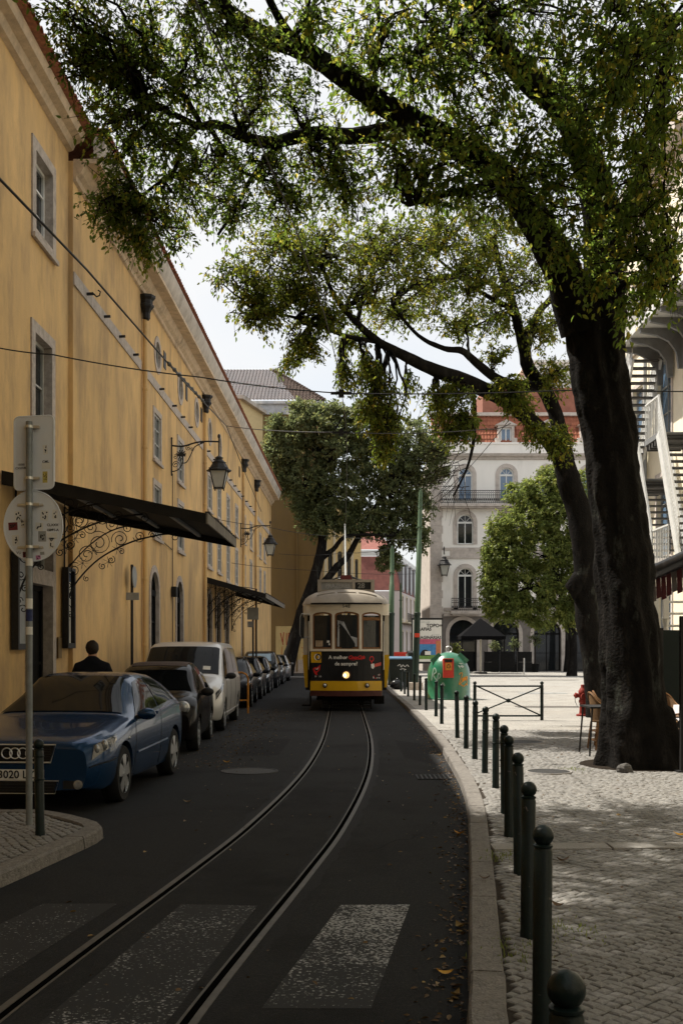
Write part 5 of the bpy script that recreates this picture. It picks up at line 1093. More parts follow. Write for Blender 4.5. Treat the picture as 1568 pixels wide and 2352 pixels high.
for s in (-1, 1):
    front(t, 'air_intake', [(s * .46, .34), (s * .66, .335), (s * .64, .255), (s * .46, .255)], BLACK, -.001, .008)
    m = MB(); p = S_(.12, 3.0, s); m.lathe([(.045, .0), (.05, -.012), (.03, -.018)], 14, (s * .62, -.004, .298), axis='y'); m.build('fog_light', LAMPG, t)
    for (uu, sv, r) in ((.13, 4.25, .052), (.25, 4.35, .060)): p = S_(uu, sv, s); m = MB(); m.ball(p + Vector((s * .004, -.008, 0)), r, 12, 8, sx=.6, sy=.5, sz=.9); m.build('headlight_lens', LAMPG, t, smooth=60)
    m = MB(); m.tube([S_(u, 3.2, s) + Vector((s * .002, -.004, 0)) for u in np.linspace(.03, .5, 8)], .008, 4); m.build('bumper_line', BLACK, t)
    m = MB(); p = S_(1.05, 3.6, s); m.ball(p, .03, 8, 6, sx=.5, sz=.7); m.build('side_repeater', LAMPG, t)
m = MB(); m.ball((-.1, 2.05, 1.22), .1, 10, 6, sx=1.2, sy=.2, sz=.35); m.build('interior_mirror', LAMPG, t)
# -- little dark car with round lamps
FB = paint('espresso_black', (.008, .007, .0065), 0, .16)
F5 = dict(L=3.57, W=1.63, paint=FB, axles=(.72, 3.02), wrad=.29, track=.80, z0=.2, taper=.13, nose=.45, wr=.68,
    zt=[(0, .70), (.04, .78), (.14, .84), (.4, .93), (.75, .99), (.86, 1.02), (1.3, 1.30), (1.5, 1.40), (1.8, 1.47), (2.3, 1.49), (2.8, 1.45), (3.2, 1.33), (3.45, 1.02), (3.57, .8)],
    zb=[(0, .62), (.15, .74), (.5, .86), (1.0, .92), (2.2, .95), (3.2, .95), (3.57, .74)], screen=(.87, 1.55), rear=(3.1, 3.4),
    side=[((1.0, 5.2), (1.58, 6.68), (2.25, 6.8), (2.3, 5.18)), ((2.36, 5.18), (2.3, 6.8), (2.75, 6.7), (2.98, 5.3))], lamps=[], mirror=(1.15, 5.1), mirror_mat=BLACK, handles=[(2.15, 4.7)], gaps=[(1.0, 2.1, 5.0), (2.33, 2.0, 5.0)], spokes=8, spw=.12)
t, S_, pt = car('parked_car', 'small rounded black car with round headlamps, second from the front', -3.19, 17.0, R(2.0), F5)
for s in (-1, 1):
    m = MB(); m.lathe([(.105, .04), (.115, -.03), (.10, -.05)], 18, (s * .60, .10, .76), axis='y'); l_ = m.build('headlight', CHROME, t); m = MB(); m.ball((s * .60, .05, .76), .095, 14, 8, sy=.4); m.build('lens', LAMPG, l_, smooth=60)
    m = MB(); m.lathe([(.065, .04), (.072, -.02), (.06, -.04)], 16, (s * .62, .05, .545), axis='y'); m.build('fog_light', LAMPG, t)
    m = MB(); m.tube([Vector((s * a, -.01 + a * a * .1, .44)) for a in (.42, .55, .68)], .013, 5); m.build('chrome_strip', CHROME, t)
m = MB(); m.tube([Vector((a, -.03 + a * a * .12, .60)) for a in (-.3, -.1, .1, .3)], .014, 5); m.build('chrome_moustache', CHROME, t)
front(t, 'number_plate', [(-.26, .40), (.26, .40), (.26, .50), (-.26, .50)], PAPER, -.02, .012)
def roof_cover(S_, t, u0, u1, mat):
    m = MB(); m.grid(lambda a, b: S_(u0 + (u1 - u0) * b, min(7.5 + (1 - abs(2 * a - 1)) * 1.499, 8.999), 1 if a > .5 else -1) + Vector((0, 0, .008)), list(np.linspace(0, 1, 13)), list(np.linspace(0, 1, 8))); m.build('roof_panel', mat, t, smooth=60)
roof_cover(S_, t, 1.6, 2.9, M('fabric_roof', (.09, .06, .05), .7, var=.15))
m = MB(); m.tube([Vector((.36 + .17 * math.cos(a), 1.32, 1.02 + .15 * math.sin(a))) for a in np.linspace(.3, 2.9, 10)], .013, 5); m.build('steering_wheel', GREYM, t)
# -- silver van
SV = paint('silver', (.50, .49, .47), .35, .32)
VT = dict(cat='van', L=5.1, W=1.93, paint=SV, axles=(.92, 4.2), wrad=.335, track=.945, z0=.24, taper=.17, nose=.55, wr=.80,
    zt=[(0, .80), (.05, .92), (.2, 1.0), (.6, 1.10), (.85, 1.16), (.93, 1.20), (1.6, 1.70), (1.75, 1.80), (2.0, 1.87), (2.6, 1.90), (4.4, 1.89), (4.85, 1.82), (5.0, 1.5), (5.1, 1.0)],
    zb=[(0, .72), (.2, .86), (.6, 1.0), (1.1, 1.08), (2, 1.10), (4.8, 1.12), (5.1, .9)], screen=(.95, 1.72), rear=(4.88, 5.0),
    side=[((1.14, 5.25), (1.74, 6.6), (2.12, 6.72), (2.16, 5.2)), ((2.28, 5.2), (2.26, 6.75), (3.3, 6.75), (3.36, 5.2)), ((3.46, 5.2), (3.4, 6.75), (4.62, 6.7), (4.75, 5.25))],
    lamps=[((.06, 3.9), (.12, 5.2), (.78, 4.95), (.60, 4.3))], lampmat=LAMPD, mirror=(1.28, 5.15), mirror_mat=BLACK, handles=[(2.05, 4.6), (2.5, 4.6)], gaps=[(1.2, 2.0, 5.0), (2.22, 2.0, 5.2), (3.4, 2.0, 5.2)], strip=(1.3, 4.6, 2.2), spokes=10, spw=.1)
t, S_, pt = car('parked_van', 'silver passenger van parked behind the small black car', -3.40, 21.25, R(1.0), VT)
front(t, 'grille', [(-.45, .78), (.45, .78), (.40, .62), (-.40, .62)], BLACK, -.005, .012); front(t, 'lower_grille', [(-.5, .48), (.5, .48), (.5, .36), (-.5, .36)], BLACK, -.005, .01)
front(t, 'number_plate', [(-.26, .50), (.26, .50), (.26, .60), (-.26, .60)], PAPER, -.015, .012)
m = MB(); m.poly([S_(1.04, 8.0, 1) + Vector((-.1, -.012, .02)), S_(1.04, 7.5, 1) + Vector((-.08, -.012, .02)), S_(1.14, 7.5, 1) + Vector((-.08, -.012, .02)), S_(1.14, 8.0, 1) + Vector((-.1, -.012, .02))]); m.build('parking_ticket', PAPER, t)
# -- the row beyond
HB = dict(L=4.25, W=1.74, axles=(.86, 3.45), wrad=.31, track=.86, z0=.2, taper=.22, nose=.5, wr=.66,
    zt=[(0, .66), (.05, .74), (.2, .80), (.6, .89), (1.05, .97), (1.13, 1.0), (1.7, 1.32), (1.95, 1.42), (2.3, 1.47), (3.4, 1.45), (3.9, 1.34), (4.1, 1.05), (4.25, .8)],
    zb=[(0, .58), (.2, .70), (.7, .82), (1.2, .89), (2.5, .93), (4.0, .95), (4.25, .76)], screen=(1.14, 1.92), rear=(3.85, 4.08),
    side=[((1.30, 5.2), (1.96, 6.7), (2.5, 6.75), (2.5, 5.18)), ((2.58, 5.18), (2.56, 6.75), (3.3, 6.7), (3.55, 5.25))], lamps=[((.10, 4.35), (.14, 5.5), (.62, 5.2), (.50, 4.4))], mirror=(1.42, 5.1), spokes=7, spw=.16)
TALL = dict(HB, L=4.2, W=1.78, zt=[(0, .78), (.05, .88), (.2, .96), (.6, 1.06), (.95, 1.12), (1.03, 1.16), (1.6, 1.50), (1.85, 1.60), (2.3, 1.67), (3.5, 1.66), (3.95, 1.5), (4.1, 1.15), (4.2, .85)], zb=[(0, .68), (.2, .80), (.7, .95), (1.2, 1.02), (4.0, 1.06), (4.2, .8)], screen=(1.05, 1.8), wr=.72)
row = [('black estate car with roof rails behind the orange hoop', HB, -3.52, 30.6, paint('ink_black', (.009, .010, .012), 0, .18), CGLASS, True),
       ('dark grey car between the roof-railed estate and the darker one beyond', HB, -3.60, 35.6, paint('graphite', (.022, .023, .026), 0, .2), CGLASS, False),
       ('dark car just nearer than the tall one with the pale windscreen shade', HB, -3.66, 40.6, paint('ink_black', (0, 0, 0)), CGLASS, False),
       ('tall black car with pale shade in its windscreen and round lamps', TALL, -3.70, 46.2, paint('ink_black', (0, 0, 0)), CGLASS, False),
       ('dark car hidden mostly behind the tall black one', HB, -3.72, 51.4, paint('graphite', (0, 0, 0)), CGLASS, False),
       ('grey car parked last, by the leaning trunk', HB, -3.70, 57.0, paint('mid_grey', (.10, .10, .105), .4), CGLASS, False)]
for lab, S0, x, y, pnt, gl, rails in row:
    t, S_, pt = car('parked_car', lab, x, y, R(1.5), dict(S0, paint=pnt, glass=gl), detail=False)
    front(t, 'grille', [(-.36, .62), (.36, .62), (.33, .48), (-.33, .48)], BLACK, -.004, .01); front(t, 'number_plate', [(-.26, .38), (.26, .38), (.26, .48), (-.26, .48)], PAPER, -.01, .012)
    if rails:
        for s in (-1, 1): m = MB(); m.tube([S_(u, 7.4, s) + Vector((0, 0, .05)) for u in np.linspace(1.9, 3.6, 8)], .02, 5); m.build('roof_rail', BLACK, t)
    if S0 is TALL:
        for s in (-1, 1): m = MB(); m.ball((s * .60, .09, .86), .11, 12, 8, sy=.5, sz=.8); m.build('headlight_lens', LAMPG, t, smooth=60); m = MB(); m.ball((s * .62, .06, .58), .07, 10, 6, sy=.5); m.build('fog_light', LAMPG, t, smooth=60)
        m = MB(); m.grid(lambda a, b: S_(1.12 + .55 * b, min(7.5 + (1 - abs(2 * a - 1)) * 1.499, 8.999), 1 if a > .5 else -1) + Vector((0, -.016, .018)), list(np.linspace(.1, .9, 9)), list(np.linspace(0, 1, 5))); m.build('sun_shade', M('pale_blue_shade', (.34, .46, .56), .6, var=.1), t)
# orange hoop
OR = M('orange_rust_paint', (.42, .17, .02), .6, var=.25, scale=15)
t = thing('hoop_barrier', 'orange tubular hoop barrier at the tail of the silver van', 'barrier', (-2.55, 28.2, ROAD))
c = Vector((-2.52, 28.2, ROAD)); m = MB(); m.tube([c, c + Vector((0, 0, .95)), c + Vector((-.05, 0, 1.05)), c + Vector((-.16, 0, 1.1)), c + Vector((-.75, 0, 1.1)), c + Vector((-.86, 0, 1.05)), c + Vector((-.9, 0, .95)), c + Vector((-.9, 0, 0))], .026, 8); m.build('hoop', OR, t, smooth=60)
m = MB(); m.tube([c + Vector((0, 0, .35)), c + Vector((-.9, 0, .35))], .02, 6); m.build('crossbar', OR, t)
# small car far behind the poster
t, S_, pt = car('parked_car', 'small pale car far off between the green poles', 5.6, 86, R(70), dict(HB, paint=paint('pale_blue', (.35, .42, .48), .3)), detail=False, group='cars seen far beyond the square')

# ------------------------------------------------------------------ bollards
BOLG = M('bollard_green_black', (.006, .0125, .012), .38, var=.35, scale=14, bump=.12, bscale=60, col3=(.12, .10, .095), mix3=(.665, .70), scale3=16)
def bollard(name, label, x, y, rings, h=.865, r=.04, lean=0.0):
    t = thing(name, label, 'bollard', (x, y, 0), group='dark green bollards along the kerb', local=True)
    m = MB(); m.lathe([(r * 1.06, -.02), (r * 1.06, .03), (r, .04), (r, h - .105), (r * .92, h - .10), (r * .92, h - .092)], 22); m.build('post', BOLG, t, smooth=40)
    m = MB(); m.lathe([(r * .9, h - .094), (r * 1.02, h - .09), (r * 1.02, h - .083), (r * .75, h - .078)], 22); m.build('collar', BOLG, t, smooth=40)
    m = MB(); m.ball((0, 0, h - .043), .0445, 22, 14); m.build('ball_top', BOLG, t, smooth=80)
    for z in rings: m = MB(); m.lathe([(r, z - .008), (r * 1.13, z - .006), (r * 1.13, z + .006), (r, z + .008)], 22, cap=False); m.build('ring', BOLG, t)
    t.rotation_euler = (random.uniform(-.018, .018), lean + random.uniform(-.012, .012), random.uniform(0, 6)); return t
bl = [((1307, 0), 2.4, 'nearest bollard, only its ball showing at the bottom edge', 0), ((1243, 0), 4.4, 'second bollard from the bottom edge, full plain shaft with scratched paint', 0), ((1211, 2152), None, 'third plain bollard with chipped collar, near the granite strip', 0),
      ((1192, 2007), None, 'plain bollard with a scuffed pale patch on its ball', .012), ((1168, 1921), None, 'plain bollard with brownish ball and rusty foot', 0), ((1159, 1868), None, 'ringed bollard half hidden behind the brown-balled plain one', 0), ((1138, 1810), None, 'first free-standing ringed bollard beyond the plain ones', 0),
      ((1113, 1775), None, 'ringed bollard in front of the lower rail of the barrier', 0), ((1090, 1744), None, 'ringed bollard overlapping the left post of the barrier', 0), ((1070, 1719), None, 'right one of the close pair of bollards left of the barrier', 0), ((1050, 1695), None, 'left one of the close pair of bollards left of the barrier', 0),
      ((1014, 1663), None, 'bollard in front of the left half of the green glass bank', 0), ((1001, 1646), None, 'bollard in front of the left edge of the green glass bank', 0), ((978.5, 1631.5), None, 'bollard just left of the green glass bank', 0), ((964, 1620), None, 'second bollard left of the green glass bank', 0), ((951, 1609), None, 'third bollard left of the green glass bank, by the green pole foot', 0),
      ((937, 1600), None, 'bollard in front of the right side of the black wheelie bin', 0), ((929, 1594.5), None, 'bollard in front of the middle of the black wheelie bin', 0), ((921, 1588.5), None, 'farthest visible bollard, by the rubbish bag', 0)]
for i, ((x, y), Y, lab, ln) in enumerate(bl):
    p = Vector(((x - CX) / F * Y, Y, 0)) if Y else G(x, y)
    bollard('bollard', lab, p.x, p.y, () if i < 5 else (.69, .52), lean=ln)
p = G(92, 1918); bollard('bollard', 'bollard with pale rings on the left island beside the sign pole', p.x, p.y, (.68, .48), h=.83)

# ------------------------------------------------------------------ sign pole with two sign backs
p0 = G(67, 1894); SP = thing('sign_pole', 'grey steel pole with stickers on the left island', 'sign pole', p0)
ps = lambda x, y, d=0: P(x, y, p0.y) + Vector((0, -d, 0)); zt_ = ps(0, 968).z
m = MB(); m.tube([p0 - Vector((0, 0, .05)), Vector((p0.x, p0.y, zt_))], .030, 16); m.build('post', GALV, SP, smooth=60)
for (ya, yb, mt) in ((1283, 1300, PAPER), (1375, 1398, PAPER), (1400, 1427, M('navy_sticker', (.02, .03, .10), .5, var=.5, scale=40)), (1440, 1458, PAPER)):
    z0, z1 = ps(0, yb).z, ps(0, ya).z; m = MB(); m.lathe([(.0312, z0), (.0312, z1)], 16, (p0.x, p0.y, 0), cap=False); m.build('sticker', mt, SP)
def clamp(y, w): m = MB(); z = ps(0, y).z; m.lathe([(.033, z - .012), (.036, z - .012), (.036, z + .012), (.033, z + .012)], 16, (p0.x, p0.y, 0), cap=False); m.box(p0.x + .02, p0.x + .09, p0.y + .0, p0.y + .034, z - .012, z + .012); m.box(p0.x - w, p0.x + w, p0.y + .034, p0.y + .044, z - .006, z + .01); m.box(p0.x - w, p0.x + w, p0.y + .034, p0.y + .044, z - .014, z - .008); return m.build('clamp', STEEL, SP)
for y, w in ((980, .06), (1098, .06), (1158, .12), (1256, .12)): clamp(y, w)
YB = p0.y + .05
sgn = thing('rectangular_sign', 'back of the upper rectangular road sign, pale grey with stickers', 'road sign', P(78, 1125, YB))
def rrect(x0, x1, z0, z1, r, n=5):
    o = []
    for cx, cz, a0 in ((x1 - r, z1 - r, 0), (x0 + r, z1 - r, 90), (x0 + r, z0 + r, 180), (x1 - r, z0 + r, 270)): o += [(cx + r * math.cos(R(a0 + 90 * i / n)), cz + r * math.sin(R(a0 + 90 * i / n))) for i in range(n + 1)]
    return o
qa, qb = P(33, 1124, YB), P(123, 956, YB); tilt = .05
def fsn(a, b, d): return Vector((a, YB + d, b + (a - (qa.x + qb.x) / 2) * tilt))
rr = rrect(qa.x, qb.x, qa.z, qb.z, .045); m = MB(); m.prism(rr, fsn, 0, .004); m.build('plate', SIGNB, sgn)
m = MB(); m.tube([fsn(a, b, .002) for a, b in rr], .0085, 6, closed=True); m.build('rim', SIGNB, sgn)
ftx = lambda cx, cz: (lambda u, v, d: fsn(cx + u, cz + v, -.002 - d * .3))
q = P(105, 1062, YB); text('CML', .032, ftx(q.x, q.z), INK, 'lettering', sgn, bold=.0006)
q = P(48.5, 1066, YB); text('15030', .026, ftx(q.x, q.z), INK, 'lettering', sgn, bold=.0005); q = P(48, 1074, YB); text('CXXXVIII', .026, ftx(q.x, q.z), INK, 'lettering', sgn, bold=.0005, space=.9)
def sticker(parent, fn, x, y, w, h, mat, marks=True, rot=0.1):
    q = P(x, y, YB); w, h = w / F * YB, h / F * YB
    def g(a, b, d): return fn(q.x + a * math.cos(rot) - b * math.sin(rot), q.z + a * math.sin(rot) + b * math.cos(rot), -.0015 - d)
    m = MB(); m.poly([g(-w / 2, -h / 2, 0), g(w / 2, -h / 2, 0), g(w / 2, h / 2, 0), g(-w / 2, h / 2, 0)]); s = m.build('sticker', mat, parent)
    if marks:
        m = MB()
        for k in range(7):
            a, b = random.uniform(-.3, .3) * w, random.uniform(-.34, .34) * h; m.poly([g(a + random.uniform(.06, .16) * w * math.cos(t_), b + random.uniform(.06, .14) * h * math.sin(t_), .001) for t_ in (0, 1.2, 2.5, 3.7, 5)])
        m.build('sticker_print', INK, s)
YST = M('yellow_sticker', (.55, .45, .12), .6, var=.2, scale=30); PST = M('pink_sticker', (.5, .2, .36), .6, var=.1); RST = M('dark_red_sticker', (.16, .03, .03), .6, var=.3)
sticker(sgn, fsn, 104, 1034, 10, 22, PAPER); sticker(sgn, fsn, 106, 1071, 20, 15, PAPER, False, 0); sticker(sgn, fsn, 103.5, 1097, 11, 26, YST, rot=0)
rd = thing('round_sign', 'back of the round road sign below, pale disc covered in stickers', 'road sign', P(78, 1290, YB))
qc = P(76.5, 1208, YB); rad = 67 / F * YB; fsr = lambda a, b, d: Vector((a, YB + d, b))
m = MB(); m.prism([(qc.x + rad * math.cos(i * math.pi / 24), qc.z + rad * 1.2 * math.sin(i * math.pi / 24)) for i in range(48)], fsr, 0, .004); m.build('plate', SIGNB, rd)
m = MB(); m.tube([fsr(qc.x + rad * math.cos(i * math.pi / 24), qc.z + rad * 1.2 * math.sin(i * math.pi / 24), .002) for i in range(48)], .008, 6, closed=True); m.build('rim', SIGNB, rd)
ftr = lambda x, y: (lambda u, v, d, q=P(x, y, YB): fsr(q.x + u, q.z + v, -.002 - d * .3))
text('CLXXX', .032, ftr(121, 1206), INK, 'lettering', rd, bold=.0008); text('15091-A', .032, ftr(121, 1217.5), INK, 'lettering', rd, bold=.0008); text('VU', .034, ftr(43.5, 1270), INK, 'lettering', rd)
for a in ((42, 1187, 16, 26, PAPER, True), (30, 1209, 21, 18, RST, True), (53, 1203, 11, 19, PAPER, True), (36, 1241, 16, 24, PAPER, True), (102, 1184, 18, 23, PAPER, True), (126, 1181, 12, 21, PAPER, True), (90, 1210, 18, 19, PAPER, True), (97, 1232, 18, 24, GREYM, True), (120, 1231, 24, 15, PAPER, False), (119, 1248, 13, 25, PAPER, True), (97, 1271, 10, 7, GREYM, False), (88, 1281, 11, 11, PST, True), (57, 1274, 9, 13, RST, True)): sticker(rd, fsr, *a[:5], marks=a[5], rot=random.uniform(-.15, .15))

# ------------------------------------------------------------------ other posts, poles and signs
POLEG = M('pole_green', (.065, .11, .062), .55, var=.12, scale=5); POLED = M('pole_dark_green', (.018, .032, .024), .5, var=.2)
def pole(lab, xb, yb, xt, yt, r, zsplit):
    b = G(xb, yb); t_ = P(xt, yt, b.y); t = thing('tram_pole', lab, 'pole', b, group='green poles of the tram wires'); d = (t_ - b); f = zsplit / d.z
    m = MB(); m.tube([b, b + d * f], r * 1.12, 14); m.build('foot', POLED, t, smooth=60); m = MB(); m.tube([b + d * f, b + d * .72, b + d * .722, b + d * .97, b + d], [r, r * .95, r * .8, r * .72, r * .2], 14); m.build('shaft', POLEG, t, smooth=60)
    m = MB(); m.lathe([(r * 1.25, 0), (r * 1.25, .12), (r, .14)], 14, b + d * f); m.build('collar', POLED, t)
    m = MB(); m.lathe([(r * 1.3, .0), (r * 1.3, .05)], 14, b + d * .8); m.build('band', POLEG, t); return t, b, d
t, b, d = pole('taller green tram pole in front of the poster stand', 953.5, 1585, 966, 1120, .112, 3.0); m = MB(); m.box(b.x - .28, b.x + .28, b.y - .3, b.y + .3, 0, .3); m.build('plinth', STONE, t)
m = MB(); q = b + d * .27; m.fbox(lambda u, o, z: Vector((q.x + u, q.y - .15 - o, q.z + z)), -.1, .1, 0, .02, -.08, .08); m.build('sticker', M('red_sticker', (.6, .06, .03), .6), t)
pole('shorter green tram pole behind the tram, darker at the foot', 897, 1574, 900.5, 1253, .12, 3.2)
pole('thin far green pole beyond the bins', 920, 1545, 920, 1338, .10, .4)
STK = (1, 0, 0)
def sign_post(lab, x, yb, Y, items, h):
    b = Vector(((x - CX) / F * Y, Y, .02)); t = thing('sign_post', lab, 'sign post', b); m = MB(); m.tube([b, b + Vector((0, 0, h))], .035, 8); m.build('post', IRON, t)
    for (dx, z, w, hh, kind) in items:
        m = MB()
        if kind == 'disc': m.lathe([(.001, 0), (w, 0), (w, .02), (.001, .02)], 20, b + Vector((dx, -.04, z)), axis='y')
        elif kind == 'edge': m.lathe([(.001, 0), (w, 0), (w, .02), (.001, .02)], 20, b + Vector((.05, dx, z)), axis='x')
        else: m.box(b.x + dx - w / 2, b.x + dx + w / 2, b.y - .06, b.y - .04, b.z + z - hh / 2, b.z + z + hh / 2)
        m.build('sign_plate', GREYM, t)
sign_post('dark post with a small plate and edge-on disc by the yellow downpipe', 303, 0, 25.2, [(0, 2.88, .36, .18, 'box'), (.0, 3.35, .26, 0, 'edge')], 3.65)
sign_post('grey post with square sign back under the farther canopy', 581, 0, 39, [(0, 2.95, .42, .45, 'box'), (-.1, 2.55, .2, .22, 'box')], 3.1)
sign_post('slender dark post standing just beyond the square sign back', 588.5, 0, 41, [(0, 3.75, .1, .08, 'box')], 4.0)
# poster stand
b = P(987, 1555, 52); b.z = 0; t = thing('poster_stand', 'illuminated street poster stand behind the green pole', 'poster', b)
fp = lambda u, o, z: Vector((b.x + u, 52 - o, z)); k = 52 / F
x0, x1 = -36 * k * 1.1, 27 * k; z0, z1 = EYE + (HY - 1520) * k, EYE + (HY - 1424) * k
m = MB(); m.fbox(fp, x0 - .06, x1 + .06, -.15, 0, z0 - .1, z1 + .1); m.build('case', IRON, t); m = MB(); m.fbox(fp, x0, x1, .002, .008, z0, z1); m.build('sheet', PAPER, t)
m = MB(); m.fbox(fp, x0 + .1, x0 + .3, -.12, -.03, 0, z0 - .1); m.fbox(fp, x1 - .3, x1 - .1, -.12, -.03, 0, z0 - .1); m.build('leg', IRON, t)
W_, H_ = x1 - x0, z1 - z0
def blk(name, a, b_, c, d, col, o=.012):
    m = MB(); m.fbox(fp, x0 + a * W_, x0 + b_ * W_, .008, o, z0 + c * H_, z0 + d * H_); m.build(name, M('print_' + name, col, .6, var=.25, scale=8) if 'print_' + name not in MATS else MATS['print_' + name], t)
blk('pink_print', .03, .97, .30, .54, (.45, .10, .16)); blk('blue_print', .03, .82, .16, .42, (.06, .20, .42), .014); blk('green_print', .03, .97, .06, .16, (.14, .26, .07), .014); blk('orange_print', .80, .97, .12, .50, (.45, .17, .08), .0145); 
m = MB(); m.prism([(x0 + .25 * W_ + .35 * W_ * (1 + math.cos(a)) / 2, z0 + .14 * H_ + .15 * H_ * math.sin(a)) for a in np.linspace(0, math.pi, 10)], lambda a, b_, d: fp(a, d, b_), .014, .018); m.build('arch_print', INK, t)
m = MB(); m.fbox(fp, x0 + .42 * W_, x0 + .62 * W_, .018, .02, z0 + .16 * H_, z0 + .25 * H_); m.build('tram_print', PAPER, t)
fpt = lambda cx, cz: (lambda u, v, d: fp(x0 + cx * W_ + u, .010 + d, z0 + cz * H_ + v))
text('TEATRO SÃO LUIZ', .10, fpt(.30, .94), GREYM, 'lettering', t); text('TOPO=', .23, fpt(.74, .86), INK, 'lettering', t, bold=.008); text('GRAFIAS', .21, fpt(.36, .775), INK, 'lettering', t, bold=.008); text('9-21 OUT', .085, fpt(.78, .64), GREYM, 'lettering', t); text('IMAGINÁRIAS', .205, fpt(.55, .575), INK, 'lettering', t, bold=.007)
# bins, rubbish bag, planter
def wheelie(lab, x, y, w, h, lid):
    b = G(x, y); t = thing('wheelie_bin', lab, 'bin', b, group='wheelie bins by the green poles')
    m = MB(); m.add([(b.x - w * .42, b.y - .3, .05), (b.x + w * .42, b.y - .3, .05), (b.x + w * .42, b.y + .3, .05), (b.x - w * .42, b.y + .3, .05), (b.x - w / 2, b.y - .4, h), (b.x + w / 2, b.y - .4, h), (b.x + w / 2, b.y + .4, h), (b.x - w / 2, b.y + .4, h)], [(3, 2, 1, 0), (4, 5, 6, 7), (0, 1, 5, 4), (1, 2, 6, 5), (2, 3, 7, 6), (3, 0, 4, 7)]); m.build('body', M('bin_plastic', (.02, .025, .022), .45, var=.2) if 'bin_plastic' not in MATS else MATS['bin_plastic'], t)
    m = MB(); m.prism([(-.46, h + .005), (.46, h + .005), (.44, h + .08), (.0, h + .13), (-.46, h + .05)], lambda a, b_, d: Vector((d, b.y + a, b_)), b.x - w / 2 - .04, b.x + w / 2 + .04); m.build('lid', lid, t)
    for s in (-1, 1): m = MB(); m.lathe([(.1, -.03), (.1, .03)], 12, (b.x + s * w * .3, b.y + .3, .1), axis='x'); m.build('wheel', RUBBER, t)
    return t, b
t, b = wheelie('wide black wheelie bin with blue lid beside the tram', 917, 1582, .92, 1.22, M('blue_lid', (.10, .17, .25), .35, var=.2))
spray('tag', None, [[(-.1, .95), (.0, 1.02), (.05, .9), (.12, 1.0), (.2, .92), (.3, 1.0), (.36, .92)], [(0, .8), (.1, .84), (.25, .8)]], lambda a, c: Vector((b.x + a, b.y - .41, c)), INKW, .012, t)
wheelie('slim black bin squeezed against the green pole', 947, 1578, .36, 1.45, BLACK)
b = G(911, 1584); m = MB(); m.ball(b + Vector((0, 0, .2)), .24, 12, 8, sx=1.2, sz=.85); m.ball(b + Vector((.12, -.1, .12)), .16, 10, 6); m.ball(b + Vector((.02, 0, .4)), .06, 8, 6, sz=1.4)
for i, v in enumerate(m.v): m.v[i] = tuple(Vector(v) + Vector(noise.noise_vector(Vector(v) * 9)) * .03)
tag(m.build('rubbish_bag', M('black_bag', (.014, .014, .016), .25, var=.2), None, smooth=60, org=b), 'crumpled black rubbish bag at the foot of the wide bin', 'rubbish bag')
b = P(917, 1520, 60); t = thing('planter', 'red square tub beyond the bins', 'planter', (b.x, 60, 0)); m = MB(); m.add([(b.x - .26, 59.7, 0), (b.x + .26, 59.7, 0), (b.x + .26, 60.3, 0), (b.x - .26, 60.3, 0), (b.x - .34, 59.6, 1.45), (b.x + .34, 59.6, 1.45), (b.x + .34, 60.4, 1.45), (b.x - .34, 60.4, 1.45)], [(0, 1, 5, 4), (1, 2, 6, 5), (2, 3, 7, 6), (3, 0, 4, 7), (4, 5, 6, 7)]); m.build('tub', REDP, t); m = MB(); m.box(b.x - .40, b.x + .40, 59.55, 60.45, 1.40, 1.5); m.build('rim', REDP, t)

# ------------------------------------------------------------------ glass bank (green dome container)
gb = G(1030, 1606); GB = thing('glass_bank', 'green dome glass recycling bank with red slot box and graffiti', 'recycling bank', gb)
GREEN = M('bank_green', (.016, .135, .070), .28, var=.18, scale=3, spec=.6, coat=.3, col2=(.04, .18, .11), mixpos=(.5, .8))
RB = .70; prof = [(RB * 1.03, 0), (RB * 1.03, .05), (RB, .07), (RB, .55), (RB * .99, .85), (RB * .95, 1.02), (RB * .84, 1.20), (RB * .64, 1.38), (RB * .45, 1.48), (RB * .2, 1.53), (.03, 1.54)]
m = MB(); m.lathe(prof, 40, gb); m.build('shell', GREEN, GB, smooth=50)
m = MB(); m.lathe([(RB * 1.06, .0), (RB * 1.06, .04), (RB, .06)], 40, gb, cap=False); m.build('base_ring', GREEN, GB)
m = MB(); m.tube([gb + Vector((.1 * math.cos(a), 0, 1.63 + .1 * math.sin(a))) for a in np.linspace(0, 2 * math.pi, 18)[:-1]], .016, 6, closed=True); m.build('lifting_ring', STEEL, GB)
m = MB(); m.lathe([(.12, 1.50), (.14, 1.535), (.03, 1.56)], 14, gb); m.build('top_cap', GREYM, GB)
for s in (-1, 1): m = MB(); m.bar(gb + Vector((s * .30, -.25, 1.47)), gb + Vector((s * .58, -.25, 1.22)), .16, .06, up=(0, 1, 0)); m.build('shoulder_rib', GREEN, GB)
def rprof(z):
    for (r0, z0), (r1, z1) in zip(prof[3:], prof[4:]):
        if z <= z1: return r0 + (r1 - r0) * (z - z0) / (z1 - z0)
    return .03
def fg_(a, z, o=.008): r = rprof(max(z, .56)) + o; return gb + Vector((r * math.sin(a / RB), -r * math.cos(a / RB), z))
m = MB(); bx = -.08; c0 = gb + Vector((bx, 0, 0)); yf = gb.y - RB - .03
m.box(gb.x + bx - .17, gb.x + bx + .17, yf, yf + .35, .72, 1.34); m.build('slot_box', REDP, GB); m = MB(); m.box(gb.x + bx - .12, gb.x + bx + .12, yf - .012, yf - .002, 1.22, 1.31); m.build('slot', BLACK, GB)
m = MB(); m.box(gb.x + bx - .105, gb.x + bx + .105, yf - .008, yf - .002, .96, 1.20); m.build('label', M('orange_label', (.55, .22, .04), .6, var=.15), GB)
m = MB()
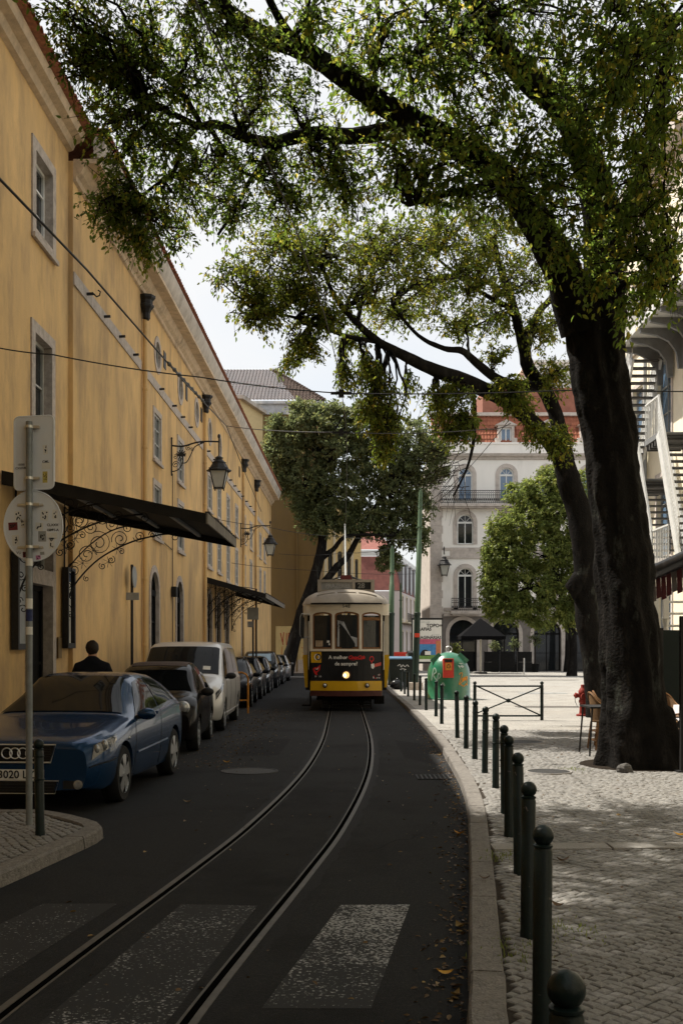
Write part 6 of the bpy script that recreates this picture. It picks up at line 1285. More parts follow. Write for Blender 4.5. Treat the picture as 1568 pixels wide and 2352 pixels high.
for k in range(3):
    a0 = k * 2.094 + .3; m.tube([Vector((gb.x + bx + .055 * math.cos(a), yf - .011, 1.085 + .055 * math.sin(a))) for a in np.linspace(a0, a0 + 1.5, 6)], .010, 4); e = a0 + 1.75; m.poly([Vector((gb.x + bx + q * math.cos(aa), yf - .012, 1.085 + q * math.sin(aa))) for q, aa in ((.03, e - .3), (.08, e - .3), (.055, e + .2))])
m.build('recycling_mark', INK, GB)
OS = M('orange_marker', (.60, .22, .02), .6)
spray('graffiti', None, [[(.28, .82), (.34, .87), (.40, .84), (.27, .50), (.38, .58), (.47, .62)], [(.42, .70), (.38, .66), (.42, .62), (.44, .72), (.46, .62)], [(.48, .62), (.49, .74), (.53, .62), (.53, .74), (.57, .62)], [(.59, .76), (.60, .66), (.64, .76), (.62, .48), (.58, .54)], [(.34, .50), (.46, .44), (.58, .52), (.64, .46)]], fg_, OS, .014, GB)
spray('graffiti', None, [[(.28, 1.12), (.34, 1.02), (.30, 1.10), (.42, 1.06)], [(.40, 1.14), (.42, 1.04), (.46, 1.12), (.48, 1.05), (.52, 1.1)], [(.34, 1.18), (.50, 1.16)]], fg_, INKW, .007, GB)
spray('graffiti', None, [[(-.70, .62), (-.62, 1.02), (-.50, .90), (-.62, .80), (-.46, .62)], [(-.45, .55), (-.42, .85), (-.34, .78), (-.40, .68)], [(-.3, .45), (-.26, .56), (-.2, .46)]], fg_, M('faint_white_spray', (.25, .34, .28), .8), .02, GB)

# ------------------------------------------------------------------ cross-braced barrier, hydrant, grates, covers
BY = 23.9; bx0, bx1 = P(1090, 0, BY).x, P(1244, 0, BY).x; t = thing('barrier', 'low cross-braced iron barrier standing on the sunlit square', 'barrier', ((bx0 + bx1) / 2, BY, 0))
for x, nm in ((bx0, 'post'), (bx1, 'post')):
    m = MB(); m.lathe([(.038, -.02), (.038, .80), (.034, .81)], 14, (x, BY, 0)); p_ = m.build(nm, BOLG, t, smooth=50); m = MB(); m.ball((x, BY, .85), .043, 14, 8); m.build('ball_top', BOLG, p_, smooth=60)
for z in (.10, .78): m = MB(); m.tube([(bx0, BY, z), (bx1, BY, z)], .02, 8); m.build('rail', BOLG, t)
for za, zb_ in ((.10, .76), (.76, .10)): m = MB(); m.tube([(bx0, BY + (.012 if za < .5 else -.012), za + .04), (bx1, BY + (.012 if za < .5 else -.012), zb_)], .016, 8); m.build('brace', BOLG, t)
m = MB(); m.ball(((bx0 + bx1) / 2, BY, .45), .05, 12, 8, sy=.8); m.build('boss', BOLG, t)
hb = G(1338, 1645); HYD = M('hydrant_red', (.22, .03, .022), .6, var=.25, scale=10); t = thing('fire_hydrant', 'red fire hydrant beside the second trunk', 'fire hydrant', hb)
m = MB(); m.lathe([(.16, 0), (.16, .04), (.09, .06), (.075, .25), (.085, .32), (.10, .34), (.10, .38), (.085, .40), (.09, .55), (.11, .57), (.11, .60), (.08, .66), (.05, .70), (.05, .76), (.0, .77)], 18, hb); m.build('barrel', HYD, t, smooth=40)
for s, z in ((-1, .50), (1, .50)): m = MB(); m.lathe([(.055, 0), (.055, .08), (.07, .08), (.07, .12), (.03, .12), (.03, .15)], 12, hb + Vector((s * .07, 0, z)), axis='x') if s > 0 else m.lathe([(.055, 0), (.055, -.08), (.07, -.08), (.07, -.12), (.03, -.12), (.03, -.15)], 12, hb + Vector((-.07, 0, z)), axis='x'); m.build('outlet', HYD, t)
m = MB(); m.lathe([(.07, .0), (.07, -.08), (.085, -.08), (.085, -.13)], 14, hb + Vector((0, -.07, .48)), axis='y'); m.build('front_outlet', HYD, t)
m = MB(); m.tube([hb + Vector((-.2, -.02, .5)), hb + Vector((-.19, -.02, .35)), hb + Vector((-.13, -.03, .22)), hb + Vector((-.08, -.06, .3))], .007, 5); m.build('chain', IRON, t)
DK = M('grate_iron', (.03, .03, .03), .6, var=.3, scale=30)
def slot_drain(lab, xa, xb, y, w):
    a, b = G(xa, y), G(xb, y); t = thing('slot_drain', lab, 'drain', a, group='slotted drains in the square'); m = MB(); m.box(a.x, b.x, a.y - w / 2, a.y + w / 2, .001, .004); m.build('channel', DK, t); n = int((b.x - a.x) / .075)
    for i in range(n): x = a.x + (b.x - a.x) * (i + .5) / n; m = MB(); m.box(x - .017, x + .017, a.y - w / 2, a.y + w / 2, .0045, .012); m.build('bar', KERB, t)
slot_drain('long slotted drain behind the cross-braced barrier', 1185, 1332, 1624, .75); slot_drain('far slotted drain in front of the round tree', 1216, 1326, 1562.5, .8)
a = G(1194, 1593); t = thing('cover_plate', 'square steel cover in the sunlit square', 'cover', a); m = MB()
for i in range(4): mm_ = MB(); mm_.box(a.x + i * .44, a.x + i * .44 + .4, a.y - .3, a.y + .5, .001, .008); mm_.build('panel', GREYM, t)
def manhole(lab, x, y, r, z): c = G(x, y, z); t = thing('manhole_cover', lab, 'manhole cover', c); m = MB(); m.lathe([(.001, .006), (r * .9, .006), (r * .92, .002)], 30, c, cap=False); m.build('lid', M('cast_lid', (.035, .034, .033), .6, var=.3, scale=50, bump=.6, bscale=80) if 'cast_lid' not in MATS else MATS['cast_lid'], t); m = MB(); m.lathe([(r * .92, .002), (r * .93, .010), (r, .010), (r * 1.02, -.01)], 30, c, cap=False); m.build('frame', MATS['cast_lid'] if z < 0 else GRANITE, t)
manhole('round iron cover in the asphalt left of the rails', 573, 1772, .40, ROAD); manhole('pale round cover in the cobbles before the big trunk', 1260, 1773, .30, 0.004); manhole('faint round cover in the cobbles farther left of the trunk', 1195, 1705, .42, 0.004)
a = G(1012, 1787, ROAD); t = thing('road_grate', 'iron gully grate in the gutter by the kerb', 'drain grate', a)
m = MB(); m.box(a.x - .32, a.x + .12, a.y - .2, a.y + .28, ROAD + .001, ROAD + .003); m.build('pit', BLACK, t)
for i in range(8): m = MB(); m.box(a.x - .32 + i * .06, a.x - .30 + i * .06, a.y - .2, a.y + .28, ROAD + .004, ROAD + .012); m.build('bar', DK, t)
for i in range(5): m = MB(); m.box(a.x - .32, a.x + .12, a.y - .2 + i * .11, a.y - .17 + i * .11, ROAD + .0045, ROAD + .0125); m.build('cross_bar', DK, t)

# ------------------------------------------------------------------ cafe corner: rattan chairs, cloth table, awning, screens
CANE = M('rattan', (.16, .08, .032), .5, var=.25, scale=30, bump=.3, bscale=120); CANEW = M('woven_rattan', (.18, .105, .05), .55, var=.35, scale=60, bump=.6, bscale=150)
def rattan(lab, x, y, rot):
    t = thing('rattan_chair', lab, 'chair', (x, y, 0), rot, 'rattan chairs of the cafe terrace', local=True)
    m = MB(); m.lathe([(.001, .44), (.215, .44), (.225, .455), (.22, .475), (.001, .48)], 20); m.build('seat', CANEW, t, smooth=50)
    for sx in (-1, 1):
        m = MB(); m.tube([(sx * .19, -.18, 0), (sx * .19, -.18, .64), (sx * .20, -.10, .68)], .017, 6); m.build('leg', CANE, t); m = MB(); m.tube([(sx * .2, .22, 0), (sx * .18, .17, .44)], .017, 6); m.build('leg', CANE, t)
    m = MB(); m.tube(smooth_curve([(-.20, -.16, .66), (-.245, .0, .68), (-.2, .17, .76), (-.12, .24, .88), (0, .26, .92), (.12, .24, .88), (.2, .17, .76), (.245, 0, .68), (.20, -.16, .66)], 4), .018, 6); m.build('arm_hoop', CANE, t)
    m = MB(); m.grid(lambda a, b: Vector((.185 * math.sin(a), .03 + .19 * math.cos(a) + .04 * b, .47 + (.26 + .16 * math.cos(a)) * b)), list(np.linspace(-1.5, 1.5, 13)), [0, .33, .66, 1]); m.build('back_weave', CANEW, t, smooth=60)
    for z in (.15, .30): m = MB(); m.tube([(-.19, -.18, z), (-.19, .2, z), (.19, .2, z), (.19, -.18, z)], .011, 5, closed=True); m.build('stretcher', CANE, t)
    for a, b in (((-.19, -.18, .2), (0, -.18, .42)), ((.19, -.18, .2), (0, -.18, .42))): m = MB(); m.tube([a, b], .010, 5); m.build('brace', CANE, t)
    return t
rattan('rattan chair partly hidden by the left edge of the big trunk', 4.26, 16.9, R(95)); rattan('second rattan chair stacked behind it, left of the big trunk', 4.44, 17.35, R(80))
rattan('rattan chair right of the big trunk, facing the white table', 4.88, 14.9, R(-100)); rattan('rattan chair behind the white-clothed table', 5.15, 16.6, R(0)); rattan('farthest rattan chair against the dark screen', 5.35, 18.2, R(60))
def cafe_table(lab, x, y, cloth=False):
    t = thing('cafe_table', lab, 'table', (x, y, 0)); m = MB(); m.box(x - .35, x + .35, y - .35, y + .35, .72, .745); m.build('top', BLACK, t)
    for sx in (-1, 1):
        for sy in (-1, 1): m = MB(); m.tube([(x + sx * .36, y + sy * .34, 0), (x + sx * .31, y + sy * .3, .72)], .014, 6); m.build('leg', BLACK, t)
    if cloth:
        m = MB(); h = .38; m.poly([(x - h, y - h, .75), (x + h, y - h, .75), (x + h, y + h, .75), (x - h, y + h, .75)])
        n = 16; ring = [(-h, -h + 2 * h * i / n) for i in range(n)] + [(-h + 2 * h * i / n, h) for i in range(n)] + [(h, h - 2 * h * i / n) for i in range(n)] + [(h - 2 * h * i / n, -h) for i in range(n)]; k = len(ring)
        m.add([(x + a, y + b, .75) for a, b in ring] + [(x + a * (1.06 + .03 * math.sin(i * 1.7)), y + b * (1.06 + .03 * math.sin(i * 1.7)), .75 - .22 - (.14 if i % n == 0 else 0) - .02 * math.sin(i * 2.1)) for i, (a, b) in enumerate(ring)], [(i, (i + 1) % k, k + (i + 1) % k, k + i) for i in range(k)])
        tag(m.build('tablecloth', M('white_cloth', (.72, .71, .74), .8, var=.04), None, org=(x, y, .75)), 'white cloth on the cafe table right of the trunk', 'tablecloth')
cafe_table('black-framed cafe table left of the big trunk', 4.10, 16.1); cafe_table('cafe table under the white cloth right of the trunk', 5.55, 15.9, True)
t = thing('terrace_screen', 'dark green screen panel behind the terrace chairs', 'screen', (6.3, 19.5, 0)); m = MB(); m.box(6.02, 6.9, 19.6, 19.66, .1, 1.98); m.build('panel', M('dark_green_panel', (.008, .014, .013), .6), t)
for x in (6.0, 6.92): m = MB(); m.box(x - .03, x + .03, 19.58, 19.68, 0, 2.02); m.build('post', IRON, t)
t = thing('terrace_post', 'thin dark post at the frame edge beside the terrace', 'post', (4.47, 13.75, 0)); m = MB(); m.box(4.45, 4.52, 13.7, 13.78, 0, 2.05); m.build('shaft', IRON, t); m = MB(); m.box(4.40, 4.57, 13.65, 13.83, 0, .02); m.build('foot_plate', IRON, t)
t = thing('kiosk_rail', 'pale stair rail with turned posts above the dark screen', 'railing', (6.2, 20.5, 1.9))
for x in (6.15, 6.36): m = MB(); m.box(x - .05, x + .05, 20.45, 20.55, 2.22, 2.85); m.build('post', STAIRL, t); m = MB(); m.lathe([(.05, 1.95), (.06, 2.0), (.05, 2.05), (.08, 2.2), (.09, 2.22)], 12, (x, 20.5, 0)); m.build('turned_foot', STAIRL, t)
for z in (2.08, 2.32, 2.55, 2.8): m = MB(); m.tube([(6.36, 20.5, z), (7.4, 20.5, z)], .025, 6); m.build('rail', STAIRL, t)
AW = M('awning_black', (.020, .019, .019), .35, var=.3, scale=5); AWR = M('awning_red', (.085, .02, .024), .8, var=.2); AWG = M('awning_grey', (.12, .11, .105), .8, var=.2)
t = thing('cafe_awning', 'black cafe awning with red and grey striped valance under the stairs', 'awning', (6.4, 20, 2.6))
a, b = P(1478, 1325, 20), P(1600, 1270, 18.4); m = MB(); m.tube([a, b], .14, 12); m.build('roller_case', AW, t, smooth=60)
m = MB(); m.quad(a + Vector((0, 0, -.06)), b + Vector((0, 0, -.06)), b + Vector((1.2, .4, .55)), a + Vector((1.2, .4, .55))); m.build('cover', AW, t)
for i in range(10):
    p, q = a.lerp(b, i / 10), a.lerp(b, (i + .98) / 10); m = MB(); dz = Vector((.03, .04, -.46 + .03 * (i % 3))); o = Vector((.05, .05, -.10)); m.quad(p + o, q + o, q + o + dz, p + o + dz); m.build('valance_strip', (AWR, AWG)[i % 2] if i % 3 else AWR, t)
# parasol, planters and dark restaurant front at the white house
YU = 72.0; u0 = P(1103, 0, YU).x; t = thing('parasol', 'black square parasol on pale post in front of the dark arches', 'parasol', (u0, YU, 0)); zt_ = P(0, 1420, YU).z; ze = P(0, 1462, YU).z; rr_ = 1.5
m = MB(); cs = [(u0 + a * rr_, YU + b * rr_, ze) for a, b in ((-1, -1), (1, -1), (1, 1), (-1, 1))]
for i in range(4): m.poly([cs[i], cs[(i + 1) % 4], (u0, YU, zt_)])
PARM = M('parasol_cloth', (.007, .007, .008), .95, var=.2, spec=.05); m.build('canopy', PARM, t); m = MB()
for i in range(4): a, b = Vector(cs[i]), Vector(cs[(i + 1) % 4]); m.quad(a, b, b - Vector((0, 0, .22)), a - Vector((0, 0, .22)))
m.build('valance', PARM, t); m = MB(); m.tube([(u0, YU - .1, 0), (u0, YU - .1, ze + .3)], .07, 10); m.build('post', M('cream_post', (.55, .51, .42), .6), t); m = MB(); m.box(u0 - .4, u0 + .4, YU - .5, YU + .3, 0, .1); m.build('base', IRON, t)
for i, x in enumerate((1128, 1165, 1205, 1070)):
    c = P(x, 0, 75).x; t = thing('terrace_windbreak', ('windbreak panel just right of the parasol post', 'windbreak panel two along from the parasol', 'windbreak panel farthest right on the shaded terrace', 'windbreak panel left of the parasol post')[i], 'windbreak', (c, 75, 0), group='dark windbreaks of the shaded terrace'); m = MB(); m.box(c - .52, c + .52, 74.97, 75.03, .05, .75); m.build('lower_panel', DARKP, t); m = MB(); m.box(c - .5, c + .5, 74.985, 75.015, .76, 1.5); m.build('pane', DARKP, t); m = MB(); m.box(c - .56, c - .525, 74.95, 75.05, 0, 1.55); m.build('post', IRON, t)
t = thing('steel_bollard', 'slim steel bollard in the shade before the dark shopfront', 'bollard', (P(1203, 0, 68).x, 68, 0)); m = MB(); m.tube([(P(1203, 0, 68).x, 68, 0), (P(1203, 0, 68).x, 68, 1.05)], .05, 10); m.build('post', STEEL, t); m = MB(); m.lathe([(.055, 1.05), (.05, 1.09)], 10, (P(1203, 0, 68).x, 68, 0)); m.build('cap', STEEL, t)

# ------------------------------------------------------------------ wires over the street
WIRE = M('wire', (.025, .024, .023), .5)
def wire(lab, pts, r=.012, sag=0.0, extra=None):
    m = MB(); out = []
    for a, b in zip(pts, pts[1:]):
        a, b = Vector(a), Vector(b)
        for i in range(9): f = i / 8; p = a.lerp(b, f); p.z -= sag * 4 * f * (1 - f); out.append(p)
    m.tube(out, r, 5); o = m.build('overhead_wire', WIRE, None, org=pts[0]); tag(o, lab, 'wire', 'tram and span wires over the street')
    for p in (extra or []): m = MB(); m.bar(Vector(p) - Vector((.16, 0, 0)), Vector(p) + Vector((.16, 0, 0)), .05, .035); m.box(p[0] - .04, p[0] + .04, p[1] - .04, p[1] + .04, p[2] - .06, p[2] + .05); m.build('insulator', BLACK, o)
    return o
wire('contact wire running along the track to the tram pole tip', [(tc_x(y), y, 5.66) for y in (1.0, 3, 5, 6.1, 7.3, 8.4, 9.4, 10.4, 12.6, 14.9, 18, 21, 25, 32, 46, 60)], .007)
wire('span wire crossing the street above the round sign, nearest', [P(-60, 786, 15.8), P(120, 814, 15.8), P(460, 866, 16.1), P(783, 903, 16.2)], .010, .03, [P(783, 903, 16.2)]); wire('right half of the nearest span wire, running behind the trunk', [P(783, 903, 16.2), P(1300, 896, 16.2), (9.6, 16.2, 5.65)], .010, .03)
wire('span wire meeting the far cornice, second across the street', [P(520, 978, 30), P(783, 993, 19.2), P(1120, 985, 22), P(1172, 972, 24)], .010, .05, [P(783, 993, 19.2)])
wire('thick twisted feeder cable slanting along the yellow wall', [P(-40, 370, 8.5), P(200, 620, 12), P(430, 885, 19), P(520, 978, 30), P(548, 1050, 38), P(600, 1175, 52)], .014)
m = MB(); m.tube([P(385, 832, 17).lerp(P(470, 925, 22), i / 27) for i in range(28)], [.018 + .022 * (i % 3 == 1) for i in range(28)], 6)
tag(m.build('cable_splice', WIRE, None, org=P(385, 832, 17)), 'knotted splice where the feeder cable crosses the nearest span wire', 'cable splice')
for lab, pts in (('low span wire from the yellow wall to the short green pole', [P(437, 1176, 36), P(605, 1208, 38), P(780, 1232, 40), P(965, 1237, 43)]), ('span wire just above the tram sign, to the short pole', [P(640, 1272, 44), P(790, 1270, 44), P(900, 1258, 46)]), ('slanting pull wire from the tall pole up to the leaning limb', [P(962, 1200, 43), P(1040, 1110, 34), P(1168, 965, 24.6)]), ('pair of wires over the tram roof, lower one', [P(500, 1288, 46), P(720, 1310, 46), P(960, 1318, 46)])):
    wire(lab, pts, .010, .08)

# ------------------------------------------------------------------ person in dark jacket walking away
def skin(name, joints, edges, mat, parent, sub=2, loc=(0, 0, 0)):
    bm = bmesh.new(); lay = bm.verts.layers.skin.verify(); vv = []
    for i, j in enumerate(joints):
        v = bm.verts.new(Vector(j[:3]) + Vector(loc)); r = j[3]; v[lay].radius = r if isinstance(r, tuple) else (r, r); v[lay].use_root = (i == 0); vv.append(v)
    for a, b in edges: bm.edges.new((vv[a], vv[b]))
    me = bpy.data.meshes.new(name); bm.to_mesh(me); bm.free(); me.materials.append(mat)
    o = bpy.data.objects.new(name, me); COL.objects.link(o)
    o.modifiers.new('s', 'SKIN'); ss_ = o.modifiers.new('d', 'SUBSURF'); ss_.levels = sub
    dg = bpy.context.evaluated_depsgraph_get(); m2 = bpy.data.meshes.new_from_object(o.evaluated_get(dg)); o.modifiers.clear(); o.data = m2; bpy.data.meshes.remove(me); m2.shade_smooth(); o.parent = parent; return o
pp = P(212, 0, 17.2); PE = thing('person', 'person in a dark jacket seen from behind, walking beside the yellow wall', 'person', (pp.x, 17.2, .02), local=True); PE.scale = (.965, .965, .955)
SKINM = M('skin', (.36, .20, .14), .55, var=.08); JACK = M('dark_jacket', (.010, .011, .015), .9, spec=.05, var=.25, scale=8); TROU = M('dark_trousers', (.018, .019, .024), .85, var=.2); HAIR = M('dark_hair', (.022, .015, .011), .6, var=.4, scale=40)
J = [(0, 0, .95, .13), (0, .0, 1.15, (.14, .10)), (0, -.01, 1.36, (.15, .10)), (0, 0, 1.50, .075), (0, .02, 1.60, .075), (0, .02, 1.67, .088),
     (-.2, 0, 1.39, .05), (-.27, .0, 1.15, .045), (-.25, .12, .92, .042), (-.25, .15, .85, .036), (.2, 0, 1.39, .05), (.28, -.02, 1.15, .045), (.27, .1, .92, .042), (.27, .13, .85, .036),
     (-.1, 0, .88, .1), (-.11, .10, .48, .065), (-.11, .0, .09, .045), (-.11, .14, .05, .04), (.1, 0, .88, .1), (.11, -.02, .48, .065), (.11, -.2, .12, .045), (.11, -.08, .05, .04), (0, .02, 1.745, .06)]
E = [(0, 1), (1, 2), (2, 3), (3, 4), (4, 5), (5, 22), (2, 6), (6, 7), (7, 8), (8, 9), (2, 10), (10, 11), (11, 12), (12, 13), (0, 14), (14, 15), (15, 16), (16, 17), (0, 18), (18, 19), (19, 20), (20, 21)]
skin('body', J, E, SKINM, PE)
JJ = [(0, 0, .92, (.21, .16)), (0, .0, 1.15, (.23, .17)), (0, -.01, 1.34, (.21, .16)), (0, 0, 1.50, .125), (-.23, 0, 1.35, .115), (-.31, .0, 1.12, .09), (-.275, .12, .93, .066), (.23, 0, 1.35, .115), (.32, -.02, 1.12, .09), (.295, .1, .93, .066), (0, .015, 1.565, .088)]
skin('jacket', JJ, [(0, 1), (1, 2), (2, 3), (2, 4), (4, 5), (5, 6), (2, 7), (7, 8), (8, 9), (3, 10)], JACK, PE)
skin('trousers', [(0, 0, .96, .165), (-.1, 0, .88, .115), (-.11, .10, .48, .085), (-.11, .0, .12, .07), (.1, 0, .88, .115), (.11, -.02, .48, .085), (.11, -.19, .15, .07)], [(0, 1), (1, 2), (2, 3), (0, 4), (4, 5), (5, 6)], TROU, PE)
m = MB(); m.ball((0, .0, 1.70), .122, 20, 12, sx=.92, sy=1.0, sz=1.08)
for i, v in enumerate(m.v):
    v = Vector(v); v += Vector(noise.noise_vector(v * 22)) * .008
    if v.y > .05 and v.z < 1.70: v.y = .05
    m.v[i] = tuple(v)
m.build('hair', HAIR, PE, smooth=70)
for s in (-1, 1):
    m = MB(); m.ball((s * .088, .025, 1.675), .03, 8, 6, sx=.4, sy=.8, sz=1.1); m.build('ear', SKINM, PE, smooth=60)
    m = MB(); m.ball((s * .034, .108, 1.69), .013, 8, 6); m.build('eye', INKW, PE, smooth=60)
    m = MB(); m.ball((s * .26, .14, .80), .045, 8, 6, sx=.6, sz=1.0)
    for k in range(4): m.tube([(s * .26 + (-.025 + .016 * k) * .4, .13 + .018 * k, .78), (s * .255, .132 + .018 * k, .72), (s * .245, .135 + .018 * k, .685 - .006 * (k == 1))], [.011, .010, .007], 6)
    m.tube([(s * .255, .11, .80), (s * .24, .09, .76), (s * .235, .095, .73)], [.012, .011, .008], 6); m.build('hand', SKINM, PE, smooth=70)
    m = MB(); m.ball((s * .11, .09 if s < 0 else -.12, .05), .06, 10, 6, sx=.8, sy=2.0, sz=.7); m.build('shoe', BLACK, PE, smooth=60)
m = MB(); m.ball((0, .125, 1.66), .017, 8, 6, sz=1.5); m.build('nose', SKINM, PE, smooth=60)
m = MB(); m.ball((0, .112, 1.615), .022, 8, 5, sz=.3, sy=.5); m.build('mouth', M('lips', (.25, .1, .08), .5), PE, smooth=60)
# ------------------------------------------------------------------ trees
BARK = M('bark', (.0125, .0115, .0108), .95, spec=.04, var=.35, scale=10, bump=.9, bscale=26, col2=(.036, .032, .029), mixpos=(.55, .72), streak=True, col3=(.070, .074, .064), mix3=(.58, .70), scale3=2.6)
BARK2 = M('twig_bark', (.028, .020, .015), .95, spec=.04, var=.3)
LEAF1 = leaf_mat('leaf_near', (.036, .066, .015), (.092, .130, .024), (.27, .22, .04), .68)
LEAF2 = leaf_mat('leaf_mid', (.045, .075, .014), (.11, .125, .020), (.28, .21, .03), .62)
LEAF3 = leaf_mat('leaf_dark', (.068, .088, .042), (.112, .128, .054), (.19, .18, .06), .52)
LEAF4 = leaf_mat('leaf_bright', (.075, .105, .030), (.145, .170, .045), (.28, .27, .07), .52)
LTRI = np.array([[0, 1, 2, 3], [0, 3, 4, 5]])
def leaves_np(pos, ax, nrm, ln, wd=.46):
    ax = ax / np.linalg.norm(ax, axis=1, keepdims=True); side = np.cross(ax, nrm); side /= np.linalg.norm(side, axis=1, keepdims=True) + 1e-9; up = np.cross(side, ax)
    L = ln[:, None]; w = L * wd; f = .10
    pts = [pos, pos + ax * L * .28 + side * w * .46 + up * w * f * 2, pos + ax * L * .62 + side * w * .40 + up * w * f * 2, pos + ax * L - up * L * .08, pos + ax * L * .62 - side * w * .40 + up * w * f * 2, pos + ax * L * .28 - side * w * .46 + up * w * f * 2]
    V = np.stack(pts, 1).reshape(-1, 3); n = len(pos); Q = (LTRI[None] + (np.arange(n) * 6)[:, None, None]).reshape(-1, 4); return V, Q
def tubes_np(P_, rad, n=4):
    """P_ (N,K,3), rad (N,K)"""
    N, K, _ = P_.shape; d = np.gradient(P_, axis=1); d /= np.linalg.norm(d, axis=2, keepdims=True) + 1e-9
    ref = np.where(np.abs(d[..., 2:3]) > .9, np.array([1., 0, 0]), np.array([0, 0, 1.])); x = np.cross(d, ref); x /= np.linalg.norm(x, axis=2, keepdims=True) + 1e-9; y = np.cross(d, x)
    a = np.arange(n) * 2 * np.pi / n; V = P_[:, :, None] + rad[:, :, None, None] * (x[:, :, None] * np.cos(a)[None, None, :, None] + y[:, :, None] * np.sin(a)[None, None, :, None])
    idx = np.arange(N * K * n).reshape(N, K, n); q = np.stack([idx[:, :-1], np.roll(idx, -1, 2)[:, :-1], np.roll(idx, -1, 2)[:, 1:], idx[:, 1:]], -1).reshape(-1, 4)
    return V.reshape(-1, 3), q
def bez(p0, p1, p2, t): return p0 * (1 - t) ** 2 + p1 * 2 * t * (1 - t) + p2 * t ** 2
def foliage(tree, limb_pts, blobs, leaf_len, mat, dens=1.0, per=14, twig=.006, keep=0, droop=.45, subs=None, wd=.46, hang=.5, rbranch=.028, lum=0.0):
    """blobs: (centre, (rx, ry, rz), sprigs). Limb -> bough -> sprig -> leaves."""
    LP = np.array([tuple(p) for p in limb_pts]); BP = []; BR = []; TP = []; TR_ = []; pos = []; axs = []; lv = []; ln = []
    for c, rad, ns in blobs:
        ns = int(ns * dens); c = np.array(c); rad = np.array(rad); d = np.linalg.norm(LP - c, axis=1); i = int(np.argmin(d + rng.uniform(0, .4, len(d)))); p0 = LP[i]
        nb = max(2, ns // 14); tips = []
        for b in range(nb):
            v = rng.normal(size=3); v /= np.linalg.norm(v); e = c + v * rad * rng.uniform(.25, .8); mid = (p0 + e) / 2 + rng.normal(size=3) * .12 * np.linalg.norm(e - p0) + np.array([0, 0, .12 * np.linalg.norm(e - p0)])
            t = np.linspace(0, 1, 9)[:, None]; pl = bez(p0, mid, e, t); pl[1:-1] += rng.normal(size=(7, 3)) * .03; BP.append(pl); BR.append(np.linspace(rbranch * rng.uniform(.6, 1.2), .007, 9)); tips.append(pl)
        for s in range(ns):
            v = rng.normal(size=3); v /= np.linalg.norm(v); q = c + v * rad * rng.uniform(.35, 1.0) ** .6; pl = tips[rng.integers(nb)]
            j = rng.integers(3, 9); a = pl[j]
            if np.linalg.norm(q - a) > 1.1: k = np.argmin([np.linalg.norm(x[4:] - q, axis=1).min() for x in tips]); a = tips[k][4:][np.argmin(np.linalg.norm(tips[k][4:] - q, axis=1))]
            mid = (a + q) / 2 + rng.normal(size=3) * .08 + np.array([0, 0, .08]); t = np.linspace(0, 1, 6)[:, None]; tp = bez(a, mid, q, t); TP.append(tp); TR_.append(np.linspace(twig, twig * .35, 6))
            m = max(3, int(per * rng.uniform(.6, 1.4))); L = np.linalg.norm(q - a) + 1e-6; f0 = max(0, 1 - min(.9, 7.0 * leaf_len / L)); ft_ = rng.uniform(f0, 1, m)[:, None]
            pp_ = bez(a, mid, q, ft_) + rng.normal(size=(m, 3)) * leaf_len * .35; dirv = (q - a) / L * .5 + rng.normal(size=(m, 3)) * .65; dirv[:, 2] -= hang
            pos.append(pp_); axs.append(dirv); ln.append(leaf_len * rng.uniform(.55, 1.25, m)); lv.append(np.clip(rng.normal(.32 + lum + .16 * rng.normal(), .13, m), 0, 1))
    pos, axs, ln, lv = map(np.concatenate, (pos, axs, ln, lv)); nrm = rng.normal(size=axs.shape); nrm[:, 2] += .6
    if keep:          # the leaves that show largest are single parts
        D = np.linalg.norm(pos - np.array([0, 0, EYE]), axis=1); vis = (np.abs(pos[:, 0] / pos[:, 1]) < .32) & ((pos[:, 2] - EYE) / pos[:, 1] < .615); sc = np.where(vis, ln / D, 0); o = np.argsort(-sc); k = o[:keep]; rest = o[keep:]
        V, Q = leaves_np(np.zeros((1, 3)), np.array([[0, 1., 0]]), np.array([[0, 0, 1.]]), np.ones(1), wd); me = bpy.data.meshes.new('leaf'); me.from_pydata([tuple(v) for v in V], [], [tuple(q) for q in Q]); me.materials.append(mat)
        for vals, pool in ((.15, 0), (.45, 1), (.75, 2)):
            m2 = me.copy(); a_ = m2.attributes.new('lv', 'FLOAT', 'POINT'); a_.data.foreach_set('value', [vals] * 6)
            for i in k:
                if (0 if lv[i] < .3 else 1 if lv[i] < .62 else 2) != pool: continue
                ob = put(m2, 'leaf', tree); y = Vector(axs[i]).normalized(); x = y.cross(Vector(nrm[i])).normalized(); z = x.cross(y)
                ob.matrix_local = Matrix.Translation(Vector(pos[i]) - ORG[tree.name]) @ Matrix((x, y, z)).transposed().to_4x4() @ Matrix.Scale(ln[i], 4)
        pos, axs, nrm, ln, lv = pos[rest], axs[rest], nrm[rest], ln[rest], lv[rest]
    o_ = np.array(ORG[tree.name]); V, Q = leaves_np(pos, axs, nrm, ln, wd); npmesh('crown', V - o_, Q, mat, tree, np.repeat(lv, 6), 'stuff')
    V1, Q1 = tubes_np(np.array(BP), np.array(BR), 5); npmesh('boughs', V1 - o_, Q1, BARK, tree, kind='stuff')
    V2, Q2 = tubes_np(np.array(TP), np.array(TR_), 3); npmesh('twigs', V2 - o_, Q2, BARK2, tree, kind='stuff')
def limb(tree, pts, name='limb', n=14, wob=.12, sm=5, k_=1.0):
    """pts: (x, y, depth, width in survey units)"""
    P3 = [P(a, b, d) for a, b, d, w in pts]; rr = [w * k_ / 2 / F * d for a, b, d, w in pts]
    sp = smooth_curve(P3, sm); rs = []
    for i in range(len(pts) - 1): rs += [rr[i] + (rr[i + 1] - rr[i]) * k / sm for k in range(sm)]
    rs.append(rr[-1]); m = MB(); m.tube(sp, rs, n, wob=wob); m.build(name, BARK, tree, smooth=80); return sp
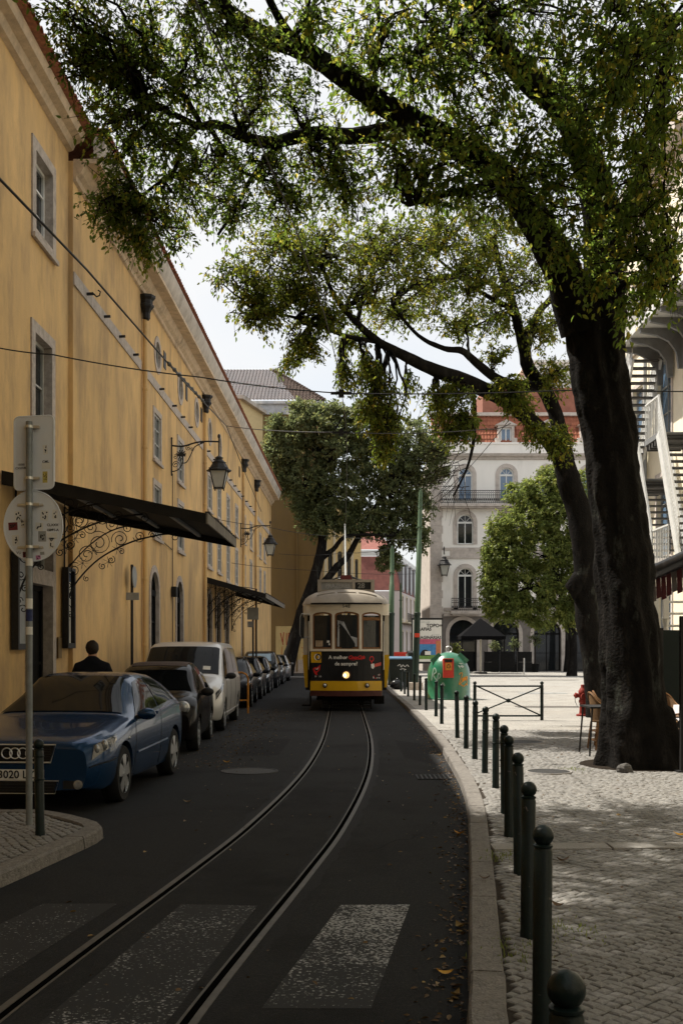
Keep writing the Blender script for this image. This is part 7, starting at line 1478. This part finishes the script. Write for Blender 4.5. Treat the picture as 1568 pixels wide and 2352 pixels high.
def spots(seed, lst, g=1.0): return [(P(x, y, d), (rx / F * d * g, dd * g, ry / F * d * g), n) for (x, y, rx, ry, d, dd, n) in lst]

# --- the big near tree
T1 = thing('tree', 'huge near tree with thick dark trunk and canopy over the street', 'tree', (TB[0], TB[1], 0))
m = MB(); nn_ = 56; KN = [(-1.9, 2.4, .10, .25, .3), (-2.4, 3.7, .09, .2, .25), (-1.2, 4.3, .08, .18, .22), (-2.0, 5.3, -.07, .2, .2), (-1.4, 1.2, .07, .35, .2), (-2.7, 1.0, .08, .5, .25), (-1.0, 5.6, .09, .2, .25), (-.6, .3, .16, .5, .22), (-2.3, .25, .10, .4, .16), (-1.55, .2, -.05, .6, .12)]; vs = []; fs = []
prof = [(1474, 1786, 236), (1468, 1750, 204), (1462, 1690, 178), (1458, 1620, 162), (1452, 1540, 146), (1440, 1400, 142), (1428, 1280, 140), (1412, 1150, 138), (1395, 1000, 136), (1380, 900, 134), (1366, 800, 140), (1358, 730, 152), (1352, 670, 150)]
c3 = smooth_curve([P(x, y, 14.45) for x, y, w in prof], 10); rr3 = []
for i in range(len(prof) - 1): rr3 += [(prof[i][2] + (prof[i + 1][2] - prof[i][2]) * k / 10) * .88 / 2 / F * 14.45 for k in range(10)]
rr3.append(prof[-1][2] * .88 / 2 / F * 14.45)
for i, (c, r) in enumerate(zip(c3, rr3)):
    h = c.z
    for j in range(nn_):
        a = 2 * math.pi * j / nn_; fl = math.exp(-max(0, h) / .55); q = r * (1 + .10 * fl * math.sin(5 * a + .8) + .07 * math.sin(3 * a + h * .5) + .035 * math.sin(9 * a + h))
        w = c + Vector((math.cos(a) * q * (1.12 if math.cos(a) > 0 and h < .8 else 1), math.sin(a) * q * .95, 0)); kn = sum(k_[2] * math.exp(-((h - k_[1]) / k_[3]) ** 2 - (((a - k_[0] + math.pi) % (2 * math.pi) - math.pi) / k_[4]) ** 2) for k_ in KN); w += Vector((math.cos(a), math.sin(a), 0)) * (.06 * noise.noise(w * 1.6) + .05 * noise.noise(Vector((a * 3.2, h * .9, 7))) + .022 * noise.noise(w * 7) + .012 * abs(noise.noise(Vector((a * 2, h * 9, 3)))) + kn); vs.append(w)
fs = [(i * nn_ + j, i * nn_ + (j + 1) % nn_, (i + 1) * nn_ + (j + 1) % nn_, (i + 1) * nn_ + j) for i in range(len(c3) - 1) for j in range(nn_)]
m.add(vs, fs); m.build('trunk', BARK, T1, smooth=80)
L1 = []
L1 += limb(T1, [(1335, 760, 14.4, 100), (1290, 620, 14.2, 84), (1222, 495, 13.9, 72), (1150, 400, 13.6, 64), (1050, 335, 13.3, 60), (950, 280, 12.9, 56), (850, 218, 12.5, 50), (760, 155, 12.1, 47), (690, 112, 11.8, 44), (600, 78, 11.4, 42), (540, 40, 11.1, 40), (480, -30, 10.8, 36), (420, -120, 10.4, 30)])
L1 += limb(T1, [(1388, 740, 14.4, 104), (1386, 620, 14.3, 92), (1378, 480, 14.1, 82), (1345, 360, 13.9, 74), (1300, 255, 13.6, 64), (1215, 180, 13.3, 58), (1140, 95, 13.0, 52), (1095, 10, 12.7, 50), (1050, -90, 12.3, 44)])
L1 += limb(T1, [(970, 292, 13.0, 40), (890, 300, 12.8, 40), (810, 312, 12.5, 36), (720, 306, 12.2, 32), (625, 326, 11.9, 28), (555, 312, 11.7, 24), (500, 285, 11.5, 20), (455, 288, 11.3, 17), (400, 262, 11.1, 13), (340, 240, 10.9, 9)], n=10)
L1 += limb(T1, [(455, 288, 11.3, 14), (420, 330, 11.4, 12), (400, 390, 11.5, 10), (350, 430, 11.6, 8), (300, 470, 11.7, 5)], n=8)
L1 += limb(T1, [(462, 288, 11.3, 13), (430, 230, 11.2, 11), (380, 180, 11.1, 9), (310, 140, 11.0, 6)], n=8)
L1 += limb(T1, [(640, 330, 11.9, 18), (600, 380, 12.1, 14), (570, 420, 12.2, 11), (545, 470, 12.3, 9), (500, 540, 12.4, 6)], n=8)
L1 += limb(T1, [(480, 290, 11.4, 12), (520, 350, 11.7, 10), (560, 395, 12.0, 8), (640, 420, 12.2, 5)], n=8)
L1 += limb(T1, [(1240, 200, 13.3, 30), (1100, 60, 12.9, 22), (1020, 90, 12.6, 18), (930, 130, 12.4, 14), (850, 150, 12.2, 9)], n=8)
L1 += limb(T1, [(690, 112, 11.8, 24), (640, 40, 11.6, 20), (600, -40, 11.3, 16)], n=8)
L1 += limb(T1, [(1385, 600, 14.2, 50), (1440, 480, 13.8, 40), (1490, 350, 13.3, 32), (1520, 200, 12.8, 26), (1540, 60, 12.3, 20)], n=10)
L1 += limb(T1, [(1400, 700, 14.2, 26), (1450, 640, 13.8, 18), (1500, 640, 13.4, 12), (1560, 620, 13.0, 7)], n=8)
L1 += limb(T1, [(1222, 495, 13.9, 24), (1180, 420, 13.4, 20), (1050, 440, 13.0, 14), (940, 470, 12.7, 9)], n=8)
OVER = []
for k in range(150):
    y = random.uniform(-5, 16); x = random.uniform(-6.5 if y < 8 else .5, 9); z = max(8.8, EYE + .64 * max(y, 0) + 1.4) + random.uniform(0, 3.0); OVER.append((Vector((x, y, z)), (1.3, 1.3, .9), 75))
for k in range(75):
    y = random.uniform(-2, 8.0); OVER.append((Vector((random.uniform(-5.2, -1.5), y, max(9.4, EYE + .64 * y + 1.5) + random.uniform(0, 2.2))), (1.3, 1.3, .9), 75))
for k in range(34):
    y = random.uniform(6.5, 11.5); OVER.append((Vector((random.uniform(-4.8, .6), y, EYE + .64 * y + 1.7 + random.uniform(0, 2.4))), (1.2, 1.2, .8), 70))
for pl in ([(1.6, 12.9, 10.6), (.6, 9.6, 11.6), (-.8, 6, 12.3), (-2, 2.5, 12.5), (-2.5, -3, 12)], [(3.4, 13.0, 9.6), (4.2, 9.5, 11.8), (4.6, 6, 12.4), (4.8, 2, 12.8), (4.5, -3, 12.5)], [(1.9, 12.3, 11.2), (-1, 11.5, 12), (-4, 10.5, 12.4)], [(4.4, 12.5, 9.9), (6.2, 11, 11.5), (7.6, 9, 12.3)]):
    sp = smooth_curve(pl, 5); m = MB(); m.tube(sp, [.15 - .11 * i / (len(sp) - 1) for i in range(len(sp))], 10, wob=.1); m.build('limb', BARK, T1, smooth=80); L1 += sp
foliage(T1, L1, spots(1, [
    # right, around and behind the leaders (dense, dark, big leaves)
    (1390, 90, 130, 110, 11.6, 1.2, 130), (1500, 60, 100, 110, 11.0, 1.2, 110), (1270, 60, 120, 90, 11.8, 1.0, 100), (1470, 230, 110, 110, 11.6, 1.2, 130), (1350, 250, 120, 110, 12.2, 1.1, 110), (1530, 380, 70, 120, 11.4, 1.1, 90), (1430, 390, 110, 110, 12.4, 1.2, 110),
    (1250, 330, 110, 90, 12.4, .9, 90), (1180, 440, 130, 80, 12.6, .9, 90), (1300, 470, 90, 90, 12.8, .9, 75), (1400, 540, 90, 80, 12.8, .8, 70), (1490, 520, 80, 90, 12.2, .9, 80), (1290, 590, 60, 80, 13.0, .6, 40), (1480, 660, 60, 80, 12.8, .8, 60), (1530, 600, 50, 70, 12.0, .8, 45), (1350, 660, 40, 70, 13.2, .5, 30), (1440, 740, 40, 50, 13.2, .5, 22), (1545, 690, 30, 45, 11.8, .4, 16), (1420, 180, 150, 130, 13.4, 1.4, 130),
    # centre top
    (1130, 60, 120, 80, 12.2, 1.1, 85), (1000, 60, 120, 80, 11.8, 1.1, 85), (1080, 200, 120, 90, 12.6, 1.0, 95), (960, 190, 100, 80, 12.4, 1.0, 75), (850, 80, 110, 80, 11.6, 1.0, 80), (730, 40, 90, 60, 11.2, .9, 55), (820, 200, 80, 60, 12.4, .8, 45), (1010, 390, 110, 80, 12.6, .9, 95), (900, 380, 100, 80, 12.3, .9, 85), (1110, 290, 100, 80, 12.8, .8, 75),
    ], 1.3), .090, LEAF1, dens=1.0, per=10, keep=300, hang=.75, rbranch=.03)
foliage(T1, L1, OVER, .165, LEAF1, dens=.55, per=10, twig=.008, hang=.7, rbranch=.03)
foliage(T1, L1, spots(1, [
    # left top over the cornice
    (620, 160, 90, 70, 11.2, .9, 60), (540, 110, 90, 70, 10.9, .9, 60), (430, 60, 100, 70, 10.6, .9, 75), (300, 60, 100, 70, 10.4, .9, 85), (190, 60, 80, 70, 10.2, .8, 75), (440, 190, 100, 70, 11.0, .9, 75), (320, 190, 100, 80, 10.8, .9, 90), (220, 210, 70, 80, 10.6, .8, 65), (580, 240, 90, 60, 11.5, .8, 55), (700, 240, 80, 60, 11.9, .8, 50),
    (270, 330, 90, 80, 11.0, .8, 80), (380, 350, 90, 80, 11.2, .8, 75), (500, 380, 90, 80, 11.7, .8, 70), (290, 450, 90, 70, 11.4, .8, 85), (250, 510, 60, 50, 11.5, .6, 50), (360, 540, 90, 60, 11.7, .7, 75), (430, 460, 90, 70, 11.8, .8, 70), (540, 490, 90, 60, 12.2, .8, 60), (630, 400, 90, 80, 12.1, .8, 75), (740, 380, 100, 80, 12.2, .8, 85), (800, 450, 90, 70, 12.5, .8, 80), (660, 490, 90, 60, 12.4, .8, 65), (330, 590, 40, 40, 11.8, .4, 26), (100, 15, 45, 40, 10.0, .5, 26), (170, 150, 40, 60, 10.4, .4, 40)], 1.25),
    .062, LEAF1, dens=1.1, per=13, hang=.7, rbranch=.028, lum=.04)

# --- the second tree, leaning in from behind
T2 = thing('tree', 'slimmer leaning tree behind the big trunk, its long limb reaching over the street', 'tree', G(1376, 1648))
d0 = G(1352, 1648).y; L2 = []
L2 += limb(T2, k_=.78, pts=[(1380, 1668, d0, 88), (1370, 1600, d0, 66), (1362, 1523, d0, 62), (1352, 1451, d0, 64), (1346, 1379, d0, 66), (1341, 1256, d0, 72), (1331, 1184, d0, 72), (1312, 1124, d0, 72), (1294, 1064, d0, 60), (1283, 1030, d0, 58)], name='trunk', n=20)
L2 += limb(T2, k_=.78, pts=[(1296, 1070, d0, 52), (1252, 1000, d0 - .3, 46), (1175, 930, d0 - .8, 44), (1090, 885, d0 - 1.5, 46), (985, 845, d0 - 2.2, 38), (925, 815, d0 - 2.6, 30), (870, 785, d0 - 3, 25), (820, 742, d0 - 3.4, 20), (775, 690, d0 - 3.8, 16), (750, 640, d0 - 4, 12), (735, 590, d0 - 4.2, 8)])
L2 += limb(T2, k_=.78, pts=[(1300, 1060, d0, 50), (1278, 960, d0 + .2, 44), (1250, 895, d0 + .2, 42), (1215, 850, d0, 40), (1203, 800, d0 - .2, 34), (1180, 710, d0 - .4, 26), (1150, 620, d0 - .6, 20), (1130, 540, d0 - .8, 14)])
L2 += limb(T2, k_=.78, pts=[(1245, 890, d0, 32), (1190, 884, d0 - .3, 30), (1152, 876, d0 - .5, 30), (1121, 856, d0 - .7, 26), (1090, 830, d0 - 1, 24), (1060, 805, d0 - 1.2, 20), (1020, 800, d0 - 1.5, 16), (960, 770, d0 - 2, 11), (900, 700, d0 - 2.4, 7)], n=10)
L2 += limb(T2, k_=.78, pts=[(1207, 815, d0, 24), (1232, 725, d0 + .3, 22), (1268, 680, d0 + .5, 18), (1290, 620, d0 + .6, 12)], n=10)
L2 += limb(T2, k_=.78, pts=[(1180, 710, d0 - .4, 18), (1120, 680, d0 - .8, 14), (1060, 640, d0 - 1.2, 10), (1000, 590, d0 - 1.6, 6)], n=8)
L2 += limb(T2, k_=.78, pts=[(870, 785, d0 - 3, 16), (790, 770, d0 - 3.4, 13), (700, 735, d0 - 3.9, 10), (610, 715, d0 - 4.4, 6)], n=8)
L2 += limb(T2, k_=.78, pts=[(820, 742, d0 - 3.4, 14), (840, 660, d0 - 3.2, 11), (870, 590, d0 - 3, 8)], n=8)
L2 += limb(T2, k_=.78, pts=[(1085, 890, d0 - 1.5, 13), (1090, 950, d0 - 1.4, 12), (1086, 1020, d0 - 1.4, 10), (1070, 1080, d0 - 1.4, 7), (1040, 1140, d0 - 1.5, 4)], n=8)
m = MB(); c = P(1326, 1345, d0); m.ball(c, .25, 14, 10, sx=1.0, sz=1.3)
for i, v in enumerate(m.v): m.v[i] = tuple(Vector(v) + Vector(noise.noise_vector(Vector(v) * 4)) * .09)
m.build('burl', BARK, T2, smooth=80)
foliage(T2, L2, spots(2, [
    (560, 640, 90, 60, 20.0, .9, 75), (600, 720, 90, 60, 20.4, .9, 85), (680, 640, 90, 70, 20.4, .9, 85), (640, 560, 90, 60, 19.8, .9, 65), (740, 720, 90, 60, 20.8, .9, 80), (700, 800, 60, 50, 21.0, .7, 45), (760, 580, 100, 80, 20.6, 1.0, 90), (850, 640, 100, 70, 21.0, 1.0, 80), (800, 790, 50, 35, 22.4, .6, 30), (900, 725, 90, 50, 23.2, .9, 60), (660, 850, 40, 25, 21.2, .4, 18),
    (900, 560, 110, 80, 21.2, 1.0, 95), (1000, 620, 110, 80, 22.0, 1.0, 85), (1040, 520, 120, 80, 22.0, 1.0, 100), (980, 690, 90, 60, 23.8, .9, 60), (1100, 640, 90, 80, 22.6, 1.0, 75), (1150, 560, 100, 80, 22.8, 1.0, 85), (1210, 640, 80, 80, 23.4, .9, 60), (1115, 745, 90, 50, 24.6, .9, 60), (1040, 745, 70, 40, 24.2, .7, 36), (1250, 760, 60, 70, 24.0, .8, 50), (1270, 870, 60, 60, 24.2, .7, 50),
    (850, 880, 50, 40, 21.8, .6, 55), (870, 950, 65, 60, 21.8, .6, 105), (880, 1025, 35, 50, 21.8, .45, 60), (800, 880, 40, 40, 21.6, .5, 30), (1040, 920, 60, 50, 23.0, .7, 60), (1050, 985, 60, 60, 23.0, .6, 75), (1000, 950, 45, 60, 22.8, .6, 45), (1170, 900, 60, 40, 23.2, .5, 50), (1200, 935, 50, 35, 23.4, .5, 35), (1260, 1000, 60, 35, 23.8, .5, 40), (1290, 1030, 45, 50, 23.6, .4, 36), (1230, 1010, 40, 30, 23.6, .4, 22), (1140, 815, 50, 30, 24.6, .5, 24), (950, 900, 30, 22, 22.4, .4, 12)], 1.12),
    .095, LEAF2, dens=1.5, per=13, twig=.009, hang=.8, rbranch=.035, lum=.06)
# bare twigs hanging from the bough before the white house
m = MB()
for k in range(46):
    a = P(1040 + random.uniform(-30, 40), 1085 + random.uniform(-70, 40), d0 - 1.4); e = a + Vector((random.uniform(-1.6, .3), random.uniform(-.4, .4), random.uniform(-1.2, -.2))); mid = a.lerp(e, .5) + Vector((random.uniform(-.2, .1), 0, random.uniform(.05, .25))); m.tube([a, a.lerp(mid, .6), mid, e], [.010, .008, .006, .003], 4)
m.build('bare_twigs', BARK2, T2, kind='stuff')

# --- dark tree at the end of the street
Y3 = 69.0; b3 = Vector(((658 - CX) / F * Y3, Y3, 0)); T3 = thing('tree', 'dark broad tree with leaning forked trunk at the far end of the street', 'tree', b3); L3 = []
L3 += limb(T3, k_=.7, pts=[(655, 1560, Y3, 50), (668, 1500, Y3, 44), (690, 1420, Y3, 40), (714, 1350, Y3, 36), (733, 1285, Y3, 34), (742, 1220, Y3, 28), (735, 1140, Y3, 22), (740, 1060, Y3, 14)], name='trunk', n=14)
L3 += limb(T3, k_=.7, pts=[(700, 1395, Y3, 24), (735, 1350, Y3, 25), (775, 1300, Y3, 24), (800, 1275, Y3, 20), (840, 1200, Y3, 16), (890, 1120, Y3, 11)], n=10); L3 += limb(T3, k_=.7, pts=[(733, 1285, Y3, 22), (765, 1262, Y3, 16), (800, 1230, Y3 - 1, 12), (900, 1230, Y3 - 1, 8)], n=8); L3 += limb(T3, k_=.7, pts=[(740, 1200, Y3, 16), (700, 1140, Y3, 12), (660, 1060, Y3, 8)], n=8)
foliage(T3, L3, spots(3, [(720, 985, 75, 50, Y3, 2.2, 150), (660, 1040, 60, 60, Y3, 2.0, 130), (625, 1030, 30, 40, Y3, 1.4, 45), (780, 1040, 80, 60, Y3, 2.4, 150), (840, 980, 70, 55, Y3, 2.2, 110), (700, 1110, 70, 60, Y3, 2.2, 150), (790, 1130, 80, 60, Y3, 2.4, 160), (880, 1070, 80, 60, Y3, 2.2, 140), (940, 1010, 70, 60, Y3, 2.0, 100), (980, 1070, 60, 60, Y3, 1.8, 90), (920, 1140, 80, 60, Y3, 2.0, 120), (740, 1200, 70, 50, Y3, 2.0, 120), (830, 1200, 80, 50, Y3, 2.0, 120), (920, 1220, 70, 50, Y3, 1.8, 90), (700, 1160, 45, 40, Y3, 1.4, 60), (890, 1285, 45, 30, Y3, 1.2, 40), (960, 1170, 50, 60, Y3, 1.4, 55), (1005, 1035, 40, 40, Y3, 1.4, 40), (640, 1090, 30, 40, Y3, 1.2, 40), (960, 1240, 40, 40, Y3, 1.2, 30), (760, 950, 60, 30, Y3, 1.6, 65), (700, 940, 50, 25, Y3, 1.6, 50), (850, 945, 60, 30, Y3, 1.6, 50), (640, 985, 40, 35, Y3, 1.5, 45)]), .22, LEAF3, dens=2.0, per=18, twig=.018, hang=.3, rbranch=.09, wd=.55)
# --- round bright tree on the square
b4 = G(1312, 1553); Y4 = b4.y; T4 = thing('tree', 'round bright green tree on the sunlit square before the white house', 'tree', b4); L4 = []
L4 += limb(T4, [(1312, 1558, Y4, 26), (1316, 1500, Y4, 18), (1312, 1440, Y4, 17), (1290, 1370, Y4, 15), (1270, 1280, Y4, 11), (1260, 1180, Y4, 7)], 'trunk', 12); L4 += limb(T4, [(1312, 1440, Y4, 12), (1330, 1360, Y4, 10), (1350, 1260, Y4, 7), (1360, 1180, Y4, 5)], n=8); L4 += limb(T4, [(1300, 1400, Y4, 10), (1230, 1360, Y4, 8), (1170, 1310, Y4, 5)], n=8)
foliage(T4, L4, spots(4, [(1250, 1130, 60, 45, Y4, 1.4, 110), (1210, 1200, 70, 55, Y4, 1.8, 150), (1290, 1190, 70, 60, Y4, 1.8, 140), (1340, 1130, 50, 50, Y4, 1.4, 70), (1170, 1270, 60, 55, Y4, 1.8, 150), (1250, 1270, 80, 60, Y4, 2.0, 170), (1330, 1270, 70, 60, Y4, 1.8, 120), (1145, 1330, 45, 50, Y4, 1.5, 110), (1220, 1350, 80, 60, Y4, 2.0, 170), (1310, 1350, 70, 60, Y4, 1.8, 120), (1170, 1400, 60, 40, Y4, 1.6, 110), (1250, 1410, 70, 40, Y4, 1.6, 110), (1320, 1410, 50, 40, Y4, 1.4, 70), (1290, 1100, 40, 30, Y4, 1.0, 40), (1380, 1200, 50, 80, Y4, 1.4, 60), (1140, 1270, 40, 40, Y4, 1.2, 50), (1200, 1140, 45, 40, Y4, 1.3, 60), (1125, 1370, 30, 40, Y4, 1.2, 50), (1150, 1210, 40, 40, Y4, 1.3, 60), (1130, 1300, 30, 40, Y4, 1.2, 50), (1270, 1085, 40, 25, Y4, 1, 40)], 1.1), .21, LEAF4, dens=2.0, per=17, twig=.014, hang=.7, rbranch=.06, lum=.05)
b5 = G(1302, 1543.5); T5 = thing('tree', 'dark straight trunk just behind the round tree', 'tree', b5); limb(T5, [(1302, 1546, b5.y, 18), (1304, 1490, b5.y, 14), (1306, 1420, b5.y, 13), (1310, 1340, b5.y, 9)], 'trunk', 10)
foliage(T5, [P(1306, 1400, b5.y), P(1310, 1340, b5.y)], spots(5, [(1320, 1330, 60, 60, b5.y, 1.6, 60)]), .22, LEAF3, per=12, twig=.014, hang=.5, rbranch=.05)
# tubbed shrubs in the shade of the white house
for i, (x, y, r) in enumerate(((1045, 1490, 17), (1135, 1485, 16), (1180, 1480, 20), (1228, 1470, 22))):
    Ys = 76.5; q = P(x, y, Ys); t = thing('potted_shrub', ('loose pale shrub in a tub left of the parasol post', 'dark shrub in a tub right of the parasol post', 'dark bushy shrub in a tub two along from the parasol', 'tall dark shrub in a tub below the round tree')[i], 'shrub', (q.x, Ys, 0), group='tubbed shrubs of the shaded terrace')
    m = MB(); m.lathe([(.25, 0), (.32, .55), (.35, .56), (.35, .62), (.28, .62)], 12, (q.x, Ys, 0)); m.build('tub', DARKP, t); m = MB(); m.tube([(q.x, Ys, .6), (q.x + .03, Ys, q.z)], .035, 6); m.build('stem', BARK2, t)
    foliage(t, [Vector((q.x, Ys, q.z - .4)), q], [(q, (r / F * Ys, .4, r * 1.1 / F * Ys), 34)], .14, LEAF3 if i else LEAF4, per=10, twig=.01, hang=.2, rbranch=.02)

# ------------------------------------------------------------------ fallen leaves
LF1 = leaf_mat('fallen_leaf', (.060, .034, .018), (.11, .065, .028), (.22, .14, .04), .1); LF2 = leaf_mat('fallen_leaf_yellow', (.50, .24, .03), (.52, .27, .03), (.55, .32, .04), .1)
def fallen(lab, x, y, z, size, mat, rot):
    c = G(x, y, z); m = MB(); n = 7; vs = []; L = size
    for i in range(n):
        f = i / (n - 1); w = L * .26 * math.sin(math.pi * f) ** .8 * (1.25 - .5 * f); cz = .012 + .028 * (f - .5) ** 2 * 4 * L / .1; vs += [(-w, L * (f - .5), cz + w * .25), (0, L * (f - .5), cz - .003), (w, L * (f - .5), cz + w * .3)]
    fs = [(i * 3 + j, i * 3 + j + 1, i * 3 + j + 4, i * 3 + j + 3) for i in range(n - 1) for j in range(2)]; M_ = Matrix.Translation(c) @ Matrix.Rotation(rot, 4, 'Z') @ Matrix.Rotation(random.uniform(-.2, .2), 4, 'Y'); m.add([M_ @ Vector(v) for v in vs], fs); m.tube([M_ @ Vector((0, -L * .5, .01)), M_ @ Vector((.01, -L * .75, .006))], .0016, 4)
    o = m.build('fallen_leaf', mat, None, smooth=80, org=c); tag(o, lab, 'leaf', 'fallen leaves'); a = o.data.attributes.new('lv', 'FLOAT', 'POINT'); a.data.foreach_set('value', [random.random()] * len(o.data.vertices))
for a in (('bright yellow leaf in the gutter halfway along the kerb', 1053, 1918, ROAD, .11, LF2, .9), ('reddish brown leaf on the cobbles right of the second bollard head', 1293, 1981, 0, .12, LF1, -1.2), ('broad brown leaf on the cobbles beside the second bollard shaft', 1281, 2085, 0, .095, LF1, .7), ('brown leaf lying on the kerb stone itself', 1112, 2022, .008, .075, LF1, 1.3), ('large curled brown leaf in the gutter below the yellow one', 1056, 2133, ROAD, .10, LF1, .3), ('orange leaf at the right frame edge on the cobbles', 1562, 1922, 0, .12, LF2, 1.2), ('long pale leaf on the asphalt near the bottom kerb', 1022, 2242, ROAD, .09, LF2, 1.45), ('narrow rust leaf in the gutter near the bottom edge', 1047, 2290, ROAD, .08, LF1, -.6), ('small tan leaf on the asphalt left of the manhole', 430, 1845, ROAD, .10, LF1, 1.4), ('pale leaf on the asphalt before the silver van', 520, 1753, ROAD, .12, LF2, 1.3)): fallen(*a)
N = 1000; s = rng.uniform(0, 1, N); ys = 2.9 + 22 * s ** 1.5; xs = np.array([interp([(b, a) for a, b in KO], y) for y in ys]) - .02 - np.abs(rng.normal(0, .13, N)) * (1 + .0 * ys)
N2 = 900; y2 = rng.uniform(15, 30, N2); x2 = -1.9 + rng.normal(0, .34, N2) - .012 * (y2 - 15)
N3 = 260; y3 = rng.uniform(4.5, 22, N3); x3 = np.array([ki_x(y) for y in y3]) + .1 + rng.uniform(0, 3.2, N3); N4 = 160; y4 = rng.uniform(5, 30, N4); x4 = rng.uniform(-1.9, 1.0, N4)
pos = np.concatenate([np.stack([xs, ys, np.full(N, ROAD + .006)], 1), np.stack([x2, y2, np.full(N2, ROAD + .006)], 1), np.stack([x3, y3, np.full(N3, .008)], 1), np.stack([x4, y4, np.full(N4, ROAD + .008)], 1)])
ax = rng.normal(size=pos.shape); ax[:, 2] *= .18; nr_ = rng.normal(size=pos.shape) * .35; nr_[:, 2] += 1; V, Q = leaves_np(pos, ax, nr_, rng.uniform(.018, .055, len(pos)), .5); npmesh('leaf_litter', V, Q, LF1, None, np.repeat(np.clip(rng.normal(.4, .3, len(pos)), 0, 1), 6), 'stuff')
# moss and grass in a few joints
N = 700; c_ = rng.integers(0, 4, N); cen = np.array([(.93, 5.55), (1.3, 6.0), (3.1, 14.0), (1.25, 8.1)])[c_]; pos = np.concatenate([cen + rng.normal(0, 1, (N, 2)) * np.array([.10, .14]), np.full((N, 1), -.012)], 1); ax = rng.normal(size=(N, 3)) * .4; ax[:, 2] = 1; V, Q = leaves_np(pos, ax, rng.normal(size=(N, 3)), rng.uniform(.015, .04, N), .18); npmesh('joint_grass', V, Q, LEAF4, None, np.repeat(rng.uniform(0, .5, N), 6), 'stuff')
m = MB(); c = G(1437, 1775); m.ball(c + Vector((0, .05, .03)), .09, 10, 7, sx=1.2, sz=.8)
for i, v in enumerate(m.v): m.v[i] = tuple(Vector(v) + Vector(noise.noise_vector(Vector(v) * 9)) * .03)
tag(m.build('loose_stone', M('dark_stone', (.09, .085, .08), .9, var=.3, scale=30, bump=.6), None, org=c), 'grey loose stone at the foot of the big trunk', 'stone')
